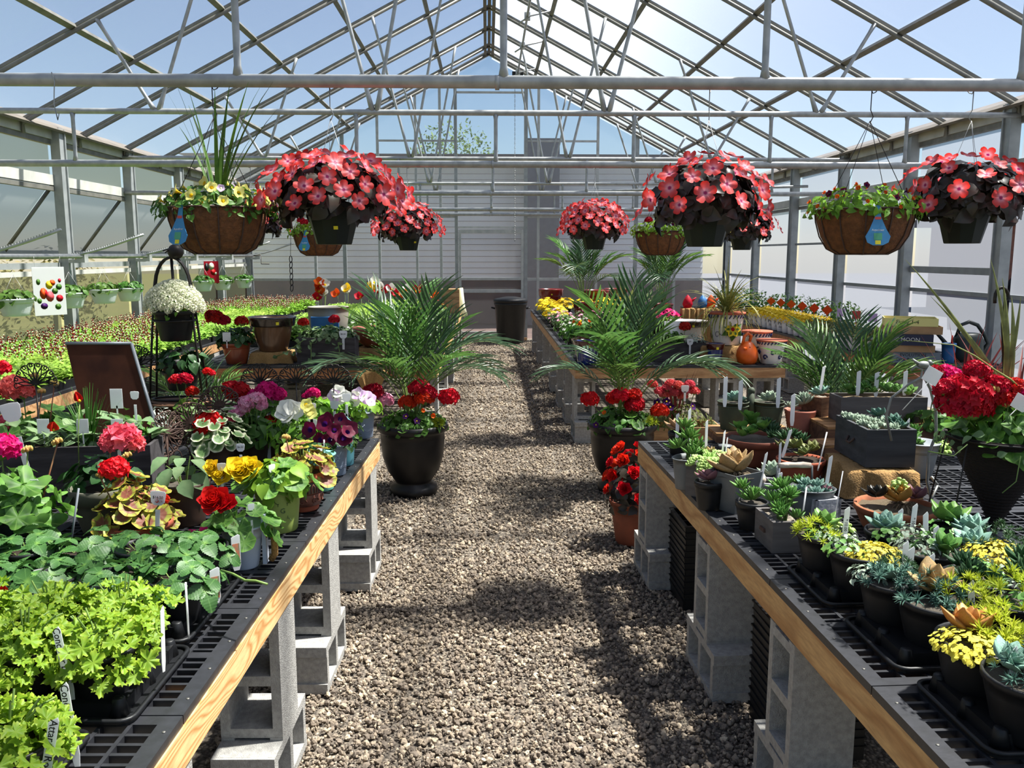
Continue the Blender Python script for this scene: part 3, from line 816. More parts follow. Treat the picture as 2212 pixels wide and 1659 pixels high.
mat('pebbles', srgb(150, 140, 124), srgb(100, 92, 82), rough=0.9, scale=90, bump=1.0, bscale=120, sharp=True)
mat('moss', srgb(150, 132, 104), srgb(112, 98, 76), rough=0.95, scale=80, bump=1.0, bscale=90)
def petal(name, c, c2=None, tr=0.35, isl=0.12, rough=0.55): mat(name, srgb(*c), srgb(*(c2 or c)), rough=rough, transl=tr, island=isl, scale=30, spec=0.25)
petal('petal_scarlet', (232, 44, 30), (206, 24, 20))
petal('petal_red', (206, 26, 34), (170, 14, 26))
petal('petal_crimson', (178, 18, 30), (140, 10, 24))
petal('petal_magenta', (228, 28, 120), (200, 16, 96))
petal('petal_coral', (240, 112, 112), (230, 76, 88), isl=0.18)
petal('petal_pink', (236, 130, 170), (246, 190, 208), isl=0.2)
petal('petal_white', (240, 238, 228), (224, 224, 214))
petal('petal_cream', (246, 245, 224), (236, 238, 210), tr=0.5)
petal('petal_yellow', (250, 222, 50), (246, 204, 36), tr=0.25)
petal('petal_pale_yellow', (240, 236, 150), (226, 218, 110))
petal('petal_orange', (238, 112, 34), (226, 80, 24))
petal('petal_wine', (112, 14, 50), (76, 8, 40))
petal('petal_violet', (84, 30, 110), (58, 18, 84))
petal('petal_lilac', (206, 150, 220), (240, 228, 240), isl=0.25)
petal('petal_bud', (190, 196, 110), (214, 150, 90))
IMPR = 0.034
zone_mat('petal_impatiens', [(0.0, srgb(150, 20, 90)), (0.12, srgb(170, 30, 100)), (0.22, srgb(240, 160, 176)), (0.5, srgb(232, 92, 96)), (0.85, srgb(224, 54, 46)), (1.0, srgb(216, 42, 36))], rad=IMPR, transl=0.35, noise=0.03)
zone_mat('petal_impatiens_far', [(0.0, srgb(170, 30, 90)), (0.2, srgb(236, 110, 130)), (0.6, srgb(230, 70, 80)), (1.0, srgb(220, 40, 48))], rad=IMPR, transl=0.35, noise=0.05)
GR = 0.045
zone_mat('geranium_leaf', [(0.0, srgb(96, 142, 52)), (0.45, srgb(82, 130, 46)), (0.62, srgb(66, 108, 40)), (1.0, srgb(98, 146, 54))], rad=GR, veins=(7, srgb(126, 164, 80)))
zone_mat('geranium_leaf_bronze', [(0.0, srgb(140, 110, 66)), (0.2, srgb(128, 72, 58)), (0.58, srgb(132, 80, 56)), (0.72, srgb(150, 158, 58)), (1.0, srgb(182, 176, 64))], rad=GR, noise=0.08, veins=(7, srgb(120, 56, 48)))
zone_mat('geranium_leaf_cream', [(0.0, srgb(104, 140, 80)), (0.5, srgb(96, 134, 76)), (0.72, srgb(150, 176, 116)), (0.84, srgb(226, 230, 190)), (1.0, srgb(236, 236, 206))], rad=GR, noise=0.06)
zone_mat('strawberry_leaf', [(0.0, srgb(112, 150, 64)), (0.2, srgb(66, 108, 48)), (1.0, srgb(48, 88, 40))], rad=0.07, transl=0.22, veins=(9, srgb(88, 130, 66)), rough=0.5)
zone_mat('lace_leaf', [(0.0, srgb(140, 170, 50)), (0.5, srgb(126, 162, 44)), (0.8, srgb(150, 178, 50)), (1.0, srgb(172, 192, 66))], rad=0.05, transl=0.45, noise=0.1, veins=(6, srgb(128, 172, 44)))
# ------------------------------------------------------------------ leaf and flower shapes
def leaf_tpl(n=4, w=0.3, fold=0.12, curl=0.25, tip=1.0, pw=0.8):
    v = []; q = []
    for i in range(n + 1):
        t = i / n; hw = w * (sin(pi * min(1.0, t ** pw * 0.96 + 0.03)) ** tip)
        z = -curl * t * t
        v += [(t, 0, z), (t, hw, z + fold * hw * 2), (t, -hw, z + fold * hw * 2)]
    for i in range(n):
        a, b = 3 * i, 3 * i + 3
        q += [[a, b, b + 1, a + 1], [a, a + 2, b + 2, b]]
    return (np.array(v), [np.array(q)])
LF = leaf_tpl(3, 0.30, 0.2, 0.3)
LF_NARROW = leaf_tpl(3, 0.14, 0.2, 0.25)
LF_BROAD = leaf_tpl(4, 0.42, 0.15, 0.35)
LF_ROUND = leaf_tpl(4, 0.46, 0.1, 0.15, tip=0.6)
LF_TINY = (np.array([(0, 0, 0), (0.45, 0.3, 0.08), (1, 0, -0.08), (0.45, -0.3, 0.08)]), [np.array([[0, 1, 2], [0, 2, 3]])])
NEEDLE = (np.array([(0, 0.05, 0), (0, -0.05, 0), (1, 0, 0.1)]), [np.array([[0, 1, 2]])])
def blade_tpl(n=7, w=0.03, droop=0.6, rise=1.0):
    v = []; q = []
    for i in range(n + 1):
        t = i / n; hw = w * (1 - t ** 2.2) * (0.6 + 0.4 * min(1, t * 5)) + 0.0008
        x = t; z = rise * t - droop * t * t * 1.1
        v += [(x, hw, z + hw * 0.4), (x, 0, z), (x, -hw, z + hw * 0.4)]
    for i in range(n):
        a, b = 3 * i, 3 * i + 3
        q += [[a, b, b + 1, a + 1], [a + 1, b + 1, b + 2, a + 2]]
    return (np.array(v), [np.array(q)])
def fat_tpl(w=0.32, th=0.14, curl=-0.2, n=5, k=6, point=0.9):
    v = []; q = []
    for i in range(n + 1):
        t = i / n; r = sin(pi * min(0.985, 0.10 + 0.90 * t ** point)) ** 0.75
        for j in range(k):
            a = 2 * pi * j / k
            v.append((t, w * r * cos(a), th * r * sin(a) + curl * (-(t * t)) ))
    for i in range(n):
        for j in range(k):
            q.append([i * k + j, i * k + (j + 1) % k, (i + 1) * k + (j + 1) % k, (i + 1) * k + j])
    return (np.array(v), [np.array(q)])
FAT = fat_tpl(); FAT_WIDE = fat_tpl(0.42, 0.12, -0.25); FAT_NARROW = fat_tpl(0.17, 0.12, -0.3, point=1.0); BEAD = fat_tpl(0.42, 0.4, 0, 4, 6)
def disc_tpl(lobes=7, amp=0.05, cup=0.35, ripple=0.05, seg=28, notch=0.7, rings=(0.45, 0.8, 1.0)):
    v = [(0, 0, 0)]; q = []; tr = []
    for r in rings:
        for j in range(seg):
            w = 2 * pi * j / seg
            sc = 1 + amp * cos(lobes * w) * r
            d = abs(((w + pi) % (2 * pi)) - pi)          # notch at angle pi (petiole)
            e = abs(w - pi)
            nt_ = 1 - notch * max(0, 1 - e / 0.35)
            rr = r * sc * nt_
            v.append((rr * cos(w), rr * sin(w), cup * rr * rr * 0.5 + ripple * r * r * sin(lobes * w + 1)))
    for j in range(seg): tr.append([0, 1 + j, 1 + (j + 1) % seg])
    for i in range(len(rings) - 1):
        for j in range(seg):
            a = 1 + i * seg; b = 1 + (i + 1) * seg
            q.append([a + j, b + j, b + (j + 1) % seg, a + (j + 1) % seg])
    return (np.array(v), [np.array(tr), np.array(q)])
DISC = disc_tpl(); DISC_FRILL = disc_tpl(5, 0.24, 0.3, 0.16, 40, 0.6, (0.4, 0.75, 1.0))
def frill_tpl(seed=0):
    rg = np.random.default_rng(seed); seg = 44; v = [(0, 0, 0)]; tr = []; q = []
    rings = (0.35, 0.7, 1.0)
    for r in rings:
        for j in range(seg):
            w = 2 * pi * j / seg; e = abs(w - pi)
            R_ = 0.64 + 0.34 * abs(cos(2.5 * w)) + (0.13 * cos(15 * w + seed) if r > 0.9 else 0) - 0.55 * max(0, 1 - e / 0.4)
            z = 0.12 * r * r + (0.12 * sin(11 * w + seed) + 0.06 * sin(5 * w + 2)) * r ** 3 + rg.uniform(-0.02, 0.02)
            v.append((r * R_ * cos(w), r * R_ * sin(w), z + 0.25 * r ** 2 * sin(7 * w + seed)*.6))
    for j in range(seg): tr.append([0, 1 + j, 1 + (j + 1) % seg])
    for i in range(2):
        a = 1 + i * seg; b = a + seg
        for j in range(seg): q.append([a + j, b + j, b + (j + 1) % seg, a + (j + 1) % seg])
    return (np.array(v), [np.array(tr), np.array(q)])
def toothed_leaflet(n=9, w=0.42):
    v = [(0, 0, 0)]; f = []
    L = []
    for i in range(2 * n + 1):
        t = i / (2 * n); base = w * sin(pi * (0.06 + 0.9 * t ** 0.75)) ** 0.7
        tooth = 0.035 if i % 2 else -0.01
        L.append((t + (0.02 if i % 2 else 0), base + tooth))
    mid = [(t, 0) for t in np.linspace(0, 1.03, 2 * n + 1)]
    V = []; Q = []
    for i, (x, y) in enumerate(L):
        V += [(mid[i][0], 0, -0.25 * mid[i][0] ** 2), (x, y, 0.22 * y - 0.25 * x * x + 0.02 * sin(i * 2.6)), (x, -y, 0.22 * y - 0.25 * x * x + 0.02 * sin(i * 2.6))]
    for i in range(2 * n):
        a, b = 3 * i, 3 * i + 3
        Q += [[a, b, b + 1, a + 1], [a, a + 2, b + 2, b]]
    return (np.array(V), [np.array(Q)])
def flower5(seg=40, petals=5, cup=0.1, over=0.75, rip=0.04):
    v = [(0, 0, -0.06)]; tr = []; q = []
    for r in (0.35, 0.75, 1.0):
        for j in range(seg):
            w = 2 * pi * j / seg
            pr = over + (1 - over) * abs(cos(petals / 2 * w)) ** 0.55
            if r < 0.5: pr = 1
            notch = 0.05 * (abs(cos(petals / 2 * w)) ** 18) * (1 if r == 1.0 else 0)
            v.append((r * (pr - notch) * cos(w), r * (pr - notch) * sin(w), cup * r * r + rip * cos(petals * w) * r))
    for j in range(seg): tr.append([0, 1 + j, 1 + (j + 1) % seg])
    for i in range(2):
        a = 1 + i * seg; b = a + seg
        for j in range(seg): q.append([a + j, b + j, b + (j + 1) % seg, a + (j + 1) % seg])
    return (np.array(v), [np.array(tr), np.array(q)])
FLW = flower5(40, 5, 0.12, 0.62, 0.09); FLW_S = flower5(20, 5, 0.2, 0.6); FLW10 = flower5(10, 5, 0.25, 0.6); DAISY = flower5(16, 8, 0.05, 0.5)
def tpl_mesh(tpl, name, m, s=1.0):
    mb = MB(); mb.scat(tpl, [np.array(mtx(s=s))]); return mb.mesh(name, m)
def golden(n): return [(i * 2.399963) for i in range(n)]
def M44(loc, rot, s): return np.array(mtx(loc, rot, s))
def orient(d, roll=0.0):
    """matrix whose z axis is d"""
    q = Vector(d).to_track_quat('Z', 'Y'); return q.to_matrix().to_4x4() @ Matrix.Rotation(roll, 4, 'Z')
def umbel_mesh(m, n=64, r=0.045, fl=0.0175, flat=0.75, name='flower_head', seed=1):
    rg = random.Random(seed); L = []
    for i in range(n):
        z = 1 - 1.55 * (i + 0.5) / n; a = i * 2.399963; rr = sqrt(max(0, 1 - z * z))
        d = Vector((rr * cos(a), rr * sin(a), z))
        p = Vector((d.x * r, d.y * r, d.z * r * flat)) * rg.uniform(0.85, 1.08)
        dd = (d + Vector((rg.uniform(-.35, .35), rg.uniform(-.35, .35), rg.uniform(-.3, .3)))).normalized()
        L.append(np.array(Matrix.Translation(p) @ orient(dd, rg.uniform(0, 6)) @ Matrix.Scale(fl * rg.uniform(0.85, 1.15), 4)))
    mb = MB(); mb.scat(FLW10, L)
    mb.ball((0, 0, -r * 0.25), r * 0.55, 5, m=1)
    return mb.mesh(name, [m, 'stem_green'])
def rose_mesh(m, r=0.04, n=26, name='blossom', seed=2):
    rg = random.Random(seed); L = []
    for i in range(n):
        t = i / n; a = i * 2.399963; el = radians(12 + 72 * t)
        L.append(np.array(Matrix.Rotation(a, 4, 'Z') @ Matrix.Translation((r * 0.10 * (1 - t), 0, r * 0.25 * t)) @ Matrix.Rotation(-el, 4, 'Y') @ Matrix.Scale(r * (1.05 - 0.5 * t), 4) @ Matrix.Rotation(rg.uniform(-.3, .3), 4, 'X')))
    mb = MB(); mb.scat(leaf_tpl(4, 0.5, 0.25, -0.25, tip=0.6), L)
    return mb.mesh(name, m)
def cup_mesh(m, r=0.04, petals=4, el=35, name='blossom', w=0.62, center='petal_yellow', curl=-0.35):
    mb = MB(); L = []
    for i in range(petals): L.append(np.array(Matrix.Rotation(2 * pi * i / petals + (i % 2) * 0.1, 4, 'Z') @ Matrix.Rotation(-radians(el), 4, 'Y') @ Matrix.Scale(r, 4)))
    mb.scat(leaf_tpl(5, w, 0.12, curl, tip=0.55, pw=0.6), L); mb.ball((0, 0, r * 0.12), r * 0.2, 5, m=1)
    return mb.mesh(name, [m, center])
def trumpet_mesh(m, r=0.035, depth=0.05, name='blossom', throat='petal_wine'):
    mb = MB(); seg = 20; rings = [(0.10, -1.0), (0.16, -0.5), (0.35, -0.15), (0.75, 0.0), (1.0, 0.03)]
    V = []; F = []
    for (q, z) in rings:
        for j in range(seg):
            w = 2 * pi * j / seg; k = 1 + (0.08 * cos(5 * w) if q > 0.5 else 0)
            V.append((q * r * k * cos(w), q * r * k * sin(w), z * depth + (0.08 * r * cos(5 * w) if q > 0.9 else 0)))
    for i in range(len(rings) - 1):
        for j in range(seg): F.append([i * seg + j, i * seg + (j + 1) % seg, (i + 1) * seg + (j + 1) % seg, (i + 1) * seg + j])
    inner = [f for f in F[:2 * seg]]; outer = F[2 * seg:]
    mb.add(np.array(V), np.array(outer), 0); mb.add(np.array(V), np.array(inner), 1)
    return mb.mesh(name, [m, throat])
def rosette_tpl(n=20, tpl=None, open_=8, close=72, s0=1.0, s1=0.4, base=0.06, seed=0):
    """succulent rosette as a template of unit radius"""
    rg = random.Random(seed); mb = MB(); L = []
    for i in range(n):
        t = i / n; a = i * 2.399963 + rg.uniform(-.1, .1); el = radians(open_ + (close - open_) * t)
        s = s0 + (s1 - s0) * t
        L.append(np.array(Matrix.Rotation(a, 4, 'Z') @ Matrix.Translation((base * (1 - t), 0, 0.12 * t)) @ Matrix.Rotation(-el, 4, 'Y') @ Matrix.Scale(s, 4)))
    mb.scat(tpl or FAT, L)
    return (np.concatenate(mb.V), [a for a, _, _ in mb.F])
ROS = rosette_tpl(18, FAT_WIDE, 15, 75); ROS_POINT = rosette_tpl(20, FAT_NARROW, 10, 78, s1=0.5); ROS_OPEN = rosette_tpl(9, FAT_WIDE, 20, 62, s1=0.55)
def star_tpl(n=16):
    L = []
    for i in range(n):
        a = i * 2.399963; el = radians(-5 + 85 * i / n)
        L.append(np.array(Matrix.Rotation(a, 4, 'Z') @ Matrix.Rotation(-el, 4, 'Y')))
    mb = MB(); mb.scat((np.array([(0, .07, 0), (0, -.07, 0), (0.6, -.055, .05), (1, 0, .02), (0.6, .055, .05)]), [np.array([[0, 1, 2, 3, 4]])]), L)
    return (np.concatenate(mb.V), [a for a, _, _ in mb.F])
STAR = star_tpl()
# ------------------------------------------------------------------ growing habits: each returns matrices for scat()
def dome(n, rx, ry, rz, size, seed=0, up=0.35, lo=-0.15, jit=0.5, z0=0.0, inner=0.55):
    rg = random.Random(seed); out = []
    for i in range(n):
        z = lo + (1 - lo) * rg.random(); a = rg.uniform(0, 2 * pi); rr = sqrt(max(0, 1 - z * z)); k = inner + (1 - inner) * rg.random() ** 0.5
        p = Vector((rx * rr * cos(a) * k, ry * rr * sin(a) * k, z0 + rz * z * k))
        d = Vector((rr * cos(a) + rg.uniform(-jit, jit), rr * sin(a) + rg.uniform(-jit, jit), z + up + rg.uniform(-jit, jit)))
        # leaf lies with its length (x) outwards and its face (z) towards d
        d.normalize(); t = Vector((cos(a) + rg.uniform(-1, 1), sin(a) + rg.uniform(-1, 1), rg.uniform(-0.2, 0.5))); t = (t - d * t.dot(d))
        if t.length < 1e-3: t = d.orthogonal()
        t.normalize(); b = d.cross(t); s = size * rg.uniform(0.7, 1.25)
        out.append(np.array([[t.x * s, b.x * s, d.x * s, p.x], [t.y * s, b.y * s, d.y * s, p.y], [t.z * s, b.z * s, d.z * s, p.z], [0, 0, 0, 1]]))
    return out
def field(n, w, l, h0, h1, size, seed=0, tilt=0.5):
    """upright leaves over a rectangle centred at the origin"""
    rg = random.Random(seed); out = []
    for i in range(n):
        p = (rg.uniform(-w / 2, w / 2), rg.uniform(-l / 2, l / 2), rg.uniform(h0, h1))
        out.append(M44(p, (rg.uniform(-tilt, tilt), rg.uniform(-tilt, tilt) - 0.3, rg.uniform(0, 6.28)), size * rg.uniform(0.7, 1.3)))
    return out
def tuft(n, spread, size, seed=0, lean=(0.1, 0.9), base=0.01):
    rg = random.Random(seed); out = []
    for i in range(n):
        a = rg.uniform(0, 2 * pi); s = size * rg.uniform(0.6, 1.1)
        out.append((a, rg.uniform(*lean), s, (base * cos(a), base * sin(a), 0)))
    return out
def grass_mb(n, size, seed=0, w=0.02, lean=(5, 65), droop=0.5, mats=0):
    rg = random.Random(seed); mb = MB()
    for i in range(n):
        a = rg.uniform(0, 2 * pi); ln = radians(rg.uniform(*lean)); s = size * rg.uniform(0.6, 1.1)
        k = 7; v = []; q = []
        dr = droop * rg.uniform(0.5, 1.4) * (0.3 + sin(ln))
        x = z = 0.0; ang = pi / 2 - ln
        P = [(0.0, 0.0)]
        for j in range(k):
            x += cos(ang) * s / k; z += sin(ang) * s / k; ang -= dr / k * 2.2; P.append((x, z))
        for j, (px, pz) in enumerate(P):
            t = j / k; hw = w * (1 - t ** 2) * (0.55 + 0.45 * min(1, t * 4)) + 0.0006
            v += [(px, hw, pz + hw * 0.3), (px, 0, pz), (px, -hw, pz + hw * 0.3)]
        for j in range(k):
            A, B = 3 * j, 3 * j + 3; q += [[A, B, B + 1, A + 1], [A + 1, B + 1, B + 2, A + 2]]
        V = np.array(v) @ np.array(Matrix.Rotation(a, 3, 'Z')).T + np.array([0.012 * cos(a), 0.012 * sin(a), 0])
        mb.add(V, np.array(q))
    return mb
def frond_mesh(length=0.6, n=22, leaf=0.2, droop=0.8, name='frond', m='leaf_palm', w=0.035, rise=68, seed=0):
    """one palm frond growing from the origin towards +x and up"""
    rg = random.Random(seed); mb = MB(); P = []; x = z = 0.0; ang = radians(rise); k = 26
    for i in range(k + 1):
        P.append(Vector((x, 0, z))); x += cos(ang) * length / k; z += sin(ang) * length / k; ang -= droop / k * (0.5 + 1.3 * i / k)
    mb.tube(P[::2], [0.006 * (1 - 0.8 * i / 13) for i in range(14)], 5, m=1)
    lt = leaf_tpl(4, w, 0.5, 0.22, tip=0.7)
    for i in range(n):
        t = 0.40 + 0.60 * i / (n - 1); f = t * k; j = min(k - 1, int(f)); p = P[j].lerp(P[j + 1], f - j); tg = (P[j + 1] - P[j]).normalized()
        nr = Vector((-tg.z, 0, tg.x))
        L = leaf * (0.55 + 0.75 * sin(pi * min(1, 0.1 + 0.86 * (t - .4) / .6))) * rg.uniform(0.9, 1.1) * (0.65 if t > 0.93 else 1)
        for s in (-1, 1):
            d = (tg * (0.55 + 0.5 * t) + Vector((0, s, 0)) * (1.0 - 0.35 * t) + nr * rg.uniform(0.1, 0.35)).normalized()
            zz = nr - d * nr.dot(d); zz.normalize(); b = zz.cross(d)
            mb.scat(lt, [np.array([[d.x * L, b.x * L, zz.x * L, p.x], [d.y * L, b.y * L, zz.y * L, p.y], [d.z * L, b.z * L, zz.z * L, p.z], [0, 0, 0, 1]])])
    return mb.mesh(name, [m, 'stem_green'])
# ------------------------------------------------------------------ pots
def pot_prof(rt, rb, h, rim=0.0, rimh=0.02, wall=0.006, foot=0.0, belly=0.0):
    pr = [(0.0, 0.0), (rb * 0.97, 0.0), (rb, 0.004)]
    n = 5
    hb = h - rimh if rim else h
    for i in range(1, n + 1):
        t = i / n; pr.append((rb + (rt - rb) * t + belly * sin(pi * t), 0.004 + (hb - 0.004) * t))
    if rim: pr += [(rt + rim, hb + 0.001), (rt + rim, h - 0.002), (rt + rim - 0.002, h)]
    else: pr += [(rt + 0.0025, h - 0.003), (rt + 0.0025, h)]
    ri = rt + (rim if rim else 0.0) - wall
    pr += [(ri, h), (ri * 0.97, h - 0.02), (ri * 0.95, h * 0.72), (0.0, h * 0.70)]
    return pr
_pc = {}
def pot_mesh(key, rt, rb, h, m, rim=0.0, n=28, **kw):
    if key not in _pc:
        mb = MB(); mb.lathe(pot_prof(rt, rb, h, rim, **kw), n); _pc[key] = mb.mesh('pot', m)
    return _pc[key]
_sc = {}
def soil_part(t, r, z, m='soil', sx=1.0, sy=1.0):
    if m not in _sc:
        mb = MB(); rg = random.Random(5); V = [(0, 0, 0.06)]; n = 20
        for q in (0.5, 1.0):
            for j in range(n): V.append((q * cos(2 * pi * j / n), q * sin(2 * pi * j / n), rg.uniform(-.03, .05)))
        F = [[0, 1 + j, 1 + (j + 1) % n] for j in range(n)] + [[1 + j, 1 + n + j, 1 + n + (j + 1) % n, 1 + (j + 1) % n] for j in range(n)]
        mb.add(np.array(V), F); _sc[m] = mb.mesh('soil', m)
    return obj('soil', _sc[m], t, (0, 0, z), scale=(r * sx, r * sy, r))
mat('marker_white', srgb(248, 249, 250), rough=0.45, transl=0.5)
mat('marker_ink', srgb(24, 24, 28), rough=0.6)
mat('marker_photo', srgb(120, 130, 100), srgb(200, 120, 90), rough=0.4, scale=60, sharp=True)
mat('ink_green', srgb(60, 84, 48), rough=0.7)
def marker(t, loc, h=0.13, w=0.016, lean=(0.0, 0.0), rz=0.0, txt=None, size=0.012, kind='stake', name='plant_marker'):
    """plastic plant label pushed into the soil; local origin at its foot"""
    mb = MB()
    if kind == 'stake':
        poly = [(-w * 0.3, 0), (w * 0.3, 0), (w / 2, h * 0.15), (w / 2, h * 0.96), (w * 0.3, h), (-w / 2, h * 0.93), (-w / 2, h * 0.15)]
        mb.prism(poly, 0.0014, 'y', -0.0007)
    elif kind == 'paddle':
        mb.prism([(-w * 0.13, 0), (w * 0.13, 0), (w * 0.15, h * 0.6), (-w * 0.15, h * 0.6)], 0.0014, 'y', -0.0007)
        hh = min(h * .45, w * .95); pts = [(-w * .22, h - hh), (w * .22, h - hh), (w * .42, h - hh * .8), (w * .5, h - hh * .2), (w * .42, h - hh * .04), (0, h), (-w * .42, h - hh * .04), (-w * .5, h - hh * .2), (-w * .42, h - hh * .8)]
        mb.prism(pts, 0.0014, 'y', -0.0007)
    elif kind == 'rod':
        mb.tube([(0, 0, 0), (0, 0, h)], w / 2, 5)
    elif kind == 'card':
        mb.prism([(-w * 0.06, 0), (w * 0.06, 0), (w * 0.06, h * 0.5), (-w * 0.06, h * 0.5)], 0.0014, 'y', -0.0007)
        mb.prism([(-w / 2, h * 0.42), (w / 2, h * 0.42), (w / 2, h), (-w / 2, h)], 0.0014, 'y', -0.0007)
    o = mb.build(name, 'marker_white', t, loc, (lean[0], lean[1], rz))
    if txt:
        me = text_mesh(txt, size, 'marker_ink')
        if kind == 'stake': obj('lettering', me, o, (0, -0.0013, h * 0.62), (pi / 2, pi / 2, 0))
        else: obj('lettering', me, o, (0, -0.0013, h - min(h * .45, w * .95) * .45), (pi / 2, 0, 0))
    return o
# ------------------------------------------------------------------ pot materials and shared meshes
mat('terracotta', srgb(190, 100, 70), srgb(168, 84, 58), rough=0.8, scale=12, bump=0.1)
mat('terracotta_dark', srgb(140, 74, 50), srgb(112, 58, 42), rough=0.7, scale=10)
mat('stone_pot', srgb(104, 102, 88), srgb(84, 84, 72), rough=0.9, scale=10, bump=0.3)
mat('zinc', srgb(150, 156, 160), srgb(120, 126, 132), rough=0.5, scale=9, metal=0.35)
mat('zinc_blue', srgb(140, 154, 172), srgb(124, 138, 158), rough=0.45, scale=9, metal=0.25)
mat('tin_green', srgb(150, 168, 84), srgb(140, 158, 78), rough=0.45, scale=6)
mat('tin_mint', srgb(126, 196, 176), srgb(112, 182, 164), rough=0.45, scale=6)
mat('tin_teal', srgb(96, 160, 172), srgb(84, 146, 160), rough=0.45, scale=6)
mat('tin_white', srgb(206, 214, 228), srgb(186, 196, 214), rough=0.4, scale=6)
mat('rope', srgb(196, 150, 84), srgb(150, 108, 56), rough=0.95, scale=120, bump=0.8)
mat('pot_relief_blue', srgb(70, 72, 84), srgb(110, 90, 76), rough=0.5, scale=30, bump=0.4)
mat('pot_relief_brown', srgb(150, 92, 74), srgb(104, 64, 54), rough=0.5, scale=30, bump=0.4)
mat('brown_plastic', srgb(78, 58, 48), srgb(66, 48, 40), rough=0.5, scale=10)
mat('rust_iron', srgb(86, 62, 50), srgb(62, 44, 38), rough=0.75, scale=40, bump=0.2)
mat('black_iron', srgb(26, 24, 24), srgb(40, 34, 30), rough=0.5, scale=30, metal=0.3)
mat('rust_sheet', srgb(84, 50, 36), srgb(56, 34, 28), rough=0.9, scale=8, bump=0.1, spec=.1)
mat('bark_dark', srgb(64, 62, 64), srgb(40, 38, 40), rough=0.95, scale=30, bump=1.0, bscale=60, stretch=(1, 1, 0.2))
wood('wood_dark', srgb(66, 62, 64), srgb(44, 40, 42), 'x', ring=4, knots=False, rough=0.8)
wood('wood_grey', srgb(112, 106, 102), srgb(78, 74, 72), 'x', ring=4, rough=0.85)
wood('wood_brown', srgb(124, 88, 62), srgb(88, 60, 42), 'x', ring=4, rough=0.8)
wood('wood_crate', srgb(170, 126, 78), srgb(126, 88, 50), 'x', ring=5, rough=0.8)
mat('burlap', srgb(176, 138, 86), srgb(140, 106, 62), rough=0.95, scale=160, bump=0.6)
mat('driftwood', srgb(196, 160, 112), srgb(140, 104, 70), rough=0.9, scale=14, bump=0.4, stretch=(1, 1, 4))

GLEAF = {k: tpl_mesh(DISC, 'leaf', k, GR) for k in ('geranium_leaf', 'geranium_leaf_bronze', 'geranium_leaf_cream')}
LACE = [tpl_mesh(frill_tpl(i), 'leaf', 'lace_leaf', 0.05) for i in range(3)]
def straw_leaf():
    mb = MB(); lt = toothed_leaflet()
    for a, s in ((0, 0.062), (1.75, 0.055), (-1.75, 0.055)): mb.scat(lt, [np.array(Matrix.Rotation(a, 4, 'Z') @ Matrix.Scale(s, 4))])
    return mb.mesh('leaf', 'strawberry_leaf')
STRAW = straw_leaf()
UMB = {m: umbel_mesh('petal_' + m) for m in ('scarlet', 'red', 'crimson', 'magenta', 'coral', 'pink', 'orange')}
UMB_BIG = {m: umbel_mesh('petal_' + m, 40, 0.045, 0.026, 0.7) for m in ('coral', 'red', 'scarlet')}
BUDS = MB()
for i in range(14):
    a = i * 2.4; r = 0.016 * sqrt(i / 14); BUDS.ball((r * cos(a), r * sin(a), 0.008 - r * 0.4), 0.0055, 4, sq=(1, 1, 1.6))
BUDS = BUDS.mesh('flower_buds', 'petal_bud')
_stc = {}
def stem(t, a, b, r=0.003, m='stem_green', name='stem'):
    mb = MB(); a = Vector(a); b = Vector(b); mid = (a + b) / 2 + Vector((U(-.01, .01), U(-.01, .01), 0.0))
    mb.tube([a, mid, b], r, 5); return mb.build(name, m, t)
def loc_of(t, p):
    """world point -> local point of an upright thing"""
    c, s = cos(-t.rotation_euler.z), sin(-t.rotation_euler.z); d = Vector(p) - Vector(t.location)
    return Vector((d.x * c - d.y * s, d.x * s + d.y * c, d.z)) / t.scale[0]
def leaves(t, me, n, rx, rz, z0, s=1.0, seed=0, jit=0.35, lo=0.0, up=0.5, name='leaf', inner=0.6, ry=None):
    rg = random.Random(seed)
    for i in range(n):
        z = lo + (1 - lo) * (i + rg.random()) / n; a = i * 2.399963 + rg.uniform(-.3, .3); rr = sqrt(max(0, 1 - z * z)); k = inner + (1 - inner) * rg.random()
        p = Vector((rx * rr * cos(a) * k, (ry or rx) * rr * sin(a) * k, z0 + rz * z * k))
        d = Vector((rr * cos(a) + rg.uniform(-jit, jit), rr * sin(a) + rg.uniform(-jit, jit), z + up + rg.uniform(0, jit))).normalized()
        # the petiole notch points back to the centre
        q = d.to_track_quat('Z', 'Y').to_matrix().to_4x4()
        out = Vector((cos(a), sin(a), 0)); lo_ = q.to_3x3().inverted() @ out; ang = atan2(lo_.y, lo_.x) + rg.uniform(-.5, .5)
        me_ = me[i % len(me)] if isinstance(me, list) else me
        obj(name, me_, t, mat=Matrix.Translation(p) @ q @ Matrix.Rotation(ang, 4, 'Z') @ Matrix.Scale(s * rg.uniform(0.7, 1.15), 4))
def stems_part(t, n, r0, rx, rz, z0, seed=0, m='stem_green', rad=0.0022, name='stems'):
    rg = random.Random(seed); mb = MB()
    for i in range(n):
        a = rg.uniform(0, 2 * pi); k = rg.random() ** 0.5
        mb.tube([(r0 * k * cos(a) * 0.5, r0 * k * sin(a) * 0.5, z0 - 0.02), (rx * k * cos(a) * 0.6, rx * k * sin(a) * 0.6, z0 + rz * 0.5), (rx * k * cos(a), rx * k * sin(a), z0 + rz * sqrt(1 - k * k * 0.8))], rad, 4, cap=False)
    return mb.build(name, m, t, kind='stuff')
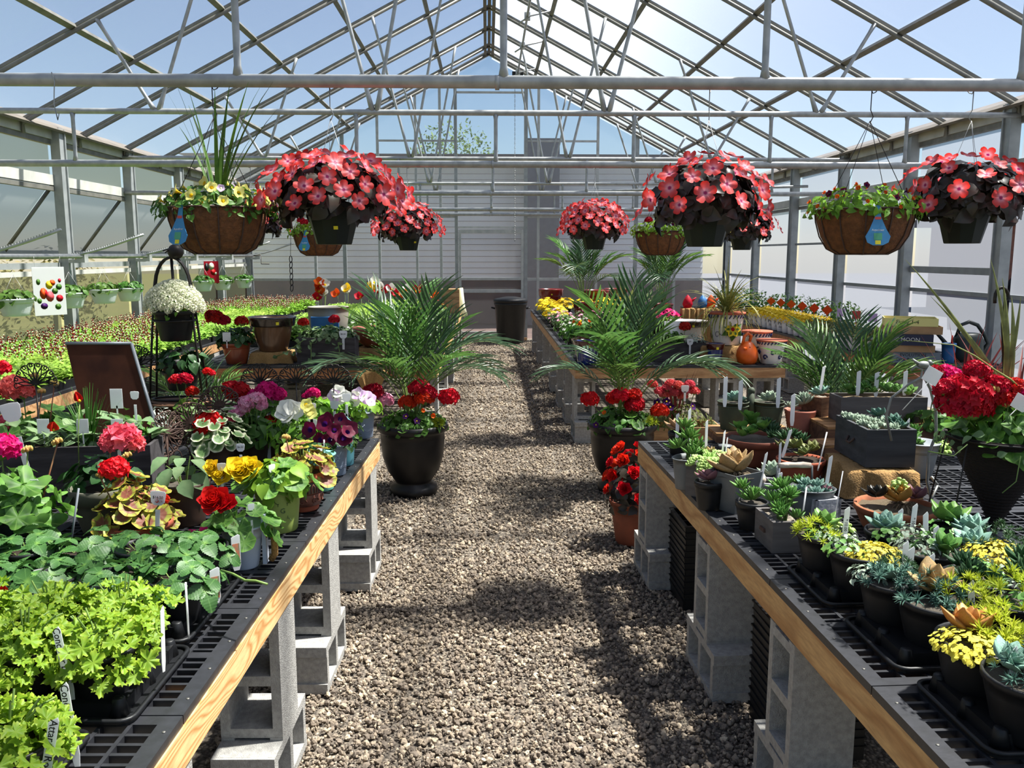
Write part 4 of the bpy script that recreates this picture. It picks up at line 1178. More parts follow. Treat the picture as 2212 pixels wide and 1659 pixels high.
def head(t, m, u, v, y, s=1.0, foot=None, big=False, zf=0.0, name='flower_head', table=None):
    """flower head at a sight line and depth, with its stalk down to the plant"""
    p = loc_of(t, ony(u, v, y)); me = (table or (UMB_BIG if big else UMB))[m]
    obj(name, me, t, mat=Matrix.Translation(p) @ Matrix.Rotation(U(-.3, .3), 4, 'X') @ Matrix.Rotation(U(0, 6), 4, 'Z') @ Matrix.Scale(s, 4))
    f = Vector(foot) if foot else Vector((p.x * 0.4, p.y * 0.4, zf))
    stem(t, f, p - Vector((0, 0, 0.012 * s)), 0.0028, name='flower_stalk')
def buds(t, u, v, y, s=1.0, zf=0.0, m='stem_red'):
    p = loc_of(t, ony(u, v, y)); obj('flower_buds', BUDS, t, mat=Matrix.Translation(p) @ Matrix.Rotation(U(-.5, .5), 4, 'Y') @ Matrix.Scale(s, 4))
    stem(t, (p.x * 0.5, p.y * 0.5, zf), p, 0.0026, m, 'flower_stalk')
def foliage(t, mats_, m, tpl, name='foliage'):
    mb = MB(); mb.scat(tpl, mats_); return mb.build(name, m, t, kind='stuff')
def flowers(t, me, pts, s=1.0, up=0.4, name='blossom', seed=0):
    """blossom objects facing outwards from the plant axis; pts local"""
    rg = random.Random(seed)
    for p in pts:
        p = Vector(p); d = Vector((p.x, p.y, 0)); d = (d.normalized() if d.length > 1e-4 else Vector((0, 0, 1))) + Vector((rg.uniform(-.4, .4), rg.uniform(-.4, .4), up + rg.uniform(-.2, .3)))
        obj(name, me, t, mat=Matrix.Translation(p) @ orient(d.normalized(), rg.uniform(0, 6)) @ Matrix.Scale(s * rg.uniform(0.85, 1.12), 4))

# ------------------------------------------------------------------ LEFT NEAR BENCH
# black carrier trays
def tray_mesh(w, l, nx, ny, rp):
    mb = MB(); t = 0.004
    # rounded base plate with a rim
    def rr(w, l, r, n=5):
        P = []
        for cx, cy_, a0 in ((w / 2 - r, l / 2 - r, 0), (-w / 2 + r, l / 2 - r, pi / 2), (-w / 2 + r, -l / 2 + r, pi), (w / 2 - r, -l / 2 + r, 1.5 * pi)):
            for i in range(n + 1): P.append((cx + r * cos(a0 + pi / 2 * i / n), cy_ + r * sin(a0 + pi / 2 * i / n)))
        return P
    mb.prism(rr(w, l, 0.03), 0.008, 'z', 0.0)
    o = rr(w, l, 0.03); mb.tube([(x, y, 0.012) for x, y in o], 0.006, 6, closed=True)
    mb.prism(rr(w - 0.05, l - 0.05, 0.02), 0.03, 'z', 0.008)
    for i in range(nx + 1):
        for j in range(ny + 1):
            x = -w / 2 + 0.03 + (w - 0.06) * i / nx; y = -l / 2 + 0.03 + (l - 0.06) * j / ny
            mb.lathe([(0.022, 0.006), (0.013, 0.045), (0.011, 0.047), (0.0, 0.047)], 10, (x * .97, y * .95, 0))
    return mb.mesh('carrier_tray', 'black_plastic')
def pot_of(t, key, rt, rb, h, m, rim=0.0, soil='soil', **kw):
    obj('pot', pot_mesh(key, rt, rb, h, m, rim, **kw), t); soil_part(t, (rt + rim) * 0.93, h * 0.88, soil)
trayL = [((-1.07, 1.855), 0.66, 0.345, 'carrier tray under the lime-green scented geraniums'), ((-1.14, 1.475), 0.66, 0.345, 'carrier tray nearest the camera on the left bench'), ((-1.09, 2.285), 0.68, 0.46, 'carrier tray under the dark green strawberry plants')]
for i, ((x, y), w, l, lb) in enumerate(trayL):
    o = obj('carrier_tray', tray_mesh(w, l, 4, 2, 0.07), None, (x, y, ZT), (0, 0, aL)); tag(o, 'black plastic ' + lb, 'tray', 'carrier trays')
# lime-green scented geraniums with frilly leaves
lace_pos = [(-0.80, 1.77, 'at the aisle end of the back row'), (-0.965, 1.77, 'second from the aisle'), (-1.13, 1.775, 'third from the aisle'), (-1.29, 1.78, 'farthest from the aisle'),
            (-0.83, 1.945, 'behind the aisle-end one'), (-0.995, 1.945, 'behind the second from the aisle'), (-1.155, 1.95, 'behind the third from the aisle'), (-0.94, 1.47, 'nearest the camera'), (-1.10, 1.47, 'nearest the camera, second from the aisle'), (-0.80, 1.40, 'cut off by the bottom edge')]
for i, (x, y, wh) in enumerate(lace_pos):
    t = thing('scented_geranium', 'frilly lime-green scented geranium in black pot, ' + wh, 'potted plant', (x - .035, y, ZT + 0.012), 0, 'lime-green scented geraniums in the front trays')
    pot_of(t, 'tray_pot', 0.072, 0.052, 0.125, 'black_plastic', 0.003, rimh=0.012)
    leaves(t, LACE, 125, 0.12, 0.088, 0.105, 0.48, seed=i, jit=0.9, lo=-0.35, up=0.35, inner=0.45)
    stems_part(t, 12, 0.05, 0.09, 0.09, 0.12, seed=i)
T = {o['label'].split('pot, ')[1]: o for o in COL.objects if o.name.startswith('scented_geranium')}
def mk(t, u, v, y, h, **kw):
    p = loc_of(t, ony(u, v, y)); return marker(t, (p.x, p.y, p.z - h), h, **kw)
mk(T['second from the aisle'], 143, 1345, 1.70, 0.17, txt='Concolor Lace', size=0.021, w=0.017, lean=(0.1, -0.08))
mk(T['nearest the camera'], 152, 1468, 1.47, 0.17, txt='Concolor Lace', size=0.020, w=0.016, lean=(0.05, -0.05))
mk(T['behind the third from the aisle'], 68, 1280, 1.95, 0.16, txt='Concolor Lace', size=0.020, w=0.017, lean=(0, 0.03))
mk(T['behind the second from the aisle'], 224, 1280, 1.95, 0.16, txt='Concolor Lace', size=0.020, w=0.016, lean=(0, -0.06))
mk(T['at the aisle end of the back row'], 345, 1312, 1.80, 0.15, w=0.012, rz=1.25, lean=(0, 0.05))
mk(T['behind the aisle-end one'], 401, 1258, 1.95, 0.14, kind='rod', w=0.005)
t = T['nearest the camera, second from the aisle']
mk(t, 72, 1545, 1.36, 0.16, txt='Attar of Roses', size=0.019, w=0.017, lean=(0, 0.22))
# strawberries
CUPM = cup_mesh('petal_magenta', 0.017, 5, 18, w=0.55, curl=-0.1)
CUPC = cup_mesh('petal_crimson', 0.019, 5, 40, w=0.6, curl=-0.2)
k = 0
for j, y in enumerate((2.18, 2.41)):
    for i in range(5):
        x = -0.825 - 0.165 * i - 0.01 * j
        t = thing('strawberry_plant', 'dark green strawberry plant in black pot, %s row, %s from the aisle' % (('front', 'back')[j], ORD[i]), 'potted plant', (x, y, ZT + 0.012), 0, 'strawberry plants in the tray')
        pot_of(t, 'tray_pot_b', 0.076, 0.056, 0.125, 'black_plastic', 0.003, rimh=0.012)
        leaves(t, STRAW, 22, 0.13, 0.085, 0.09, 0.84, seed=40 + k, jit=0.6, lo=-0.1, up=0.5)
        stems_part(t, 12, 0.05, 0.08, 0.045, 0.09, seed=k, rad=0.002)
        k += 1
def nearest(prefix, p):
    return min((o for o in COL.objects if o.name.startswith(prefix) and o.parent is None), key=lambda o: (o.location.x - p.x) ** 2 + (o.location.y - p.y) ** 2)
def stray(prefix, me, u, v, y, s=1.0, zf=0.1, name='blossom'):
    p = ony(u, v, y); t = nearest(prefix, p); q = loc_of(t, p)
    obj(name, me, t, mat=Matrix.Translation(q) @ orient((Vector((0, -0.7, 0.7)) + Vector((U(-.4, .4), 0, 0))).normalized(), U(0, 6)) @ Matrix.Scale(s, 4))
    stem(t, (q.x * 0.4, q.y * 0.4, zf), q, 0.0017, name='flower_stalk')
for (u, v, y, m, s) in [(415, 1155, 2.5, CUPM, 1.1), (440, 1150, 2.5, CUPM, 1.1), (193, 1212, 2.35, CUPM, 1.0), (210, 1202, 2.38, CUPM, 1.0), (237, 1212, 2.36, CUPM, 1.0), (415, 1222, 2.3, CUPC, 0.9), (38, 1285, 2.1, CUPC, 1.3), (90, 1302, 2.05, CUPC, 1.2), (6, 1282, 2.1, CUPC, 1.4), (277, 1276, 2.15, CUPC, 0.6)]:
    stray('strawberry_plant', m, u, v, y, s)
t = nearest('strawberry_plant', Vector((-0.8, 2.18, 0)))
for (u, v, y, h) in [(463, 1226, 2.2, 0.10), (508, 1155, 2.45, 0.11), (375, 1196, 2.4, 0.10)]:
    o = mk(t, u, v, y, h, w=0.026, kind='stake', rz=0.6)
    m_ = MB(); m_.box((0, -0.0012, h * 0.45), (0.021, 0.0006, h * 0.6)); m_.build('label_photo', 'marker_photo', o)
mb = MB(); a, b, c = [loc_of(t, ony(*q)) for q in ((478, 1232, 2.25), (530, 1254, 2.12), (577, 1262, 2.08))]
mb.tube([a, (a + b) / 2 + Vector((0, 0, 0.004)), b, (b + c) / 2 + Vector((0, 0, .004)), c], 0.0035, 6); mb.build('runner', 'stem_green', t)

# lime tin bucket with yellow begonia
def bucket(name, label, cat, p, rt, rb, h, m, rz=0.0, ring=True, soil='soil', group=None):
    t = thing(name, label, cat, p, rz, group)
    mb = MB(); mb.lathe(pot_prof(rt, rb, h, 0.0, wall=0.002), 32); mb.build('pail', m, t)
    if ring:
        mb = MB(); mb.lathe([(rt + 0.0015, h - 0.004), (rt + 0.004, h - 0.002), (rt + 0.004, h + 0.001), (rt + 0.001, h + 0.003), (rt - 0.002, h)], 32); mb.build('rim', m, t)
    soil_part(t, rt * 0.96, h * 0.88, soil)
    return t
p = onz(603, 1142, ZT)
t = bucket('tin_pail', 'lime-green tin pail holding a yellow begonia at the bench edge', 'potted plant', p, 0.082, 0.066, 0.165, 'tin_green')
me = text_mesh('G', 0.026, 'ink_green'); o = obj('lettering', me, t, mat=Matrix.Rotation(0.45, 4, 'Z') @ Matrix.Translation((0, -0.0755, 0.085)) @ Euler((pi / 2, 0, 0)).to_matrix().to_4x4())
mb = MB()
for s1 in (-1, 1):
    for s2 in (-1, 1):
        pts = [(s1 * (0.012 + 0.012 * w / 4 + 0.004 * cos(w * 1.7)), 0, s2 * (0.018 + 0.02 * w / 4 + 0.004 * sin(w * 1.7))) for w in np.linspace(0, 4, 12)]
        mb.tube(pts, 0.0009, 4)
mb.build('scroll_print', 'ink_green', t, loc=(0.0755 * sin(0.45), -0.0755 * cos(0.45), 0.085), rot=(0, 0, 0.45))
foliage(t, dome(90, 0.11, 0.11, 0.11, 0.055, 3, z0=0.15), 'leaf_bright', LF_BROAD)
leaves(t, GLEAF['geranium_leaf'], 14, 0.14, 0.10, 0.16, 1.1, seed=5)
BEG_Y = rose_mesh('petal_yellow', 0.06, 22); BEG_R = rose_mesh('petal_scarlet', 0.055, 30, seed=5)
for (u, v, s) in [(520, 1022, 1.0), (543, 1008, 0.62), (480, 1030, 0.75), (462, 1014, 0.6)]:
    q = loc_of(t, ony(u, v, 2.92)); obj('blossom', BEG_Y, t, mat=Matrix.Translation(q) @ orient(Vector((0.2 * (u - 500) / 40, -0.75, 0.6)).normalized()) @ Matrix.Scale(s, 4)); stem(t, (q.x * 0.3, 0, 0.16), q, 0.003)
mk(t, 587, 1003, 2.9, 0.11, kind='paddle', w=0.03, rz=1.0)
mk(t, 478, 1000, 2.9, 0.12, kind='paddle', w=0.03, rz=0.2)
# glazed relief pot with bronze-leaved geranium
p = onz(655, 1098, ZT)
t = thing('relief_pot_geranium', 'yellow-green bronze-zoned geranium in a terracotta pot with glazed relief bands', 'potted plant', p)
mb = MB(); mb.lathe(pot_prof(0.080, 0.060, 0.150, 0.008, rimh=0.03), 32); mb.build('pot', 'terracotta', t)
mb = MB(); mb.lathe([(0.0745, 0.072), (0.0795, 0.074), (0.0835, 0.116), (0.080, 0.119)], 32)
for i in range(20):
    a = 2 * pi * i / 20; mb.tube([(0.0805 * cos(a), 0.0805 * sin(a), 0.076), (0.083 * cos(a), 0.083 * sin(a), 0.098), (0.0845 * cos(a + 0.08), 0.0845 * sin(a + 0.08), 0.112), (0.0845 * cos(a + .16), 0.0845 * sin(a + .16), 0.098), (0.0805 * cos(a + 0.16), 0.0805 * sin(a + 0.16), 0.076)], 0.0022, 4, m=1)
mb.build('glaze_band', ['pot_relief_blue', 'pot_relief_brown'], t)
mb = MB(); mb.lathe([(0.066, 0.022), (0.070, 0.024), (0.0775, 0.066), (0.0755, 0.069)], 32)
for i in range(9):
    a0 = 2 * pi * i / 9; pts = []
    for w in np.linspace(0, 5.5, 14):
        r_ = 0.017 * (1 - w / 8); zz = 0.044 + r_ * sin(w); aa = a0 + r_ * cos(w) / 0.074; rad = 0.0725 + (zz - 0.03) * 0.17 + 0.001; pts.append((rad * cos(aa), rad * sin(aa), zz))
    mb.tube(pts, 0.0028, 5)
mb.build('scroll_band', 'pot_relief_brown', t)
soil_part(t, 0.08, 0.14)
leaves(t, GLEAF['geranium_leaf_bronze'], 46, 0.14, 0.12, 0.145, 0.74, seed=9, lo=-0.25, jit=0.7)
stems_part(t, 16, 0.05, 0.12, 0.10, 0.14, seed=3)
buds(t, 618, 945, 3.12, 0.9, 0.15)
# mint pail with GARDEN lettering, grey pails, teal pail, anchor pail
def wrap_text(t, txt, size, r, z, ang, m):
    n = len(txt); st = size * 0.82 / r
    for i, ch in enumerate(txt):
        if ch == ' ': continue
        a = ang + (i - (n - 1) / 2) * st
        obj('lettering', text_mesh(ch, size, m), t, mat=Matrix.Rotation(a, 4, 'Z') @ Matrix.Translation((0, -r, z)) @ Euler((pi / 2, 0, 0)).to_matrix().to_4x4())
p = onz(693, 1056, ZT)
t = bucket('tin_pail', 'mint-green tin pail lettered GARDEN behind the relief pot', 'potted plant', p, 0.063, 0.054, 0.15, 'tin_mint')
wrap_text(t, 'GARDEN', 0.022, 0.0595, 0.075, 0.35, 'ink_green')
foliage(t, dome(50, 0.06, 0.06, 0.06, 0.03, 4, z0=0.14), 'leaf_deep', LF)
mk(t, 690, 968, 3.4, 0.11, kind='paddle', w=0.03, rz=0.9); marker(t, (0.02, 0.0, 0.12), 0.09, 0.006, kind='rod')
PET = {m: trumpet_mesh('petal_' + m, 0.034, 0.04, throat=th) for m, th in (('wine', 'petal_violet'), ('white', 'petal_cream'), ('lilac', 'petal_cream'), ('violet', 'petal_violet'), ('pale_yellow', 'petal_yellow'), ('magenta', 'petal_wine'))}
p = onz(722, 1024, ZT)
t = bucket('tin_pail', 'grey-blue pail with a ship wheel motif and dark wine petunias', 'potted plant', p, 0.062, 0.052, 0.135, 'zinc_blue')
mb = MB()
mb.tube([(0.016 * cos(a), 0, 0.016 * sin(a)) for a in np.linspace(0, 2 * pi, 17)[:-1]], 0.0011, 4, closed=True)
for i in range(4): a = i * pi / 4; mb.tube([(0.022 * cos(a), 0, 0.022 * sin(a)), (-0.022 * cos(a), 0, -0.022 * sin(a))], 0.0009, 4)
mb.build('wheel_emblem', 'tin_white', t, (0.0593 * sin(0.3), -0.0593 * cos(0.3), 0.085), (0, 0, 0.3))
WAVES = MB()
for z in (0.0, 0.006):
    WAVES.tube([(0.0565 * sin(a) , -0.0565 * cos(a), z + 0.0025 * sin(a * 9)) for a in np.linspace(-1.3, 1.3, 26)], 0.0009, 4, cap=False)
WAVES = WAVES.mesh('wave_emblem', 'tin_white')
obj('wave_emblem', WAVES, t, (0, 0, 0.04), (0, 0, 0.2), scale=(0.985, 0.985, 1))
foliage(t, dome(120, 0.10, 0.10, 0.08, 0.035, 6, z0=0.13), 'leaf_deep', LF)
for (u, v) in [(668, 928), (700, 915), (722, 930), (742, 945), (690, 950), (752, 932), (712, 950)]:
    flowers(t, PET['wine'], [loc_of(t, ony(u, v, 3.62))], 1.05, seed=u)
p = onz(741, 1003, ZT)
t = bucket('tin_pail', 'teal tin pail with arched handle behind the ship wheel pail', 'potted plant', p, 0.060, 0.050, 0.14, 'tin_teal')
mb = MB(); mb.tube([(-0.06, 0, 0.13), (-0.055, 0, 0.19), (-0.02, 0, 0.225), (0.02, 0, 0.225), (0.055, 0, 0.19), (0.06, 0, 0.13)], 0.005, 6); mb.build('handle', 'tin_teal', t)
foliage(t, dome(120, 0.10, 0.10, 0.09, 0.035, 7, z0=0.13), 'leaf_green', LF)
for (u, v) in [(705, 908), (735, 905), (757, 925)]: flowers(t, PET['wine'], [loc_of(t, ony(u, v, 3.8))], 1.0, seed=v)
p = onz(783, 944, ZT)
t = bucket('tin_pail', 'grey-blue pail with an anchor motif at the far bench corner, lilac petunias', 'potted plant', p, 0.068, 0.056, 0.14, 'zinc_blue')
mb = MB(); mb.tube([(0, 0, 0.02), (0, 0, -0.02)], 0.0013, 4); mb.tube([(0.016 * cos(a), 0, -0.004 + 0.016 * sin(a)) for a in np.linspace(pi + .3, 2 * pi - .3, 9)], 0.0013, 4); mb.tube([(0.004 * cos(a), 0, 0.024 + 0.004 * sin(a)) for a in np.linspace(0, 2 * pi, 9)[:-1]], 0.001, 4, closed=True); mb.tube([(-0.008, 0, 0.014), (0.008, 0, 0.014)], 0.001, 4)
mb.build('anchor_emblem', 'tin_white', t, (0.0655 * sin(0.1), -0.0655 * cos(0.1), 0.088), (0, 0, 0.1))
obj('wave_emblem', WAVES, t, (0, 0, 0.045), (0, 0, 0.1), scale=(1.09, 1.09, 1))
foliage(t, dome(110, 0.12, 0.12, 0.08, 0.045, 8, z0=0.14), 'leaf_bright', LF_BROAD)
for (u, v, m) in [(772, 850, 'lilac'), (790, 858, 'lilac'), (765, 862, 'white'), (800, 862, 'lilac')]: flowers(t, PET[m], [loc_of(t, ony(u, v, 4.42))], 1.15, seed=u)
# white pail with rope handle, red begonia
p = onz(528, 1222, ZT)
t = bucket('tin_pail', 'white tin pail with twisted rope handle and orange-red begonia', 'potted plant', p, 0.066, 0.045, 0.135, 'tin_white')
mb = MB(); pts = [(0.062 + 0.02 * sin(w), -0.01, 0.14 - 0.05 * w) for w in np.linspace(0, 2.4, 14)]
mb.tube([(0.07, 0, 0.10), (0.088, -0.005, 0.115), (0.098, -0.005, 0.09), (0.098, -0.005, 0.04), (0.085, 0, 0.02)], 0.011, 7); mb.build('rope_handle', 'rope', t)
mb = MB(); mb.box((0.068, 0, 0.09), (0.012, 0.028, 0.16)); mb.build('handle_strap', 'tin_white', t)
leaves(t, GLEAF['geranium_leaf'], 24, 0.125, 0.11, 0.12, 0.85, seed=15, lo=-0.2)
for (u, v, s) in [(468, 1088, 1.0), (490, 1092, 0.7), (490, 1128, 0.3), (500, 1135, 0.3)]:
    q = loc_of(t, ony(u, v, 2.55)); obj('blossom', BEG_R, t, mat=Matrix.Translation(q) @ orient(Vector((-0.1, -0.7, 0.7)).normalized()) @ Matrix.Scale(s, 4)); stem(t, (q.x * 0.4, 0, 0.13), q, 0.003)
mk(t, 542, 1088, 2.55, 0.13, kind='paddle', w=0.022, rz=0.7)
# terracotta bowl, bronze geranium
p = onz(298, 1176, ZT)
t = thing('bowl_geranium', 'yellow-edged bronze geranium in a shallow terracotta bowl behind the strawberries', 'potted plant', p)
pot_of(t, 'bowl', 0.112, 0.08, 0.085, 'terracotta', 0.008, rimh=0.022)
leaves(t, GLEAF['geranium_leaf_bronze'], 46, 0.125, 0.17, 0.08, 0.82, seed=21, lo=-0.05, jit=0.7)
stems_part(t, 16, 0.05, 0.10, 0.15, 0.08, seed=21)
head(t, 'scarlet', 248, 1012, 2.8, 0.95, zf=0.1, big=False); head(t, 'scarlet', 350, 1078, 2.68, 0.45, zf=0.1); buds(t, 215, 1028, 2.78, 0.7, 0.1)
mk(t, 333, 1060, 2.66, 0.155, kind='paddle', w=0.050, txt='$16.50', size=0.012, lean=(0, 0.08))
# black pot with grey sage
p = onz(404, 1128, ZT)
t = thing('potted_sage', 'grey-green sage in a dark brown plastic pot behind the terracotta bowl', 'potted plant', p)
pot_of(t, 'brownpot', 0.085, 0.065, 0.155, 'brown_plastic', 0.004, soil='pebbles')
SAGEL = tpl_mesh(LF_BROAD, 'leaf', 'leaf_sage', 0.075)
leaves(t, SAGEL, 16, 0.10, 0.14, 0.15, 1.0, seed=23, up=0.2, lo=0.1)
stems_part(t, 8, 0.03, 0.08, 0.1, 0.15, seed=2)
# stone pot
p = onz(228, 1142, ZT)
t = thing('stone_pot_plant', 'dark ivy geranium in a grey-green stone pot left of the terracotta bowl', 'potted plant', p)
pot_of(t, 'stonepot', 0.105, 0.075, 0.16, 'stone_pot', 0.006, rimh=0.05)
foliage(t, dome(70, 0.13, 0.13, 0.12, 0.05, 24, z0=0.15), 'leaf_deep', LF_ROUND)
head(t, 'coral', 262, 948, 3.05, 1.25, zf=0.15, big=True); head(t, 'coral', 240, 955, 3.02, 0.8, zf=0.15, big=True); head(t, 'coral', 287, 958, 3.05, 0.85, zf=0.15, big=True); buds(t, 275, 985, 3.0, 1.0, 0.15, 'stem_green')
mk(t, 257, 968, 3.0, 0.14, w=0.012)
# driftwood stump planter and its watering-rose ornament
p = onz(40, 1215, ZT)
t = thing('stump_planter', 'dark bark stump planter with ruffled green geranium at the left edge', 'potted plant', p)
mb = MB(); mb.lathe([(0, 0), (0.10, 0), (0.088, 0.02), (0.098, 0.10), (0.104, 0.155), (0.095, 0.158), (0.088, 0.14), (0, 0.135)], 26, wob=0.05)
for i in range(7):
    a = 2 * pi * i / 7 + 0.2; mb.tube([(0.09 * cos(a), 0.09 * sin(a), 0.13), (0.112 * cos(a), 0.112 * sin(a), 0.07), (0.16 * cos(a + .1), 0.16 * sin(a + .1), 0.005)], [0.008, 0.011, 0.005], 6)
mb.build('stump', 'bark_dark', t); soil_part(t, 0.092, 0.14, 'pebbles')
leaves(t, [tpl_mesh(DISC_FRILL, 'leaf', 'geranium_leaf', GR)], 30, 0.15, 0.13, 0.15, 1.15, seed=31, lo=-0.1)
stems_part(t, 12, 0.05, 0.1, 0.1, 0.14, seed=31)
mk(t, 78, 1035, 2.65, 0.15, kind='paddle', w=0.052, txt='$22.50', size=0.014, lean=(0, -0.12))
for (u, v) in [(60, 972), (125, 955)]: buds(t, u, v, 2.75, 1.0, 0.15, 'stem_green' if u < 100 else 'stem_red')
q = loc_of(t, ony(115, 930, 2.75)); obj('flower_bud', cup_mesh('petal_red', 0.03, 4, 70), t, q, (0.3, 0.2, 0))
p = onz(72, 1235, ZT)
t = thing('watering_rose', 'weathered grey sprinkler rose on a dark stem before the bark stump', 'garden ornament', p + Vector((0.0, -0.04, 0)))
mb = MB(); mb.tube([(0, 0, 0), (0, 0, 0.085)], [0.016, 0.011], 8); mb.build('stem', 'black_iron', t)
mb = MB(); mb.lathe([(0.011, 0), (0.034, 0.028), (0.034, 0.032), (0, 0.036)], 20); o = mb.build('rose_head', 'zinc', t, (0, -0.006, 0.078), (0.75, 0, 0))
mb = MB()
for i in range(9): a = i * 2.4; mb.lathe([(0.0022, 0), (0, 0.0006)], 6, (0.008 * sqrt(i) * cos(a), 0.008 * sqrt(i) * sin(a), 0.0355))
mb.build('hole', 'black_plastic', o)
p = onz(147, 1218, ZT); q = ony(170, 1055, p.y)
o = MB().tube([(0, 0, 0), Vector(q) - Vector(p)], 0.0035, 6).build('garden_stake', 'zinc', None, p); tag(o, 'thin bright metal stake leaning among the strawberry plants', 'stake')
# ------------------------------------------------------------------ left near bench, back half
def plank_box(name, label, cat, loc, w, d, h, m, rz=0.0, th=0.014, soil='soil', planks=1, handle=False, parts_only=None):
    """open wooden box of four boards and a floor; origin at the floor centre"""
    t = thing(name, label, cat, loc, rz)
    for k in range(planks):
        hh = h / planks
        for y in (-d / 2 + th / 2, d / 2 - th / 2):
            mb = MB(); mb.box((0, y, hh * (k + 0.5)), (w, th, hh - (0.003 if planks > 1 else 0))); mb.build('side_board', m, t)
        for x in (-w / 2 + th / 2, w / 2 - th / 2):
            mb = MB(); mb.box((x, 0, hh * (k + 0.5)), (th, d - 2 * th, hh - (0.003 if planks > 1 else 0))); mb.build('end_board', m, t)
    mb = MB(); mb.box((0, 0, 0.006), (w - 2 * th, d - 2 * th, 0.012)); mb.build('floor_board', m, t)
    if soil:
        mb = MB(); nx, ny = 10, 6; V = [((i / nx - 0.5) * (w - 2 * th), (j / ny - 0.5) * (d - 2 * th), h * 0.86 + U(-.006, .006)) for j in range(ny + 1) for i in range(nx + 1)]
        F = [[j * (nx + 1) + i, j * (nx + 1) + i + 1, (j + 1) * (nx + 1) + i + 1, (j + 1) * (nx + 1) + i] for j in range(ny) for i in range(nx)]
        mb.add(np.array(V), F); mb.build('soil', soil, t)
    if handle:
        mb = MB(); mb.tube([(-0.022, -d / 2 - 0.001, h * 0.5), (-0.018, -d / 2 - 0.014, h * 0.44), (0.018, -d / 2 - 0.014, h * 0.44), (0.022, -d / 2 - 0.001, h * 0.5)], 0.004, 5); mb.build('handle', 'rust_iron', t)
    return t
pa, pb = onz(28, 1092, ZT), onz(322, 1082, ZT)
c = (pa + pb) / 2 + Vector((-0.02, 0.10, 0)); 
t = plank_box('planter_box', 'dark stained wooden planter box with sage and chives on the left bench', 'planter', c, 0.56, 0.19, 0.225, 'wood_dark', atan2(pb.y - pa.y, pb.x - pa.x), planks=1)
rgb = random.Random(8); HB = .05
for k in range(9):
    x = -0.22 + 0.055 * k + rgb.uniform(-.02, .02)
    for j in range(7):
        a = rgb.uniform(0, 6.28); q = Vector((x + 0.05 * cos(a), 0.05 * sin(a), 0.22 + rgb.uniform(0, .1)))
        if k in (4, 5): continue
        obj('leaf', SAGEL, t, mat=Matrix.Translation(q) @ Euler((rgb.uniform(-.4, .4), -rgb.uniform(0.1, 0.9), a)).to_matrix().to_4x4() @ Matrix.Scale(rgb.uniform(0.7, 1.1), 4))
g = grass_mb(55, 0.24, 3, 0.0025, (2, 24), 0.2); o = g.build('chives', 'leaf_green', t, (0.02, 0, 0.2), kind='stuff')
g = MB(); g.scat(LF, dome(90, 0.24, 0.08, 0.07, 0.04, 5, z0=0.2)); g.build('foliage', 'leaf_sage', t, kind='stuff')
q = loc_of(t, ony(38, 890, 3.2)); marker(t, (q.x + 0.03, q.y, 0.10), q.z - 0.06, 0.075, kind='paddle', lean=(0, -0.18))
for (u, v, hh) in [(220, 975, 0.10), (252, 905, 0.14), (177, 905, 0.10), (92, 905, 0.1)]:
    q = loc_of(t, ony(u, v, 3.35)); marker(t, (q.x, q.y, q.z - hh), hh, 0.045, kind='card')
for (u, v) in [(172, 868)]:
    q = loc_of(t, ony(u, v, 3.3)); obj('flower_bud', cup_mesh('petal_red', 0.04, 4, 72, w=0.4), t, q, (0.2, -0.2, 0)); stem(t, (q.x - .02, q.y, 0.15), q, 0.0022)
# rusty sheet-metal sign leaning back, seen from behind
t = thing('metal_sign', 'brown rusty sheet-metal sign panel leaning behind the dark planter box', 'sign', (0, 0, 0))
A, B = ony(142, 742, 3.80), ony(284, 742, 3.80); Cc, Dd = ony(362, 1006, 3.66), ony(205, 1010, 3.66)
V = np.array([tuple(q) for q in (A, B, Cc, Dd)]); n_ = np.cross(V[1] - V[0], V[3] - V[0]); n_ /= np.linalg.norm(n_)
mb = MB(); W2 = np.concatenate([V, V + n_ * 0.02]); mb.add(W2, [[0, 1, 2, 3], [7, 6, 5, 4], [0, 4, 5, 1], [1, 5, 6, 2], [2, 6, 7, 3], [3, 7, 4, 0]], 0, False); mb.build('panel', 'rust_sheet', t)
for i0, i1, nm in ((0, 1, 'top_edge'), (1, 2, 'side_edge')):
    e = MB(); e.tube([V[i0], V[i1]], 0.008, 4); e.build(nm, 'zinc', t)
# iron scroll trellises
def scroll_fan(R=0.10, n=9, r=0.0022):
    mb = MB()
    for i in range(n):
        a = pi * (0.02 + 0.96 * i / (n - 1)); d = Vector((cos(a), 0, sin(a))); sd = Vector((-sin(a), 0, cos(a)))
        for s in (-1, 1):
            pts = []
            for w in np.linspace(0, 1, 7): pts.append(d * (R * 0.68 * w) + sd * (s * R * 0.07 * sin(pi * w)))
            c0 = d * (R * 0.70) + sd * (s * R * 0.12)
            for w in np.linspace(0, 1, 12):
                th = w * 4.6; rad = R * 0.135 * (1 - 0.75 * w)
                pts.append(c0 + (sd * (-s) * cos(th) + d * sin(th)) * rad)
            mb.tube(pts, r, 4, cap=False)
    mb.lathe([(0.0, -0.004), (0.008, 0), (0.0, 0.004)], 8)
    return mb
FAN = scroll_fan().mesh('scroll_fan', 'black_iron'); FANR = scroll_fan(0.10, 9, 0.0026).mesh('scroll_fan', 'rust_iron')
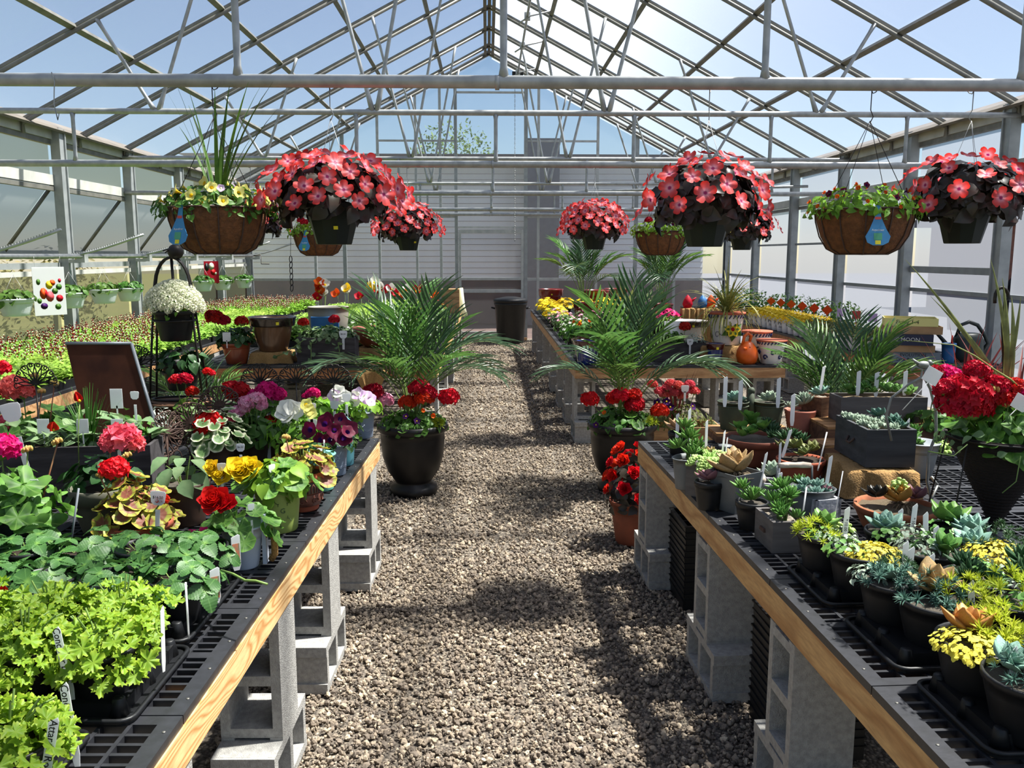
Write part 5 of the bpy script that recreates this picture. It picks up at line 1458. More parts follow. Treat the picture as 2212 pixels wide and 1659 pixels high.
def trellis(label, u, vtop, y, zbase, R=0.10, m='black', pot=False, rz=0.0, full=False, curls=True):
    p = ony(u, vtop, y); t = thing('scroll_trellis', label, 'trellis', (p.x, p.y, zbase), rz, 'iron scroll trellises')
    h = p.z - R * 0.95 - zbase; M_ = 'black_iron' if m == 'black' else 'rust_iron'
    mb = MB(); mb.tube([(0, 0, 0), (0, 0, h)], 0.0035, 6); mb.build('stake', M_, t)
    obj('scroll_fan', FAN if m == 'black' else FANR, t, (0, 0, h), scale=R / 0.10)
    if full: obj('scroll_fan', FAN if m == 'black' else FANR, t, (0, 0.001, h), (0, pi, 0), scale=R / 0.10)
    if curls:
        mb = MB()
        for s in (-1, 1):
            mb.tube([(s * 0.0, 0, h * 0.2)] + [(s * (0.045 + 0.035 * cos(w)), 0, h * 0.45 + 0.04 * sin(w)) for w in np.linspace(pi, -1.6, 12)], 0.0025, 4)
        mb.build('curl', M_, t)
    return t
trellis('black iron fan trellis at the left edge before the wall bench', 73, 776, 3.55, ZT, 0.11)
trellis('black iron fan trellis left of the tall magenta geranium', 560, 778, 4.25, ZT, 0.12)
trellis('black iron fan trellis right of the tall magenta geranium', 638, 779, 4.28, ZT, 0.115)
trellis('black iron fan trellis nearest the aisle in the brown pot', 719, 780, 4.30, ZT, 0.115)
trellis('black iron scroll trellis beside the leaning rusty sign', 290, 738, 4.0, ZT, 0.12, curls=False)
trellis('rusty brown scroll trellis seen edge-on beside the barrel stand', 356, 880, 3.6, ZT, 0.12, 'rust', full=True, rz=1.15)
trellis('rusty brown scroll trellis before the barrel stand', 408, 862, 3.75, ZT, 0.115, 'rust', full=True, rz=0.7)
trellis('rusty brown scroll trellis left of the red geraniums', 472, 826, 4.0, ZT, 0.12, 'rust', full=True, rz=0.3)
# barrel pedestal with tiered plant stand
p = onz(392, 985, ZT)
t = thing('barrel_pedestal', 'brown wooden barrel pedestal carrying the tiered black plant stand', 'pedestal', (ony(390, 900, 4.74).x, 4.74, 0))
BARH = ony(385, 864, 4.74).z; ZS = ZT; ZT = 0
for i in range(14):
    a = 2 * pi * i / 14; mb = MB(); mb.box((0, -0.155, BARH / 2), (0.066, 0.016, BARH)); mb.build('stave', 'rust_sheet', t, rot=(0, 0, a))
mb = MB(); mb.lathe([(0, BARH - 0.012), (0.172, BARH - 0.012), (0.172, BARH), (0, BARH)], 26); mb.build('top', 'wood_brown', t)
ST = thing('plant_stand', 'tall black iron arched plant stand with pot rings on the barrel pedestal', 'plant stand', (t.location.x - 0.0, t.location.y, ZT + BARH))
hS = ony(355, 556, t.location.y).z - ZT - BARH; wS = 0.145
for s, yo in ((-1, -0.05), (1, 0.05)):
    pts = [(-wS, yo, 0), (-wS * 0.80, yo * 0.7, hS * 0.45), (-wS * 0.66, yo * 0.4, hS * 0.78)]
    pts += [(-wS * 0.66 * cos(w), yo * 0.2, hS * 0.78 + hS * 0.22 * sin(w)) for w in np.linspace(0.2, pi - 0.2, 12)]
    pts += [(wS * 0.66, yo * 0.4, hS * 0.78), (wS * 0.80, yo * 0.7, hS * 0.45), (wS, yo, 0)]
    mb = MB(); mb.tube(pts, 0.0065, 7); mb.build('arch', 'black_iron', ST)
mb = MB(); mb.tube([(0.01, 0, hS * 0.42), (0, 0, hS * 1.0)], 0.008, 6); mb.build('spine', 'black_iron', ST)
mb = MB(); mb.ball((0.025, 0, hS + 0.03), 0.042, 10); mb.build('finial', 'black_iron', ST)
mb = MB(); mb.tube([(-0.035, -0.02, hS + 0.035), (0.0, -0.02, hS + 0.045), (0.02, -0.03, hS + 0.03)], 0.004, 5); mb.tube([(-0.02, -0.03, hS + 0.025), (0.015, -0.03, hS + 0.05)], 0.0035, 5); mb.build('leaf_ornament', 'black_iron', ST)
for (zz, r_, dx) in ((0.565, 0.112, 0.0), (0.205, 0.104, 0.02)):
    mb = MB(); mb.tube([(dx + r_ * cos(a), r_ * sin(a), hS * zz) for a in np.linspace(0, 2 * pi, 21)[:-1]], 0.005, 6, closed=True); mb.build('pot_ring', 'black_iron', ST)
mb = MB(); mb.tube([(wS * cos(a), 0.05 * sin(a) * 1.5, 0.008) for a in np.linspace(0, 2 * pi, 21)[:-1]], 0.006, 6, closed=True); mb.build('base_ring', 'black_iron', ST)
ZT = ZS; x0, y0, z0 = ST.location
t = thing('potted_alyssum', 'white alyssum in the upper black pot of the plant stand', 'potted plant', (x0, y0, z0 + hS * 0.565 - 0.11))
pot_of(t, 'standpot', 0.108, 0.08, 0.165, 'black_plastic', 0.006, rimh=0.02)
foliage(t, dome(120, 0.12, 0.12, 0.14, 0.03, 3, z0=0.15), 'leaf_bright', LF)
ALY = umbel_mesh('petal_cream', 30, 0.020, 0.0075, 0.8)
rg = random.Random(4)
for i in range(84):
    z = 0.1 + 0.9 * (i + .5) / 84; a = i * 2.4; rr = sqrt(1 - z * z); q = Vector((0.15 * rr * cos(a), 0.13 * rr * sin(a), 0.155 + 0.16 * z)); obj('flower_cluster', ALY, t, mat=Matrix.Translation(q) @ orient(Vector((rr * cos(a), rr * sin(a), z))) @ Matrix.Scale(rg.uniform(.9, 1.3), 4))
marker(t, (-0.02, 0.05, 0.16), 0.16, 0.085, kind='card')
t = thing('potted_vine', 'trailing green plant in the lower black pot of the plant stand', 'potted plant', (x0 + 0.02, y0, z0 + hS * 0.205 - 0.10))
pot_of(t, 'standpot2', 0.10, 0.074, 0.155, 'black_plastic', 0.006, rimh=0.02)
foliage(t, dome(70, 0.13, 0.13, 0.10, 0.06, 13, z0=0.13), 'leaf_deep', LF_BROAD)
# geraniums and bedding plants behind
def ger(name, label, u, v, leafk='geranium_leaf', nl=24, R=0.13, h=0.13, rp=0.07, ph=0.12, heads=(), m='brown_plastic', seed=1, s=1.0, z=ZT, by=None, budl=(), lo=-0.1, y=None):
    p = onz(u, v, z) if y is None else Vector((ony(u, 800, y).x, y, z))
    t = thing(name, label, 'potted plant', p)
    pot_of(t, ('g', rp, ph, m), rp, rp * 0.75, ph, m, 0.004)
    if leafk in GLEAF: leaves(t, GLEAF[leafk], nl, R, h, ph, s, seed=seed, lo=lo)
    else: foliage(t, dome(nl * 4, R, R, h, 0.05 * s, seed, z0=ph), leafk, LF_BROAD)
    stems_part(t, 10, 0.04, R * .8, h * .8, ph, seed=seed)
    for (c_, hu, hv, hs) in heads: head(t, c_, hu, hv, p.y - 0.02, hs, zf=ph + 0.02)
    for (bu, bv) in budl: buds(t, bu, bv, p.y - 0.03, 1.0, ph)
    return t
t = ger('variegated_geranium', 'cream-edged variegated geranium with a scarlet head before the barrel pedestal', 470, 1018, 'geranium_leaf_cream', 64, 0.16, 0.16, 0.08, 0.13, [('scarlet', 448, 915, 1.35)], seed=41, s=0.68)
mk(t, 519, 958, 3.5, 0.12, kind='paddle', w=0.036, txt='$6.50', size=0.011)
t = thing('potted_fern', 'feathery light green asparagus fern beside the variegated geranium', 'potted plant', onz(528, 985, ZT)); pot_of(t, 'fernpot', 0.09, 0.07, 0.13, 'brown_plastic', 0.004, soil='pebbles')
g = grass_mb(60, 0.20, 4, 0.002, (5, 60), 0.4); g.scat(NEEDLE, dome(900, 0.10, 0.10, 0.16, 0.03, 5, z0=0.0, inner=0.2)); g.build('fronds', 'leaf_bright', t, (0, 0, 0.12), kind='stuff')
t = ger('zonal_geranium', 'scarlet geranium with white-flowered candytuft behind the mint pail', 590, 985, 'geranium_leaf', 14, 0.10, 0.10, 0.08, 0.12, [('scarlet', 585, 918, 1.2), ('scarlet', 608, 938, 0.6)], seed=44)
for i in range(26):
    q = loc_of(t, ony(585 + (i * 37) % 55, 915 + (i * 23) % 80, t.location.y - 0.02)); obj('flower_cluster', ALY, t, mat=Matrix.Translation(q) @ Matrix.Scale(0.75, 4))
mk(t, 572, 945, t.location.y - 0.1, 0.15, w=0.03, rz=0.3)
o = mk(t, 576, 955, t.location.y - 0.12, 0.14, w=0.035, kind='card'); 
t = ger('zonal_geranium', 'tall magenta geranium beside the second fan trellis', 590, 962, 'geranium_leaf', 26, 0.15, 0.15, 0.08, 0.13, [('magenta', 577, 845, 1.15), ('magenta', 600, 852, 0.8), ('magenta', 552, 852, 0.7)], seed=45, y=4.15)
mk(t, 580, 872, 4.1, 0.1, kind='paddle', w=0.05); mk(t, 560, 898, 4.0, 0.08, kind='paddle', w=0.02)
t = ger('zonal_geranium', 'deep red geranium behind the rusty trellis', 510, 950, 'geranium_leaf', 20, 0.13, 0.13, 0.08, 0.13, [('red', 515, 848, 1.25), ('red', 500, 838, 0.9)], seed=46, y=4.2)
t = ger('pink_nemesia', 'pink and white nemesia between the red and magenta geraniums', 545, 950, 'leaf_green', 20, 0.11, 0.11, 0.07, 0.12, [('pink', 535, 868, 0.8), ('pink', 556, 862, 0.8), ('pink', 565, 875, 0.6), ('pink', 512, 890, 0.7), ('pink', 528, 882, 0.6), ('coral', 500, 905, 0.5)], seed=47, y=4.0)
t = ger('zonal_geranium', 'small magenta geranium in front of the third fan trellis', 680, 950, 'leaf_bright', 20, 0.12, 0.12, 0.08, 0.13, [('magenta', 676, 850, 0.75), ('magenta', 660, 855, 0.4)], seed=48, y=4.35)
t = thing('white_petunia', 'white petunias with yellow snapdragons in a brown pot on the left bench', 'potted plant', Vector((ony(640, 900, 3.9).x, 3.95, ZT))); pot_of(t, ('g', .09), 0.09, 0.07, 0.13, 'brown_plastic', 0.004)
foliage(t, dome(170, 0.16, 0.14, 0.13, 0.042, 49, z0=0.12), 'leaf_bright', LF)
for (u, v) in [(612, 890), (622, 896), (630, 880), (640, 886), (617, 880)]: flowers(t, PET['white'], [loc_of(t, ony(u, v, 3.86))], 1.1, seed=u)
for (u, v) in [(668, 885), (662, 875), (672, 892)]: flowers(t, PET['pale_yellow'], [loc_of(t, ony(u, v, 3.86))], 0.8, seed=u)
for (u, v, h) in [(640, 868, .12), (672, 870, .1), (674, 905, .1), (706, 900, .1)]: mk(t, u, v, 3.9, h, kind='paddle', w=0.045)
t = thing('brown_pot_petunia', 'white and lilac petunias in a brown pot with the aisle-side trellis', 'potted plant', onz(738, 950, ZT)); pot_of(t, ('g', .08), 0.075, 0.06, 0.13, 'brown_plastic', 0.005)
mb = MB(); mb.lathe([(0, 0), (0.075, 0), (0.085, 0.015), (0.08, 0.015), (0, 0.006)], 24); mb.build('saucer', 'terracotta_dark', t)
foliage(t, dome(120, 0.13, 0.12, 0.12, 0.045, 50, z0=0.12), 'leaf_bright', LF)
for (u, v, m) in [(722, 855, 'lilac'), (735, 860, 'white'), (745, 855, 'white'), (730, 845, 'white')]: flowers(t, PET[m], [loc_of(t, ony(u, v, 4.3))], 1.1, seed=u)
for (u, v, h) in [(722, 866, .13), (748, 850, .14), (741, 893, .11)]: mk(t, u, v, 4.28, h, kind='paddle', w=0.045, txt='6.5' if u == 741 else None, size=0.014)
# far-left geranium group
t = ger('zonal_geranium', 'pink and white double geranium with large leaves at the left edge', 60, 960, 'geranium_leaf', 40, 0.24, 0.16, 0.10, 0.14, [('coral', 30, 838, 1.3), ('coral', 50, 845, 1.0), ('coral', 15, 918, 1.1)], seed=52, s=1.25, y=3.75, budl=[(75, 812), (118, 828), (90, 846)])
t = ger('zonal_geranium', 'magenta geranium cut off by the left edge of the photograph', -15, 1060, 'leaf_green', 16, 0.12, 0.10, 0.08, 0.12, [('magenta', 2, 968, 1.25)], seed=53, y=3.05)
t = ger('zonal_geranium', 'bright red geranium at the far left behind the fan trellis', -30, 940, 'leaf_green', 12, 0.10, 0.10, 0.08, 0.12, [('scarlet', 0, 795, 0.9)], seed=54, y=4.1)
t = thing('potted_mint', 'leafy mint with white label in a brown pot against the rusty sign', 'potted plant', Vector((ony(272, 900, 3.55).x, 3.55, ZT))); pot_of(t, ('g', .085), 0.085, 0.065, 0.17, 'brown_plastic', 0.006)
foliage(t, dome(70, 0.11, 0.11, 0.17, 0.045, 55, z0=0.17, inner=0.3), 'leaf_green', LF_BROAD); stems_part(t, 8, 0.03, 0.1, 0.15, 0.16, seed=5)
mk(t, 290, 845, 3.5, 0.14, kind='paddle', w=0.036); mk(t, 250, 840, 3.5, 0.14, kind='card', w=0.05)
p = onz(300, 1000, ZT); t = thing('driftwood_block', 'pale split driftwood block between the planter box and the barrel', 'driftwood', p + Vector((0, -0.15, 0)), 0.3)
mb = MB(); mb.prism([(-0.06, 0), (0.05, 0), (0.062, 0.05), (0.045, 0.11), (0.01, 0.125), (-0.055, 0.09)], 0.10, 'y', -0.05); mb.build('block', 'driftwood', t)
mb = MB(); mb.prism([(-0.03, 0.095), (0.03, 0.115), (0.035, 0.13), (-0.025, 0.12)], 0.07, 'y', -0.035); mb.build('splinter', 'driftwood', t)
for k, (u, v) in enumerate([(330, 830), (300, 880), (335, 862)]): pass
t = ger('zonal_geranium', 'red geranium showing under the tiered plant stand', 400, 905, 'leaf_green', 16, 0.12, 0.09, 0.08, 0.12, [('red', 400, 818, 0.8), ('red', 380, 820, 0.7), ('red', 415, 845, 0.7), ('scarlet', 448, 802, 0.5), ('scarlet', 458, 806, 0.4)], seed=56, y=4.55)
t = thing('dusty_miller', 'silvery dusty miller behind the barrel pedestal', 'potted plant', Vector((ony(335, 850, 4.5).x, 4.45, ZT))); pot_of(t, ('g', .07), 0.07, 0.055, 0.10, 'brown_plastic', 0.004)
foliage(t, dome(150, 0.12, 0.10, 0.09, 0.035, 57, z0=0.10), 'leaf_silver', LF_NARROW)
t = thing('hens_and_chicks', 'blue-grey succulent peeping over the rusty trellis', 'potted plant', Vector((ony(485, 850, 4.4).x, 4.42, ZT))); pot_of(t, ('g', .07), 0.07, 0.055, 0.10, 'brown_plastic', 0.004)
mb = MB(); mb.scat(ROS, [M44((0.05 * cos(a), 0.05 * sin(a), 0.10), (0, 0, a), 0.045) for a in (0, 1.3, 2.6, 3.9, 5.2)]); mb.build('rosettes', 'succ_blue', t, kind='stuff')
# ------------------------------------------------------------------ RIGHT NEAR BENCH: succulents
mat('grey_wood_dark', srgb(70, 72, 76), srgb(46, 48, 52), rough=0.85, scale=10, bump=0.3, stretch=(0.3, 1, 3))
mat('grey_wood_mid', srgb(104, 100, 98), srgb(76, 72, 70), rough=0.85, scale=10, bump=0.3, stretch=(0.3, 1, 3))
mat('zinc_dull', srgb(116, 120, 122), srgb(92, 96, 98), rough=0.55, scale=9, metal=0.2)
mat('green_patina', srgb(74, 84, 62), srgb(56, 64, 50), rough=0.7, scale=12)
mat('concrete_white', srgb(190, 192, 196), srgb(160, 162, 168), rough=0.9, scale=60, bump=0.3)
mat('rust_bowl', srgb(176, 106, 68), srgb(128, 74, 48), rough=0.9, scale=14, bump=0.5)
mat('coco_dark', srgb(44, 34, 30), srgb(28, 22, 20), rough=0.95, scale=60, bump=0.8, stretch=(1, 1, 5))
mat('bird_metal', srgb(150, 152, 150), srgb(120, 122, 120), rough=0.5, scale=20, metal=0.4)
mat('ribbed_terracotta', srgb(188, 118, 98), srgb(170, 100, 82), rough=0.8, scale=14)
mat('rock', srgb(214, 200, 184), srgb(176, 160, 146), rough=0.9, scale=25, bump=0.6)
def sedum(t, n, rx, ry, rz, size, m, z0, seed, tpl=None, name='foliage', c=(0, 0)):
    mm = dome(n, rx, ry, rz, size, seed, up=0.8, lo=0.0, jit=0.35, z0=z0)
    for q in mm: q[0][3] += c[0]; q[1][3] += c[1]
    mb = MB(); mb.scat(tpl if tpl is not None else STAR, mm); return mb.build(name, m, t, kind='stuff')
def ros(t, pts, m, tpl=None, name='rosette', seed=0):
    """rosettes as parts: (x, y, z, radius)"""
    rg = random.Random(seed); T_ = ROS if tpl is None else tpl; key = ('ros', id(T_), m)
    if key not in _pc: _pc[key] = tpl_mesh(T_, 'rosette', m, 1.0)
    for (x, y, z, r) in pts: obj(name, _pc[key], t, mat=Matrix.Translation((x, y, z)) @ Euler((rg.uniform(-.35, .35), rg.uniform(-.35, .35), rg.uniform(0, 6))).to_matrix().to_4x4() @ Matrix.Scale(r, 4))
def strap(label, cat='potted plant', **k): pass
def sp(name, label, u, v, z=ZT): return thing(name, label, 'potted plant', onz(u, v, z))
# trays with mixed succulent pots
for i, ((x, y), lb) in enumerate([((1.20, 2.385), 'back carrier tray of mixed succulents at the right bench edge'), ((1.22, 2.005), 'middle carrier tray of mixed succulents on the right bench'), ((1.24, 1.66), 'front carrier tray of mixed succulents on the right bench')]):
    o = obj('carrier_tray', tray_mesh(0.54, 0.29 if i else 0.30, 3, 2, 0.07), None, (x, y, ZT), (0, 0, aR)); tag(o, 'black plastic ' + lb, 'tray', 'carrier trays')
def mixpot(label, x, y, comp, r=0.08, seed=0, marks=()):
    r *= 1.06; comp = [(k, a * 1.05, b * 1.05, s * 1.28) for k, a, b, s in comp]
    t = thing('succulent_pot', label, 'potted plant', (x, y, ZT + 0.012), 0, 'black pots of mixed succulents in the trays')
    pot_of(t, ('mix', r), r, r * 0.72, 0.13, 'black_plastic', 0.004, rimh=0.014, soil='pebbles')
    z = 0.118
    for k, (kind, dx, dy, s) in enumerate(comp):
        sd = seed * 10 + k
        if kind == 'lime': sedum(t, 26, 0.045 * s, 0.045 * s, 0.05 * s, 0.024, 'succ_lime', z, sd, c=(dx, dy))
        elif kind == 'teal': sedum(t, 34, 0.045 * s, 0.045 * s, 0.045 * s, 0.021, 'succ_teal', z, sd, c=(dx, dy))
        elif kind == 'yellow': sedum(t, 420, 0.052 * s, 0.048 * s, 0.024 * s, 0.0115, 'succ_yellow', z, sd, LF_ROUND, c=(dx, dy))
        elif kind == 'green': sedum(t, 60, 0.045 * s, 0.045 * s, 0.04 * s, 0.018, 'succ_green', z, sd, LF_ROUND, c=(dx, dy))
        elif kind == 'beadgreen': sedum(t, 80, 0.05 * s, 0.05 * s, 0.045 * s, 0.014, 'succ_dark', z, sd, STAR, c=(dx, dy))
        elif kind == 'var': sedum(t, 80, 0.05 * s, 0.045 * s, 0.03 * s, 0.017, 'succ_grey', z, sd, LF, c=(dx, dy))
        elif kind == 'blue': ros(t, [(dx, dy, z + 0.012, 0.04 * s)], 'succ_blue', seed=sd)
        elif kind == 'bluebig': ros(t, [(dx, dy, z + 0.016, 0.05 * s), (dx + 0.035, dy + 0.02, z + 0.01, 0.03 * s)], 'succ_blue', seed=sd)
        elif kind == 'dark': ros(t, [(dx, dy, z + 0.02, 0.045 * s), (dx + 0.03, dy - 0.03, z + 0.015, 0.04 * s), (dx - 0.03, dy - 0.025, z + 0.015, 0.038 * s), (dx, dy + 0.04, z + 0.03, 0.04 * s)], 'succ_dark', ROS_POINT, seed=sd)
        elif kind == 'orange': ros(t, [(dx, dy, z + 0.015, 0.06 * s)], 'succ_orange', ROS_OPEN, seed=sd)
        elif kind == 'tan': ros(t, [(dx, dy, z + 0.02, 0.062 * s)], 'succ_tan', ROS_OPEN, seed=sd)
        elif kind == 'bead': sedum(t, 40, 0.03 * s, 0.03 * s, 0.04 * s, 0.016, 'succ_bead', z, sd, BEAD, c=(dx, dy))
        elif kind == 'jade': ros(t, [(dx, dy, z + 0.03, 0.045 * s), (dx + .01, dy + 0.03, z + 0.02, 0.035 * s)], 'succ_green', ROS_OPEN, seed=sd)
    for (u, v, yy, h, tx) in marks: mk(t, u, v, yy, h, w=0.016, txt=tx, size=0.013, lean=(0, U(-.12, .06)))
    return t
mixpot('black pot of lime needle sedum and beaded sedum beside the small drawer box', 1.02, 2.455, [('lime', -0.045, -0.03, 1.1), ('jade', 0.0, 0.03, 1.0), ('bead', 0.045, 0.02, 1.0), ('var', 0.01, -0.045, 1.1), ('green', -.02, 0.0, .8)], seed=1)
mixpot('black pot edged with creeping yellow sedum at the tray corner', 1.055, 2.30, [('yellow', 0.03, -0.025, 1.3), ('green', -0.045, 0.0, 1.0), ('var', -0.01, 0.04, 1.0)], seed=2, marks=[(1826, 1094, 2.42, 0.15, '* 10.00')])
mixpot('black pot of blue rosettes over variegated sedum in the back tray', 1.235, 2.47, [('bluebig', -0.02, 0.02, 1.0), ('var', 0.03, -0.03, 1.2), ('green', -0.04, -0.04, 0.8)], seed=3)
mixpot('black pot of grey-green mixed sedum with a tall white label pair', 1.25, 2.31, [('var', -0.03, 0.0, 1.3), ('green', 0.02, 0.03, 1.0), ('jade', 0.03, -0.04, 0.9), ('blue', 0.05, 0.0, 0.9)], seed=4, marks=[(1957, 1168, 2.15, 0.16, '* 10.00'), (1966, 1180, 2.15, 0.15, None)])
mixpot('black pot of jade and blue rosettes before the rust bowl', 1.42, 2.47, [('jade', 0.0, 0.04, 1.4), ('bluebig', 0.03, -0.02, 1.1), ('green', -0.04, 0.0, 1.1)], seed=5, marks=[(1972, 1087, 2.5, 0.17, '* 10.00'), (2008, 1105, 2.45, 0.16, None), (1948, 1098, 2.55, 0.15, None)])
mixpot('black pot of bright yellow sedum and beaded green crassula', 1.43, 2.30, [('yellow', 0.0, -0.03, 1.5), ('beadgreen', 0.05, 0.04, 1.3), ('bluebig', -0.03, 0.04, 0.9)], seed=6, marks=[(2008, 1195, 2.1, 0.15, '* 10.00'), (2020, 1135, 2.4, 0.15, None)])
mixpot('black pot of blue spruce sedum with orange rosette at the tray corner', 1.05, 2.085, [('var', -0.045, 0.04, 0.9), ('blue', -0.02, 0.01, 1.0), ('beadgreen', 0.03, 0.05, 1.0), ('teal', -0.03, -0.03, 1.2)], seed=7, r=0.08)
mixpot('black pot of teal needle sedum and lime sedum with a coppery rosette', 1.10, 1.955, [('teal', -0.03, 0.0, 1.3), ('lime', 0.05, -0.01, 1.2), ('tan', 0.01, 0.05, 1.0), ('teal', 0.02, 0.02, 1.0)], seed=8, r=0.09)
mixpot('black pot of upright dark green crassula and pale frilly sedum', 1.275, 2.10, [('green', 0.0, 0.0, 1.2), ('dark', -0.02, -0.01, 1.0), ('var', 0.05, 0.03, 1.3)], seed=9, marks=[(2112, 1252, 1.95, 0.17, '* 10.00')])
mixpot('black pot of lime sedum behind the tall leaning label', 1.28, 1.955, [('lime', -0.02, 0.0, 1.3), ('green', 0.03, -0.03, 1.2), ('var', 0.05, 0.03, 1.1)], seed=10)
mixpot('black pot of dark pointed rosettes with a coppery leaf at the right edge', 1.44, 2.10, [('dark', -0.02, 0.0, 1.3), ('tan', 0.05, 0.03, 1.1), ('var', 0.0, -0.05, 1.2)], seed=11)
mixpot('black pot of dark rosettes over round cream-edged leaves', 1.45, 1.94, [('dark', 0.0, 0.02, 1.2), ('green', 0.0, -0.04, 1.4), ('var', -0.04, -0.03, 1.2)], seed=12, marks=[(2190, 1310, 1.9, 0.15, None)])
mixpot('front tray pot with orange-tipped rosette and yellow and lime sedum', 1.075, 1.735, [('yellow', -0.03, -0.02, 1.3), ('orange', -0.01, 0.03, 1.0), ('lime', 0.03, 0.0, 1.0), ('lime', 0.06, 0.02, 1.2)], seed=13, r=0.085)
mixpot('front tray pot with teal sedum and a pale blue rosette', 1.09, 1.57, [('bluebig', -0.03, 0.035, 0.9), ('teal', -0.01, -0.01, 1.4), ('teal', 0.05, 0.02, 1.1), ('lime', 0.05, -0.05, 1.3)], seed=14, r=0.09, marks=[(2200, 1395, 1.6, 0.2, None)])
mixpot('front tray pot of lime sedum cut by the right edge of the photograph', 1.25, 1.72, [('lime', 0.0, 0.0, 1.4), ('var', 0.04, 0.04, 1.2)], seed=15)
mixpot('front tray pot of blue rosettes at the bottom right corner', 1.27, 1.55, [('bluebig', 0.0, 0.0, 1.2), ('lime', -0.04, -0.03, 1.2)], seed=16)
# individual planters
t = sp('succulent_pot', 'coppery paddle succulent in a black square pot at the far corner of the right bench', 1466, 980); pot_of(t, 'sq', 0.052, 0.042, 0.11, 'black_plastic', 0.003)
ros(t, [(0, 0, 0.12, 0.085)], 'succ_tan', ROS_OPEN); mk(t, 1464, 892, 3.98, 0.14, w=0.016)
def oval_pail(name, label, u, v, rt, rb, h, sx, sy, m, rz=0.0, soil='pebbles'):
    t = thing(name, label, 'potted plant', onz(u, v, ZT), rz)
    mb = MB(); mb.lathe(pot_prof(rt, rb, h, 0.0, wall=0.003), 32, sx=sx, sy=sy); mb.build('pail', m, t)
    mb = MB(); mb.tube([((rt + 0.002) * sx * cos(a), (rt + 0.002) * sy * sin(a), h) for a in np.linspace(0, 2 * pi, 33)[:-1]], 0.003, 5, closed=True); mb.build('rim', m, t)
    soil_part(t, rt * 0.95, h * 0.86, soil, sx, sy); return t
t = oval_pail('watering_can_planter', 'grey watering can planted with tall green crassula on the right bench', 1492, 1052, 0.075, 0.062, 0.13, 1.2, 0.8, 'zinc_dull', 0.5)
mb = MB(); mb.tube([(0.08, 0.0, 0.05), (0.15, 0.0, 0.10), (0.185, 0.0, 0.135)], [0.014, 0.01, 0.009], 8); mb.lathe([(0.009, 0), (0.03, 0.02), (0.03, 0.024), (0, 0.027)], 14, (0.19, 0, 0.135)); mb.build('spout', 'zinc_dull', t)
ros(t, [(-0.05, 0.03, 0.17, 0.06), (0.0, 0.02, 0.21, 0.065), (-0.02, -0.02, 0.15, 0.055), (0.05, 0.02, 0.16, 0.06), (0.03, -0.03, 0.14, 0.05), (0.0, 0.05, 0.25, 0.055)], 'succ_green', ROS_POINT); stems_part(t, 10, 0.04, 0.05, 0.1, 0.12, seed=3, rad=0.004)
ros(t, [(0.05, -0.04, 0.14, 0.05)], 'succ_tan', ROS_OPEN); mk(t, 1490, 882, 3.6, 0.15, w=0.016); mk(t, 1527, 907, 3.5, 0.15, w=0.014)
t = plank_box('succulent_box', 'small grey wooden box with trailing burro tail sedum', 'potted plant', onz(1530, 1068, ZT), 0.14, 0.13, 0.13, 'grey_wood_mid', 0.75, soil='pebbles')
rg = random.Random(3)
for k in range(16):
    a = pi + 0.3 + rg.uniform(-1.0, 1.0) if k < 9 else rg.uniform(-0.9, 0.9); mb = MB(); mm = []; L = rg.uniform(0.5, 1)
    for i in range(14):
        w = i / 13 * L; x = 0.02 + 0.10 * w; z = 0.135 + 0.03 * sin(w * 2.2) - (0.09 * max(0, w - 0.5) ** 1.5 * 2)
        for j in range(5): mm.append(M44((x * cos(a), x * sin(a), z), (rg.uniform(-1, 1) * 3, -0.6 + rg.uniform(-.5, .5), a + j * 1.26), 0.015))
    mb.scat(BEAD, mm); mb.build('trailing_stem', 'succ_bead', t, kind='stuff')
ros(t, [(0.0, 0.0, 0.14, 0.05)], 'succ_bead', ROS_POINT); mk(t, 1560, 930, 3.4, 0.17, w=0.014, lean=(0, .12)); mk(t, 1566, 945, 3.4, 0.16, w=0.008, lean=(0, .12))
t = sp('succulent_pot', 'plum-edged echeveria in a black pot beside the zinc planter', 1530, 1098); pot_of(t, 'eb', 0.055, 0.042, 0.11, 'black_plastic', 0.003); ros(t, [(0, 0, 0.115, 0.06)], 'succ_plum')
t = thing('zinc_planter', 'square zinc planter with an orange-edged paddle kalanchoe', 'potted plant', onz(1585, 1100, ZT), 0.55)
mb = MB(); q_ = []; 
for (s_, z_) in ((0.050, 0), (0.072, 0.155), (0.069, 0.155), (0.060, 0.11)):
    q_ += [(-s_, -s_, z_), (s_, -s_, z_), (s_, s_, z_), (-s_, s_, z_)]
mb.add(np.array(q_), [[3, 2, 1, 0]] + [[a * 4 + i, a * 4 + (i + 1) % 4, a * 4 + 4 + (i + 1) % 4, a * 4 + 4 + i] for a in range(3) for i in range(4)], 0, False); mb.build('pot', 'zinc_dull', t)
soil_part(t, 0.075, 0.135, 'moss'); mb = grass_mb(60, 0.07, 8, 0.0012, (60, 110), 1.0); mb.build('moss_strands', 'moss', t, (0, 0, 0.15), kind='stuff')
ros(t, [(0.0, 0.0, 0.15, 0.11), (0.01, 0.01, 0.175, 0.08)], 'succ_tan', ROS_OPEN)
t = sp('kalanchoe_bowl', 'big terracotta bowl crowded with paddle kalanchoe and dark rosettes', 1628, 1000); pot_of(t, 'bigterra', 0.135, 0.10, 0.125, 'terracotta_dark', 0.008, soil='pebbles', rimh=0.03)
ros(t, [(-0.07, 0.0, 0.16, 0.06), (-0.03, -0.05, 0.15, 0.055), (-0.02, 0.03, 0.20, 0.065), (0.03, -0.04, 0.17, 0.06), (0.0, 0.06, 0.17, 0.06), (-0.08, -0.05, 0.14, 0.045)], 'succ_green', rosette_tpl(10, leaf_tpl(4, 0.5, 0.1, -0.2, tip=0.5), 25, 75))
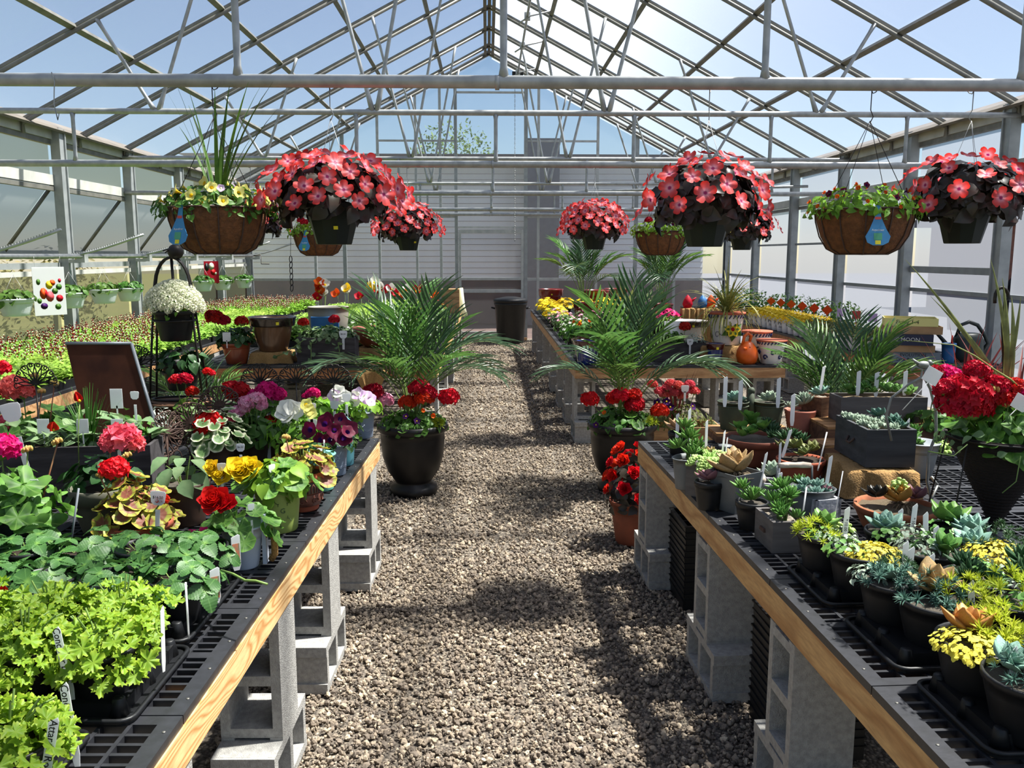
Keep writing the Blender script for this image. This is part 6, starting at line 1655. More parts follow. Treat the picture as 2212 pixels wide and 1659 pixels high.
ros(t, [(0.07, -0.01, 0.15, 0.055), (0.10, 0.03, 0.15, 0.05), (0.08, 0.07, 0.17, 0.05), (0.11, -0.03, 0.14, 0.04), (0.06, -0.07, 0.14, 0.045)], 'succ_dark', ROS_POINT); mk(t, 1693, 925, 3.6, 0.13, w=0.014, lean=(0, .25))
t = sp('succulent_pot', 'pale rose-tinted sempervivum in a ribbed pink terracotta pot', 1726, 948); mb = MB()
pr = [(0, 0), (0.052, 0)] + [(0.052 + 0.030 * i / 22 + (0.0022 if i % 2 else 0), 0.16 * i / 22) for i in range(23)] + [(0.076, 0.16), (0.073, 0.13), (0, 0.125)]
mb.lathe(pr, 30); mb.build('pot', 'ribbed_terracotta', t); soil_part(t, 0.074, 0.145); ros(t, [(0.02, 0.0, 0.19, 0.07), (0.02, 0.01, 0.215, 0.05), (-0.05, 0.0, 0.17, 0.045)], 'succ_grey', ROS_POINT); mk(t, 1714, 850, 4.3, 0.17, w=0.022)
t = sp('succulent_pot', 'branching green aeonium in a shallow orange terracotta pot with wooden-handled pail before it', 1728, 1030); pot_of(t, 'smallterra', 0.10, 0.08, 0.085, 'terracotta', 0.006)
ros(t, [(-0.03, 0, 0.13, 0.06), (0.05, 0.0, 0.12, 0.055), (-0.06, 0.05, 0.12, 0.05), (0.0, -0.04, 0.11, 0.05)], 'succ_olive' if 'succ_olive' in MAT else 'leaf_olive', ROS_OPEN); ros(t, [(-.04, .1, .15, .055), (.04, .1, .14, .05), (0, .12, .16, .05)], 'succ_dark', ROS_POINT)
mk(t, 1771, 932, 3.5, 0.17, kind='rod', w=0.006, lean=(0, .18)); mk(t, 1686, 955, 3.5, 0.15, w=0.01)
t = oval_pail('metal_basket', 'long zinc basket with a turned wooden handle and green succulents', 1712, 1108, 0.078, 0.068, 0.10, 1.0, 0.75, 'zinc_dull')
mb = MB(); mb.tube([(-0.07, 0, 0.09), (-0.065, 0, 0.185)], 0.004, 5); mb.tube([(0.07, 0, 0.09), (0.065, 0, 0.185)], 0.004, 5); mb.build('bail', 'zinc_dull', t)
mb = MB(); mb.tube([(-0.06, 0, 0.185), (-0.03, 0, 0.187), (0, 0, 0.187), (0.03, 0, 0.187), (0.06, 0, 0.185)], [0.010, 0.012, 0.010, 0.012, 0.010], 10); mb.build('handle', 'rock', t)
ros(t, [(-0.03, 0, 0.11, 0.045), (0.03, 0.02, 0.11, 0.045)], 'succ_green', ROS_POINT)
t = oval_pail('zinc_tub', 'oval zinc tub of plump blue-green rosettes before the wooden-handled basket', 1752, 1120, 0.082, 0.066, 0.115, 1.0, 0.75, 'zinc_dull')
ros(t, [(-0.05, -0.01, 0.11, 0.035), (-0.02, 0.02, 0.125, 0.036), (0.015, 0.0, 0.12, 0.036), (0.05, 0.0, 0.11, 0.035), (0.0, -0.035, 0.108, 0.033), (0.04, -0.03, 0.106, 0.03), (-0.035, -0.035, 0.106, 0.03), (0.03, 0.03, .118, .034)], 'succ_blue'); mk(t, 1787, 983, 3.05, 0.15, w=0.014, lean=(0, .1))
mk(t, 1808, 1017, 2.95, 0.18, kind='rod', w=0.004, lean=(0, .12))
t = thing('shell_planter', 'white rock and grey kalanchoe in a concrete cup behind the zinc planter', 'potted plant', onz(1655, 1085, ZT)); pot_of(t, 'cup', 0.05, 0.045, 0.09, 'concrete_white', 0.003, soil='pebbles')
ros(t, [(0.01, 0, 0.11, 0.055), (0.02, 0.01, 0.13, 0.045)], 'succ_grey', ROS_OPEN); mb = MB(); mb.scat((ICO, [ICOF]), [M44((-0.035, -0.02, 0.10), (0, 0, 1), 0.028), M44((-0.02, 0.03, 0.11), (1, 0, 1), 0.022)]); mb.build('rock', 'rock', t); mk(t, 1643, 975, 3.15, 0.16, w=0.010, lean=(0, .15)); mk(t, 1672, 1018, 3.05, 0.13, w=0.016, lean=(0, .2))
t = sp('succulent_pot', 'bright green haworthia in a round dark pot at the bench edge', 1622, 1140); pot_of(t, 'dr', 0.055, 0.042, 0.10, 'black_plastic', 0.003, soil='pebbles'); ros(t, [(0, 0, 0.105, 0.06), (-0.03, 0.03, 0.14, 0.045), (0.01, 0, 0.12, 0.045)], 'succ_green', ROS_POINT)
a_ = atan2(-(2.834 - 2.669), 0.93 - 0.915)
t = plank_box('drawer_box', 'small grey drawer-style wooden box with tall green crassula', 'potted plant', (0.99, 2.76, ZT), 0.125, 0.17, 0.105, 'grey_wood_mid', aR, soil='pebbles')
mb = MB(); mb.prism([(-0.022, 0), (0.022, 0), (0.018, 0.012), (-0.018, 0.012)], 0.008, 'y', -0.004); mb.build('cup_pull', 'rust_iron', t, (-0.066, 0.0, 0.05), (0, 0, pi / 2))
ros(t, [(0.0, 0.0, 0.12, 0.05), (0.03, 0.02, 0.16, 0.05), (-0.03, 0.01, 0.15, 0.05), (0.0, 0.03, 0.19, 0.05), (-0.02, -0.02, 0.13, 0.045), (0.02, 0.05, 0.13, 0.045), (0.03, -0.05, 0.11, 0.04), (-.02, -.05, .12, .04), (0.02, 0.0, 0.17, .045)], 'succ_green', ROS_POINT); stems_part(t, 8, 0.03, 0.04, 0.09, 0.09, rad=0.004)
t = thing('concrete_planter', 'square white concrete planter with a purple echeveria', 'potted plant', onz(1768, 1122, ZT), 0.25); mb = MB()
for (sx_, sy_) in ((-1, 0), (1, 0), (0, -1), (0, 1)): mb.box((sx_ * 0.048, sy_ * 0.048, 0.045), (0.012 if sx_ else 0.108, 0.012 if sy_ else 0.108, 0.09))
mb.box((0, 0, 0.006), (0.1, 0.1, 0.012)); mb.build('pot', 'concrete_white', t); soil_part(t, 0.052, 0.075, 'pebbles'); ros(t, [(0.01, 0, 0.095, 0.05), (0.012, 0.0, 0.108, 0.035)], 'succ_plum'); mb = MB(); mb.scat((ICO, [ICOF]), [M44((-0.032, 0.01, 0.09), (0.3, 0.3, 1), (0.03, 0.018, 0.02))]); mb.build('rock', 'rock', t); mk(t, 1735, 1052, 2.85, 0.14, kind='rod', w=0.006, lean=(0, .1))
# burlap-covered riser with the dark drawer planter
def cloth_box(name, label, loc, w, d, h, rz=0.0, m='burlap', flare=0.02, cat='burlap riser'):
    t = thing(name, label, cat, loc, rz); n = 40; V = []; F = []
    prof = [(0.0, h + 0.002), (0.5, h + 0.003), (0.94, h), (1.0, h - 0.012), (1.02, h * 0.5), (1.05 + flare, 0.0)]
    rg = random.Random(w * 100)
    for i, (k, z) in enumerate(prof):
        for j in range(n):
            a = 2 * pi * j / n; c_, s_ = cos(a), sin(a); q = 1 / max(abs(c_), abs(s_)) ** 0.92
            wv = (0.012 * sin(7 * a) + rg.uniform(-.004, .004)) * (i >= 3) * (1 + (i == 5))
            V.append((c_ * q * k * w / 2 + wv * c_, s_ * q * k * d / 2 + wv * s_, max(0.0, z + (rg.uniform(-.004, .004) if 0 < i < 5 else 0))))
    for i in range(len(prof) - 1):
        for j in range(n): F.append([i * n + j, i * n + (j + 1) % n, (i + 1) * n + (j + 1) % n, (i + 1) * n + j])
    mb = MB(); mb.add(np.array(V), F); mb.build('burlap_cover', m, t); return t
p = onz(1890, 1090, ZT); cloth_box('burlap_riser', 'brown burlap draped riser under the dark drawer planter', (1.60, 3.47, ZT), 0.28, 0.34, 0.11, -0.05)
t = plank_box('drawer_planter', 'dark weathered drawer planter of pale rosettes on the burlap riser', 'potted plant', (1.63, 3.50, ZT + 0.118), 0.20, 0.33, 0.155, 'grey_wood_dark', -0.02, soil='moss')
mb = MB(); mb.tube([(0, -0.03, 0.02), (-0.014, -0.018, 0.0), (-0.014, 0.018, 0.0), (0, 0.03, 0.02)], 0.005, 5); mb.build('handle', 'rust_iron', t, (-0.103, -0.02, 0.075))
rg = random.Random(12); ros(t, [(rg.uniform(-.08, .04), rg.uniform(-.14, .14), 0.15, rg.uniform(.026, .036)) for _ in range(30)], 'succ_grey', seed=4)
ros(t, [(0.04, 0.06, 0.17, 0.05), (0.065, -0.04, 0.16, 0.05), (0.06, -0.1, 0.15, 0.045)], 'succ_teal', ROS_OPEN)
# crates and long boxes
def slat_crate(label, loc, w, d, h, rz=0.0, n=5, m='wood_crate'):
    t = thing('wooden_crate', label, 'crate', loc, rz, 'wooden crates')
    for k in range(n): mb = MB(); dd = d / n; mb.box((0, -d / 2 + dd * (k + 0.5), h - 0.007), (w, dd - 0.007, 0.013)); mb.build('top_slat', m, t)
    for y in (-d / 2 + 0.007, d / 2 - 0.007): mb = MB(); mb.box((0, y, h / 2 - 0.007), (w, 0.013, h - 0.015)); mb.build('side_board', 'wood_brown', t)
    for x in (-w / 2 + 0.007, w / 2 - 0.007): mb = MB(); mb.box((x, 0, h / 2 - 0.007), (0.013, d - 0.03, h - 0.015)); mb.build('end_board', 'wood_brown', t)
    return t
cA, cB = ony(1788, 925, 4.12), ony(2062, 948, 4.12)
slat_crate('upturned wooden crate under the long grey succulent box', ((cA.x + cB.x) / 2, 4.30, ZT), 0.64, 0.36, ony(1900, 922, 4.12).z - ZT, 0.0)
ZC = ony(1900, 922, 4.12).z
slat_crate('low wooden crate beside the ribbed pink pot', (1.70, 4.05, ZT), 0.22, 0.16, 0.07, 0.2, 3)
t = plank_box('long_succulent_box', 'long grey wooden box of green echeverias on the upturned crate', 'potted plant', ((ony(1815, 900, 4.22).x + ony(2003, 900, 4.22).x) / 2, 4.30, ZC), 0.44, 0.16, 0.13, 'grey_wood_mid', -0.02, soil='moss')
rg = random.Random(9)
for k in range(15):
    x = -0.16 + 0.024 * k; ros(t, [(x, rg.uniform(-.04, .04), 0.135 + rg.uniform(0, .07), rg.uniform(.04, .055))], 'succ_green', ROS_OPEN, seed=k)
for u in (1856, 1895, 1957): mk(t, u, 800 if u != 1895 else 803, 4.28, 0.13, w=0.022)
t = plank_box('wooden_planter_cube', 'small brown wooden cube planter with a blue echeveria behind the long grey box', 'potted plant', (ony(1775, 890, 4.45).x, 4.48, ony(1775, 893, 4.45).z - 0.02), 0.155, 0.15, 0.115, 'wood_brown', 0.5, soil='pebbles')
ros(t, [(0, 0, 0.12, 0.065), (0, 0, 0.13, 0.045)], 'succ_blue'); mk(t, 1775, 790, 4.4, 0.13, w=0.022, lean=(0, 0.15))
slat_crate('short wooden crate under the small cube planter', (ony(1775, 890, 4.45).x, 4.49, ZT), 0.2, 0.18, ony(1775, 893, 4.45).z - 0.02 - ZT, 0.5, 3)
# twin green cone pots with bird
t = thing('twin_pot_planter', 'double green tin pot planter with blue echeverias behind the terracotta bowl', 'potted plant', onz(1625, 950, ZT) + Vector((0, 0.05, 0))); dzz = 0.05
for i, x in enumerate((-0.095, 0.095)):
    mb = MB(); mb.lathe(pot_prof(0.082, 0.062, 0.15, 0.0, wall=0.004), 28, (x, 0, 0)); mb.build('pot', 'green_patina', t); mb = MB(); mb.lathe([(0.08, 0.125), (0.0835, 0.128), (0.08, 0.131)], 28, (x, 0, 0)); mb.build('band', 'green_patina', t)
    o = soil_part(t, 0.078, 0.135, 'pebbles'); o.location.x = x
    ros(t, [(x, 0, 0.155, 0.06), (x + 0.01, 0.01, 0.17, 0.045), (x + .05, .02, .15, .035)], 'succ_blue' if i == 0 else 'succ_grey')
mb = MB(); mb.tube([(0, 0, 0.08), (0, 0, 0.20)], [0.028, 0.016], 10); mb.ball((0, 0, 0.205), 0.02, 8); mb.build('handle', 'green_patina', t)
for (u, v) in [(1567, 835), (1600, 842), (1682, 837)]: mk(t, u, v, 4.05, 0.15, w=0.02)
slat_crate('flat wooden crate under the green twin-pot planter', (t.location.x, t.location.y, ZT), 0.42, 0.24, 0.05, 0, 3); t.location.z = ZT + 0.05
# galvanised bucket of burro tail at the back
t = bucket('galvanised_bucket', 'tall galvanised bucket with trailing burro tail beside the drawer planter', 'potted plant', onz(1995, 1036, ZT) + Vector((0, 0.06, 0)), 0.085, 0.06, 0.155, 'zinc')
ros(t, [(-0.04, 0, 0.16, 0.05), (-0.01, 0.03, 0.17, 0.05), (-.03, -.03, .15, .045)], 'succ_green', ROS); ros(t, [(0.0, 0.05, 0.19, 0.05)], 'succ_green', ROS_POINT)
sedum(t, 60, 0.035, 0.04, 0.05, 0.02, 'succ_bead', 0.12, 5, BEAD, 'trailing_stem', c=(0.085, -0.02)); mk(t, 1945, 900, 3.45, 0.16, w=0.012, lean=(0, -.15)); mk(t, 1963, 903, 3.45, 0.16, w=0.01)
# rust bowl
t = sp('rust_bowl', 'rough rust-coloured bowl with a yellow-tipped sedum and curly moss', 1932, 1140); mb = MB(); mb.lathe(pot_prof(0.14, 0.11, 0.085, 0.004, rimh=0.02, wall=0.012), 30, wob=0.012); mb.build('bowl', 'rust_bowl', t); soil_part(t, 0.13, 0.07, 'moss')
mb = grass_mb(90, 0.10, 18, 0.0011, (60, 110), 1.3); mb.build('moss_strands', 'moss', t, (0.03, 0, 0.085), kind='stuff')
ros(t, [(0.01, 0.0, 0.10, 0.075), (0.012, 0.0, 0.125, 0.05)], 'succ_orange', ROS_OPEN); sedum(t, 30, 0.025, 0.025, 0.03, 0.017, 'succ_bead', 0.15, 9, BEAD, c=(0.012, 0))
ros(t, [(-0.06, 0.02, 0.11, 0.06)], 'leaf_bronze', ROS_OPEN); ros(t, [(0.09, 0.03, 0.10, 0.06), (0.07, 0.06, 0.1, 0.05)], 'succ_plum', ROS_OPEN)
# wire bird ornament
t = thing('wire_bird_stand', 'silver wire plant stand with a small bird on its curl', 'garden ornament', onz(2010, 1078, ZT))
def W(u, v, y): return loc_of(t, ony(u, v, y))
Yb = t.location.y
mb = MB(); mb.tube([W(2012, 1080, Yb), W(2003, 1040, Yb), W(2006, 980, Yb), W(2022, 940, Yb), W(2022, 890, Yb), W(2010, 840, Yb), W(1997, 815, Yb), W(1999, 800, Yb), W(2008, 795, Yb), W(2014, 804, Yb)], 0.006, 7); mb.build('stem', 'bird_metal', t)
mb = MB(); mb.tube([W(1926, 952, Yb), W(1914, 900, Yb), W(1925, 860, Yb), W(1960, 832, Yb), W(1990, 815, Yb), W(1992, 798, Yb), W(1978, 792, Yb), W(1968, 800, Yb)], 0.005, 7); mb.build('arm', 'bird_metal', t)
q = W(1995, 788, Yb); mb = MB(); mb.ball(tuple(q), 0.019, 8, sq=(1.4, 0.8, 0.8)); mb.ball((q.x + 0.024, q.y, q.z + 0.009), 0.0105, 7); mb.tube([(q.x + .032, q.y, q.z + .008), (q.x + 0.042, q.y, q.z + 0.006)], [0.004, 0.0008], 5); mb.tube([(q.x - 0.02, q.y, q.z + 0.003), (q.x - 0.045, q.y, q.z + 0.022)], [0.008, 0.004], 5); mb.build('bird', 'bird_metal', t)
mb = MB(); mb.tube([W(2012, 1030, Yb + .1), W(2025, 1048, Yb + .1)], 0.006, 6); mb.tube([W(2012, 1080, Yb), W(2025, 1050, Yb + .05), W(2030, 1053, Yb + .05)], 0.005, 6); mb.build('foot', 'bird_metal', t)
# black conical coir planter with red geraniums
pt = onz(2146, 1150, ZT); t = thing('cone_planter', 'dark conical coir planter with red geraniums, spike grass and trailing ivy', 'potted plant', (pt.x, pt.y, ZT))
UMBD = {m: umbel_mesh('petal_' + m, 120, .045, .013) for m in ('red', 'magenta')}; hC = ony(2146, 938, pt.y).z - ZT; rC = (ony(2260, 938, pt.y).x - ony(2040, 938, pt.y).x) / 2
mb = MB(); mb.lathe([(0.004, 0.0), (rC * 0.30, hC * 0.32), (rC * 0.72, hC * 0.72), (rC, hC), (rC * 0.95, hC), (rC * 0.88, hC * 0.9), (0, hC * 0.88)], 30, wob=0.006)
for i in range(28): mb.tube([(rC * (0.06 + 0.94 * i / 28) * cos(a) * 1.01, rC * (0.06 + 0.94 * i / 28) * sin(a) * 1.01, hC * (0.03 + 0.97 * (i / 28) ** 0.93)) for a in np.linspace(0, 2 * pi, 25)[:-1]], 0.0022, 4, closed=True)
mb.build('cone', 'coco_dark', t); soil_part(t, rC * 0.94, hC * 0.93)
mb = MB()
for a in (2.2, 3.6, 4.6, 0.3): mb.tube([(rC * 1.02 * cos(a), rC * 1.02 * sin(a), hC * 0.98), (rC * 1.35 * cos(a), rC * 1.35 * sin(a), 0.0)], 0.003, 5)
mb.tube([(rC * 1.02 * cos(a), rC * 1.02 * sin(a), hC * 0.98) for a in np.linspace(0, 2 * pi, 25)[:-1]], 0.004, 5, closed=True); mb.build('stand', 'black_iron', t)
leaves(t, [tpl_mesh(DISC_FRILL, 'leaf', 'geranium_leaf', GR)], 40, 0.19, 0.13, hC * 0.95, 1.15, seed=61, lo=-0.2)
foliage(t, dome(70, 0.22, 0.2, 0.10, 0.035, 62, z0=hC * 0.95, lo=-0.5), 'leaf_sage', LF_BROAD)
for (c_, u, v, s) in [('red', 2085, 850, 1.7), ('red', 2065, 872, 1.35), ('red', 2100, 878, 1.35), ('red', 2045, 840, 0.9), ('red', 2112, 800, 0.9), ('red', 2150, 835, 1.0), ('red', 2165, 860, 1.1), ('red', 2190, 838, 0.9), ('magenta', 2205, 850, 1.1), ('red', 2140, 850, 0.8)]: head(t, c_, u, v, pt.y - 0.05, s, zf=hC, table=UMBD)
buds(t, 2146, 842, pt.y - .08, 1.2, hC, 'stem_green'); buds(t, 2178, 872, pt.y - .08, 1.2, hC, 'stem_green')
g = MB(); lt = blade_tpl(9, 0.02, 0.25, 1.0)
for (u0, v0, u1, v1, w_) in [(2168, 850, 1955, 560, .010), (2168, 850, 2010, 640, .010), (2170, 850, 2050, 680, .009), (2172, 850, 2165, 600, .012), (2178, 850, 2185, 640, .012), (2182, 850, 2140, 560, .009), (2165, 850, 2205, 640, .010)]:
    A_, B_ = loc_of(t, ony(u0, v0, pt.y)), loc_of(t, ony(u1, v1, pt.y)); C_ = (A_ + B_) / 2 + Vector((0, -0.03, 0.03)); V_ = []; Q_ = []
    for i in range(9):
        k_ = i / 8; pp = A_ * (1 - k_) ** 2 + C_ * 2 * k_ * (1 - k_) + B_ * k_ ** 2; hw = w_ * (1 - k_ ** 2) + 0.0005; V_ += [(pp.x - hw, pp.y, pp.z), (pp.x, pp.y - hw * .5, pp.z), (pp.x + hw, pp.y, pp.z)]
    for i in range(8): Q_ += [[3 * i, 3 * i + 1, 3 * i + 4, 3 * i + 3], [3 * i + 1, 3 * i + 2, 3 * i + 5, 3 * i + 4]]
    g.add(np.array(V_), np.array(Q_))
for (pts_) in ([(2190, 838), (2130, 832), (2060, 855), (1998, 905)], [(2215, 850), (2150, 800), (2060, 745), (1950, 735)]):
    P_ = [loc_of(t, ony(a, b, pt.y - 0.08)) for a, b in pts_]; g.tube([P_[0], (P_[0] + P_[1]) / 2 + Vector((0, 0, .008)), P_[1], (P_[1] + P_[2]) / 2 + Vector((0, 0, .006)), P_[2], P_[3]], [0.004, 0.004, 0.0035, 0.003, 0.002, 0.001], 5)
g.build('spike_grass', 'leaf_olive', t, kind='stuff')
mb = MB(); mb.tube([loc_of(t, ony(2172, 860, pt.y)), loc_of(t, ony(2166, 700, pt.y)), loc_of(t, ony(2172, 650, pt.y))] + [loc_of(t, ony(2164 + 15 * cos(a), 645 - 24 * sin(a), pt.y)) for a in np.linspace(0, pi, 8)] + [loc_of(t, ony(2149, 655, pt.y))], 0.006, 7); mb.build('hook', 'black_iron', t)
for (u, v, h_) in [(2014, 812, 0.10), (2205, 870, 0.14)]: q = loc_of(t, ony(u, v, pt.y - .12)); mb = MB(); mb.box((0, 0, 0), (0.055, 0.001, 0.05)); mb.tube([(0, 0, -0.02), (0.0, 0.05, -0.14)], 0.0015, 4); mb.build('plant_marker', 'marker_white', t, q, (0, 0.5, 0))
mb = MB()
for (P_) in ([(2090, 960), (2060, 985), (2005, 975)], [(2205, 985), (2195, 1040), (2165, 1065)]):
    mb.tube([loc_of(t, ony(a, b, pt.y - rC - .02)) for a, b in P_], 0.002, 4)
mb.build('ivy_stem', 'stem_green', t)
mk_ = ger('zonal_geranium', 'magenta and crimson double petunia behind the cone planter', 2010, 900, 'leaf_green', 16, 0.12, 0.1, 0.08, 0.12, [('magenta', 2045, 806, 1.0), ('crimson', 2020, 806, 1.0), ('magenta', 2062, 808, 0.7)], seed=66, y=4.2)
# ------------------------------------------------------------------ urns with palms beside the aisle
mat('urn_resin', srgb(24, 22, 24), srgb(18, 17, 18), rough=0.4, scale=14, spec=.35)
FR = [frond_mesh(0.98, 15, 0.23, dr, seed=i, m=m_, rise=ri, w=0.042) for i, (dr, m_, ri) in enumerate([(0.75, 'leaf_palm', 84), (1.25, 'leaf_palm', 80), (0.5, 'leaf_palm_deep', 87), (1.9, 'leaf_palm_deep', 76)])]
def palm(t, n, z, s=1.0, seed=0, spread=0.02):
    rg = random.Random(seed)
    for i in range(n): a = i * 2.399963 + rg.uniform(-.4, .4); obj('frond', FR[(i * 7 + seed) % 4], t, mat=Matrix.Translation((spread * cos(a), spread * sin(a), z)) @ Matrix.Rotation(a, 4, 'Z') @ Matrix.Rotation(rg.uniform(-.18, .12), 4, 'Y') @ Matrix.Scale(s * rg.uniform(0.75, 1.12), 4))
CUPV = cup_mesh('petal_violet', 0.022, 5, 10, w=0.5, curl=-.1); CUPO = cup_mesh('petal_orange', 0.02, 8, 25, w=0.35)
def urn(label, x, y, heads, seed):
    t = thing('palm_urn', label, 'planter', (x, y, 0), 0, 'black urns with palms'); h = 0.5
    mb = MB(); mb.lathe([(0, 0), (0.165, 0), (0.17, 0.02), (0.165, 0.055), (0.125, 0.075), (0.13, 0.09), (0.185, 0.17), (0.215, 0.27), (0.225, 0.40), (0.222, 0.435), (0.23, 0.44), (0.245, 0.455), (0.25, 0.475), (0.245, h), (0.225, h), (0.215, 0.46), (0.2, 0.42), (0, 0.42)], 40); mb.build('urn', 'urn_resin', t)
    soil_part(t, 0.22, 0.465); palm(t, 17, 0.46, 1.0, seed)
    foliage(t, dome(260, 0.25, 0.25, 0.13, 0.045, seed, z0=0.47, lo=-0.1), 'leaf_green', LF_BROAD)
    leaves(t, GLEAF['geranium_leaf'], 30, 0.24, 0.13, 0.47, 1.0, seed=seed)
    sedum(t, 30, 0.05, 0.05, 0.04, 0.03, 'succ_lime', 0.50, seed, c=(0.18, -0.12))
    for (c_, u, v, s) in heads:
        if c_ in UMB: head(t, c_, u, v, y - 0.08, s * 1.3, zf=0.5)
        else: flowers(t, CUPV if c_ == 'violet' else CUPO, [loc_of(t, ony(u, v, y - 0.2))], s, seed=u)
    return t
urn('black resin urn with palm and red geraniums on the left of the aisle', -0.53, 5.94, [('scarlet', 970, 857, 1.1), ('scarlet', 915, 858, 1.2), ('scarlet', 880, 870, 1.0), ('red', 905, 838, 1.2), ('red', 928, 850, .9), ('pink', 830, 865, 1.0), ('red', 805, 848, 1.2), ('violet', 877, 900, 1.2), ('violet', 900, 910, 1.2), ('fire', 934, 898, 1.3), ('fire', 912, 888, 1.1)], 3)
urn('black resin urn with palm and red geraniums on the right of the aisle', 0.955, 5.95, [('scarlet', 1275, 862, 1.0), ('scarlet', 1338, 855, 1.1), ('scarlet', 1325, 860, .8), ('red', 1370, 874, 1.1), ('scarlet', 1425, 888, 1.0), ('red', 1370, 852, .8), ('violet', 1288, 918, 1.2), ('violet', 1325, 925, 1.3), ('fire', 1307, 893, 1.2)], 4)
# ground-level pots
p = onz(1362, 1180, 0); t = thing('red_begonia_pot', 'terracotta pot of scarlet begonias on the gravel against the right bench', 'potted plant', (p.x + 0.02, p.y + 0.08, 0)); pot_of(t, 'gb', 0.13, 0.095, 0.26, 'terracotta_dark', 0.008)
foliage(t, dome(120, 0.15, 0.15, 0.28, 0.06, 71, z0=0.26), 'leaf_bronze', LF_BROAD)
rg = random.Random(6)
for i in range(26): z = (i + .5) / 26; a = i * 2.4; rr = sqrt(1 - z * z * .8); obj('blossom', BEG_R, t, mat=Matrix.Translation((0.15 * rr * cos(a), 0.15 * rr * sin(a), 0.27 + 0.3 * z)) @ orient(Vector((rr * cos(a), rr * sin(a), .4)).normalized()) @ Matrix.Scale(rg.uniform(.6, .9), 4))
q = onz(1450, 960, 0.0); t = plank_box('petunia_trough', 'tan trough of coral petunias and red cordyline behind the right urn', 'potted plant', (1.44, 6.35, 0), 0.62, 0.30, 0.40, 'board_tan', 0.0)
foliage(t, dome(280, 0.30, 0.17, 0.18, 0.045, 72, z0=0.38), 'leaf_olive', LF); 
for i, (u, v) in enumerate([(1410, 830), (1425, 845), (1440, 838), (1455, 848), (1465, 832), (1480, 842), (1490, 830), (1500, 845), (1435, 852), (1475, 855), (1448, 828)]): head(t, 'coral', u, v, 6.25, 0.8, zf=.4)
for (u, v) in [(1420, 870), (1448, 880), (1495, 878), (1440, 868)]: flowers(t, CUPV, [loc_of(t, ony(u, v, 6.2))], 1.6)
g = grass_mb(16, 0.42, 9, 0.012, (4, 30), .2); g.build('cordyline', 'leaf_red', t, (-0.02, 0, .4), kind='stuff')
mk(t, 1480, 832, 6.18, 0.12, kind='paddle', w=.06)
for (lb, x, y, n) in [('stack of black nursery trays under the far end of the right bench', 1.06, 3.98, 13), ('stack of black nursery trays under the middle of the right bench', 1.10, 2.75, 14)]:
    t = thing('tray_stack', lb, 'tray stack', (x, y, 0), aR, 'stacked nursery trays')
    mb = MB(); w, l = .28, .30
    for (a, b, c_, d) in ((0, -l / 2, w, .006), (0, l / 2, w, .006), (-w / 2, 0, .006, l), (w / 2, 0, .006, l)): mb.box((a, b, .03), (c_, d, .05)); mb.box((a, b, .054), (c_ + .012, d + .012, .005))
    for k in (-1, 1): mb.box((0, k * .05, .03), (w, .004, .045)); mb.box((k * .05, 0, .03), (.004, l, .045))
    mb.box((0, 0, .004), (w - .02, l - .02, .004)); me = mb.mesh('tray', 'black_plastic')
    for k in range(n): obj('tray', me, t, (0, 0, k * .030), (0, 0, U(-.015, .015)))
# ------------------------------------------------------------------ hanging baskets
mat('pot_green', srgb(26, 36, 30), srgb(18, 26, 22), rough=0.5, scale=8, spec=.3)
mat('coir', srgb(128, 82, 48), srgb(94, 60, 36), rough=0.95, scale=40, bump=1.0, bscale=90)
mat('tag_blue', srgb(60, 140, 190), srgb(50, 124, 176), rough=0.4, scale=20)
mat('tag_yellow', srgb(230, 214, 40), rough=0.5); mat('tag_green', srgb(80, 160, 120), rough=0.5); mat('tag_red', srgb(200, 70, 60), rough=0.5)
IMPM = tpl_mesh(FLW, 'blossom', 'petal_impatiens', IMPR); ZCH = 2.46
def wires(t, r, z0, ztop, n=3, m='galvanised', rw=.0012, hook=True):
    mb = MB(); zk = ztop - 0.16
    for i in range(n): a = 2 * pi * i / n + .5; mb.tube([(r * cos(a), r * sin(a), z0), (0, 0, zk)], rw, 4)
    mb.build('hanger', m, t)
    if hook:
        mb = MB(); mb.tube([(0, 0, zk - .01), (0.015, 0, zk + .02), (0, 0, zk + .05), (0, 0, ztop - .02)] + [(.034 * sin(a), 0, ztop + .034 * -cos(a) + .0) for a in np.linspace(.2, 5, 12)], .0025, 5); mb.build('hook', m, t)
_imp = {}
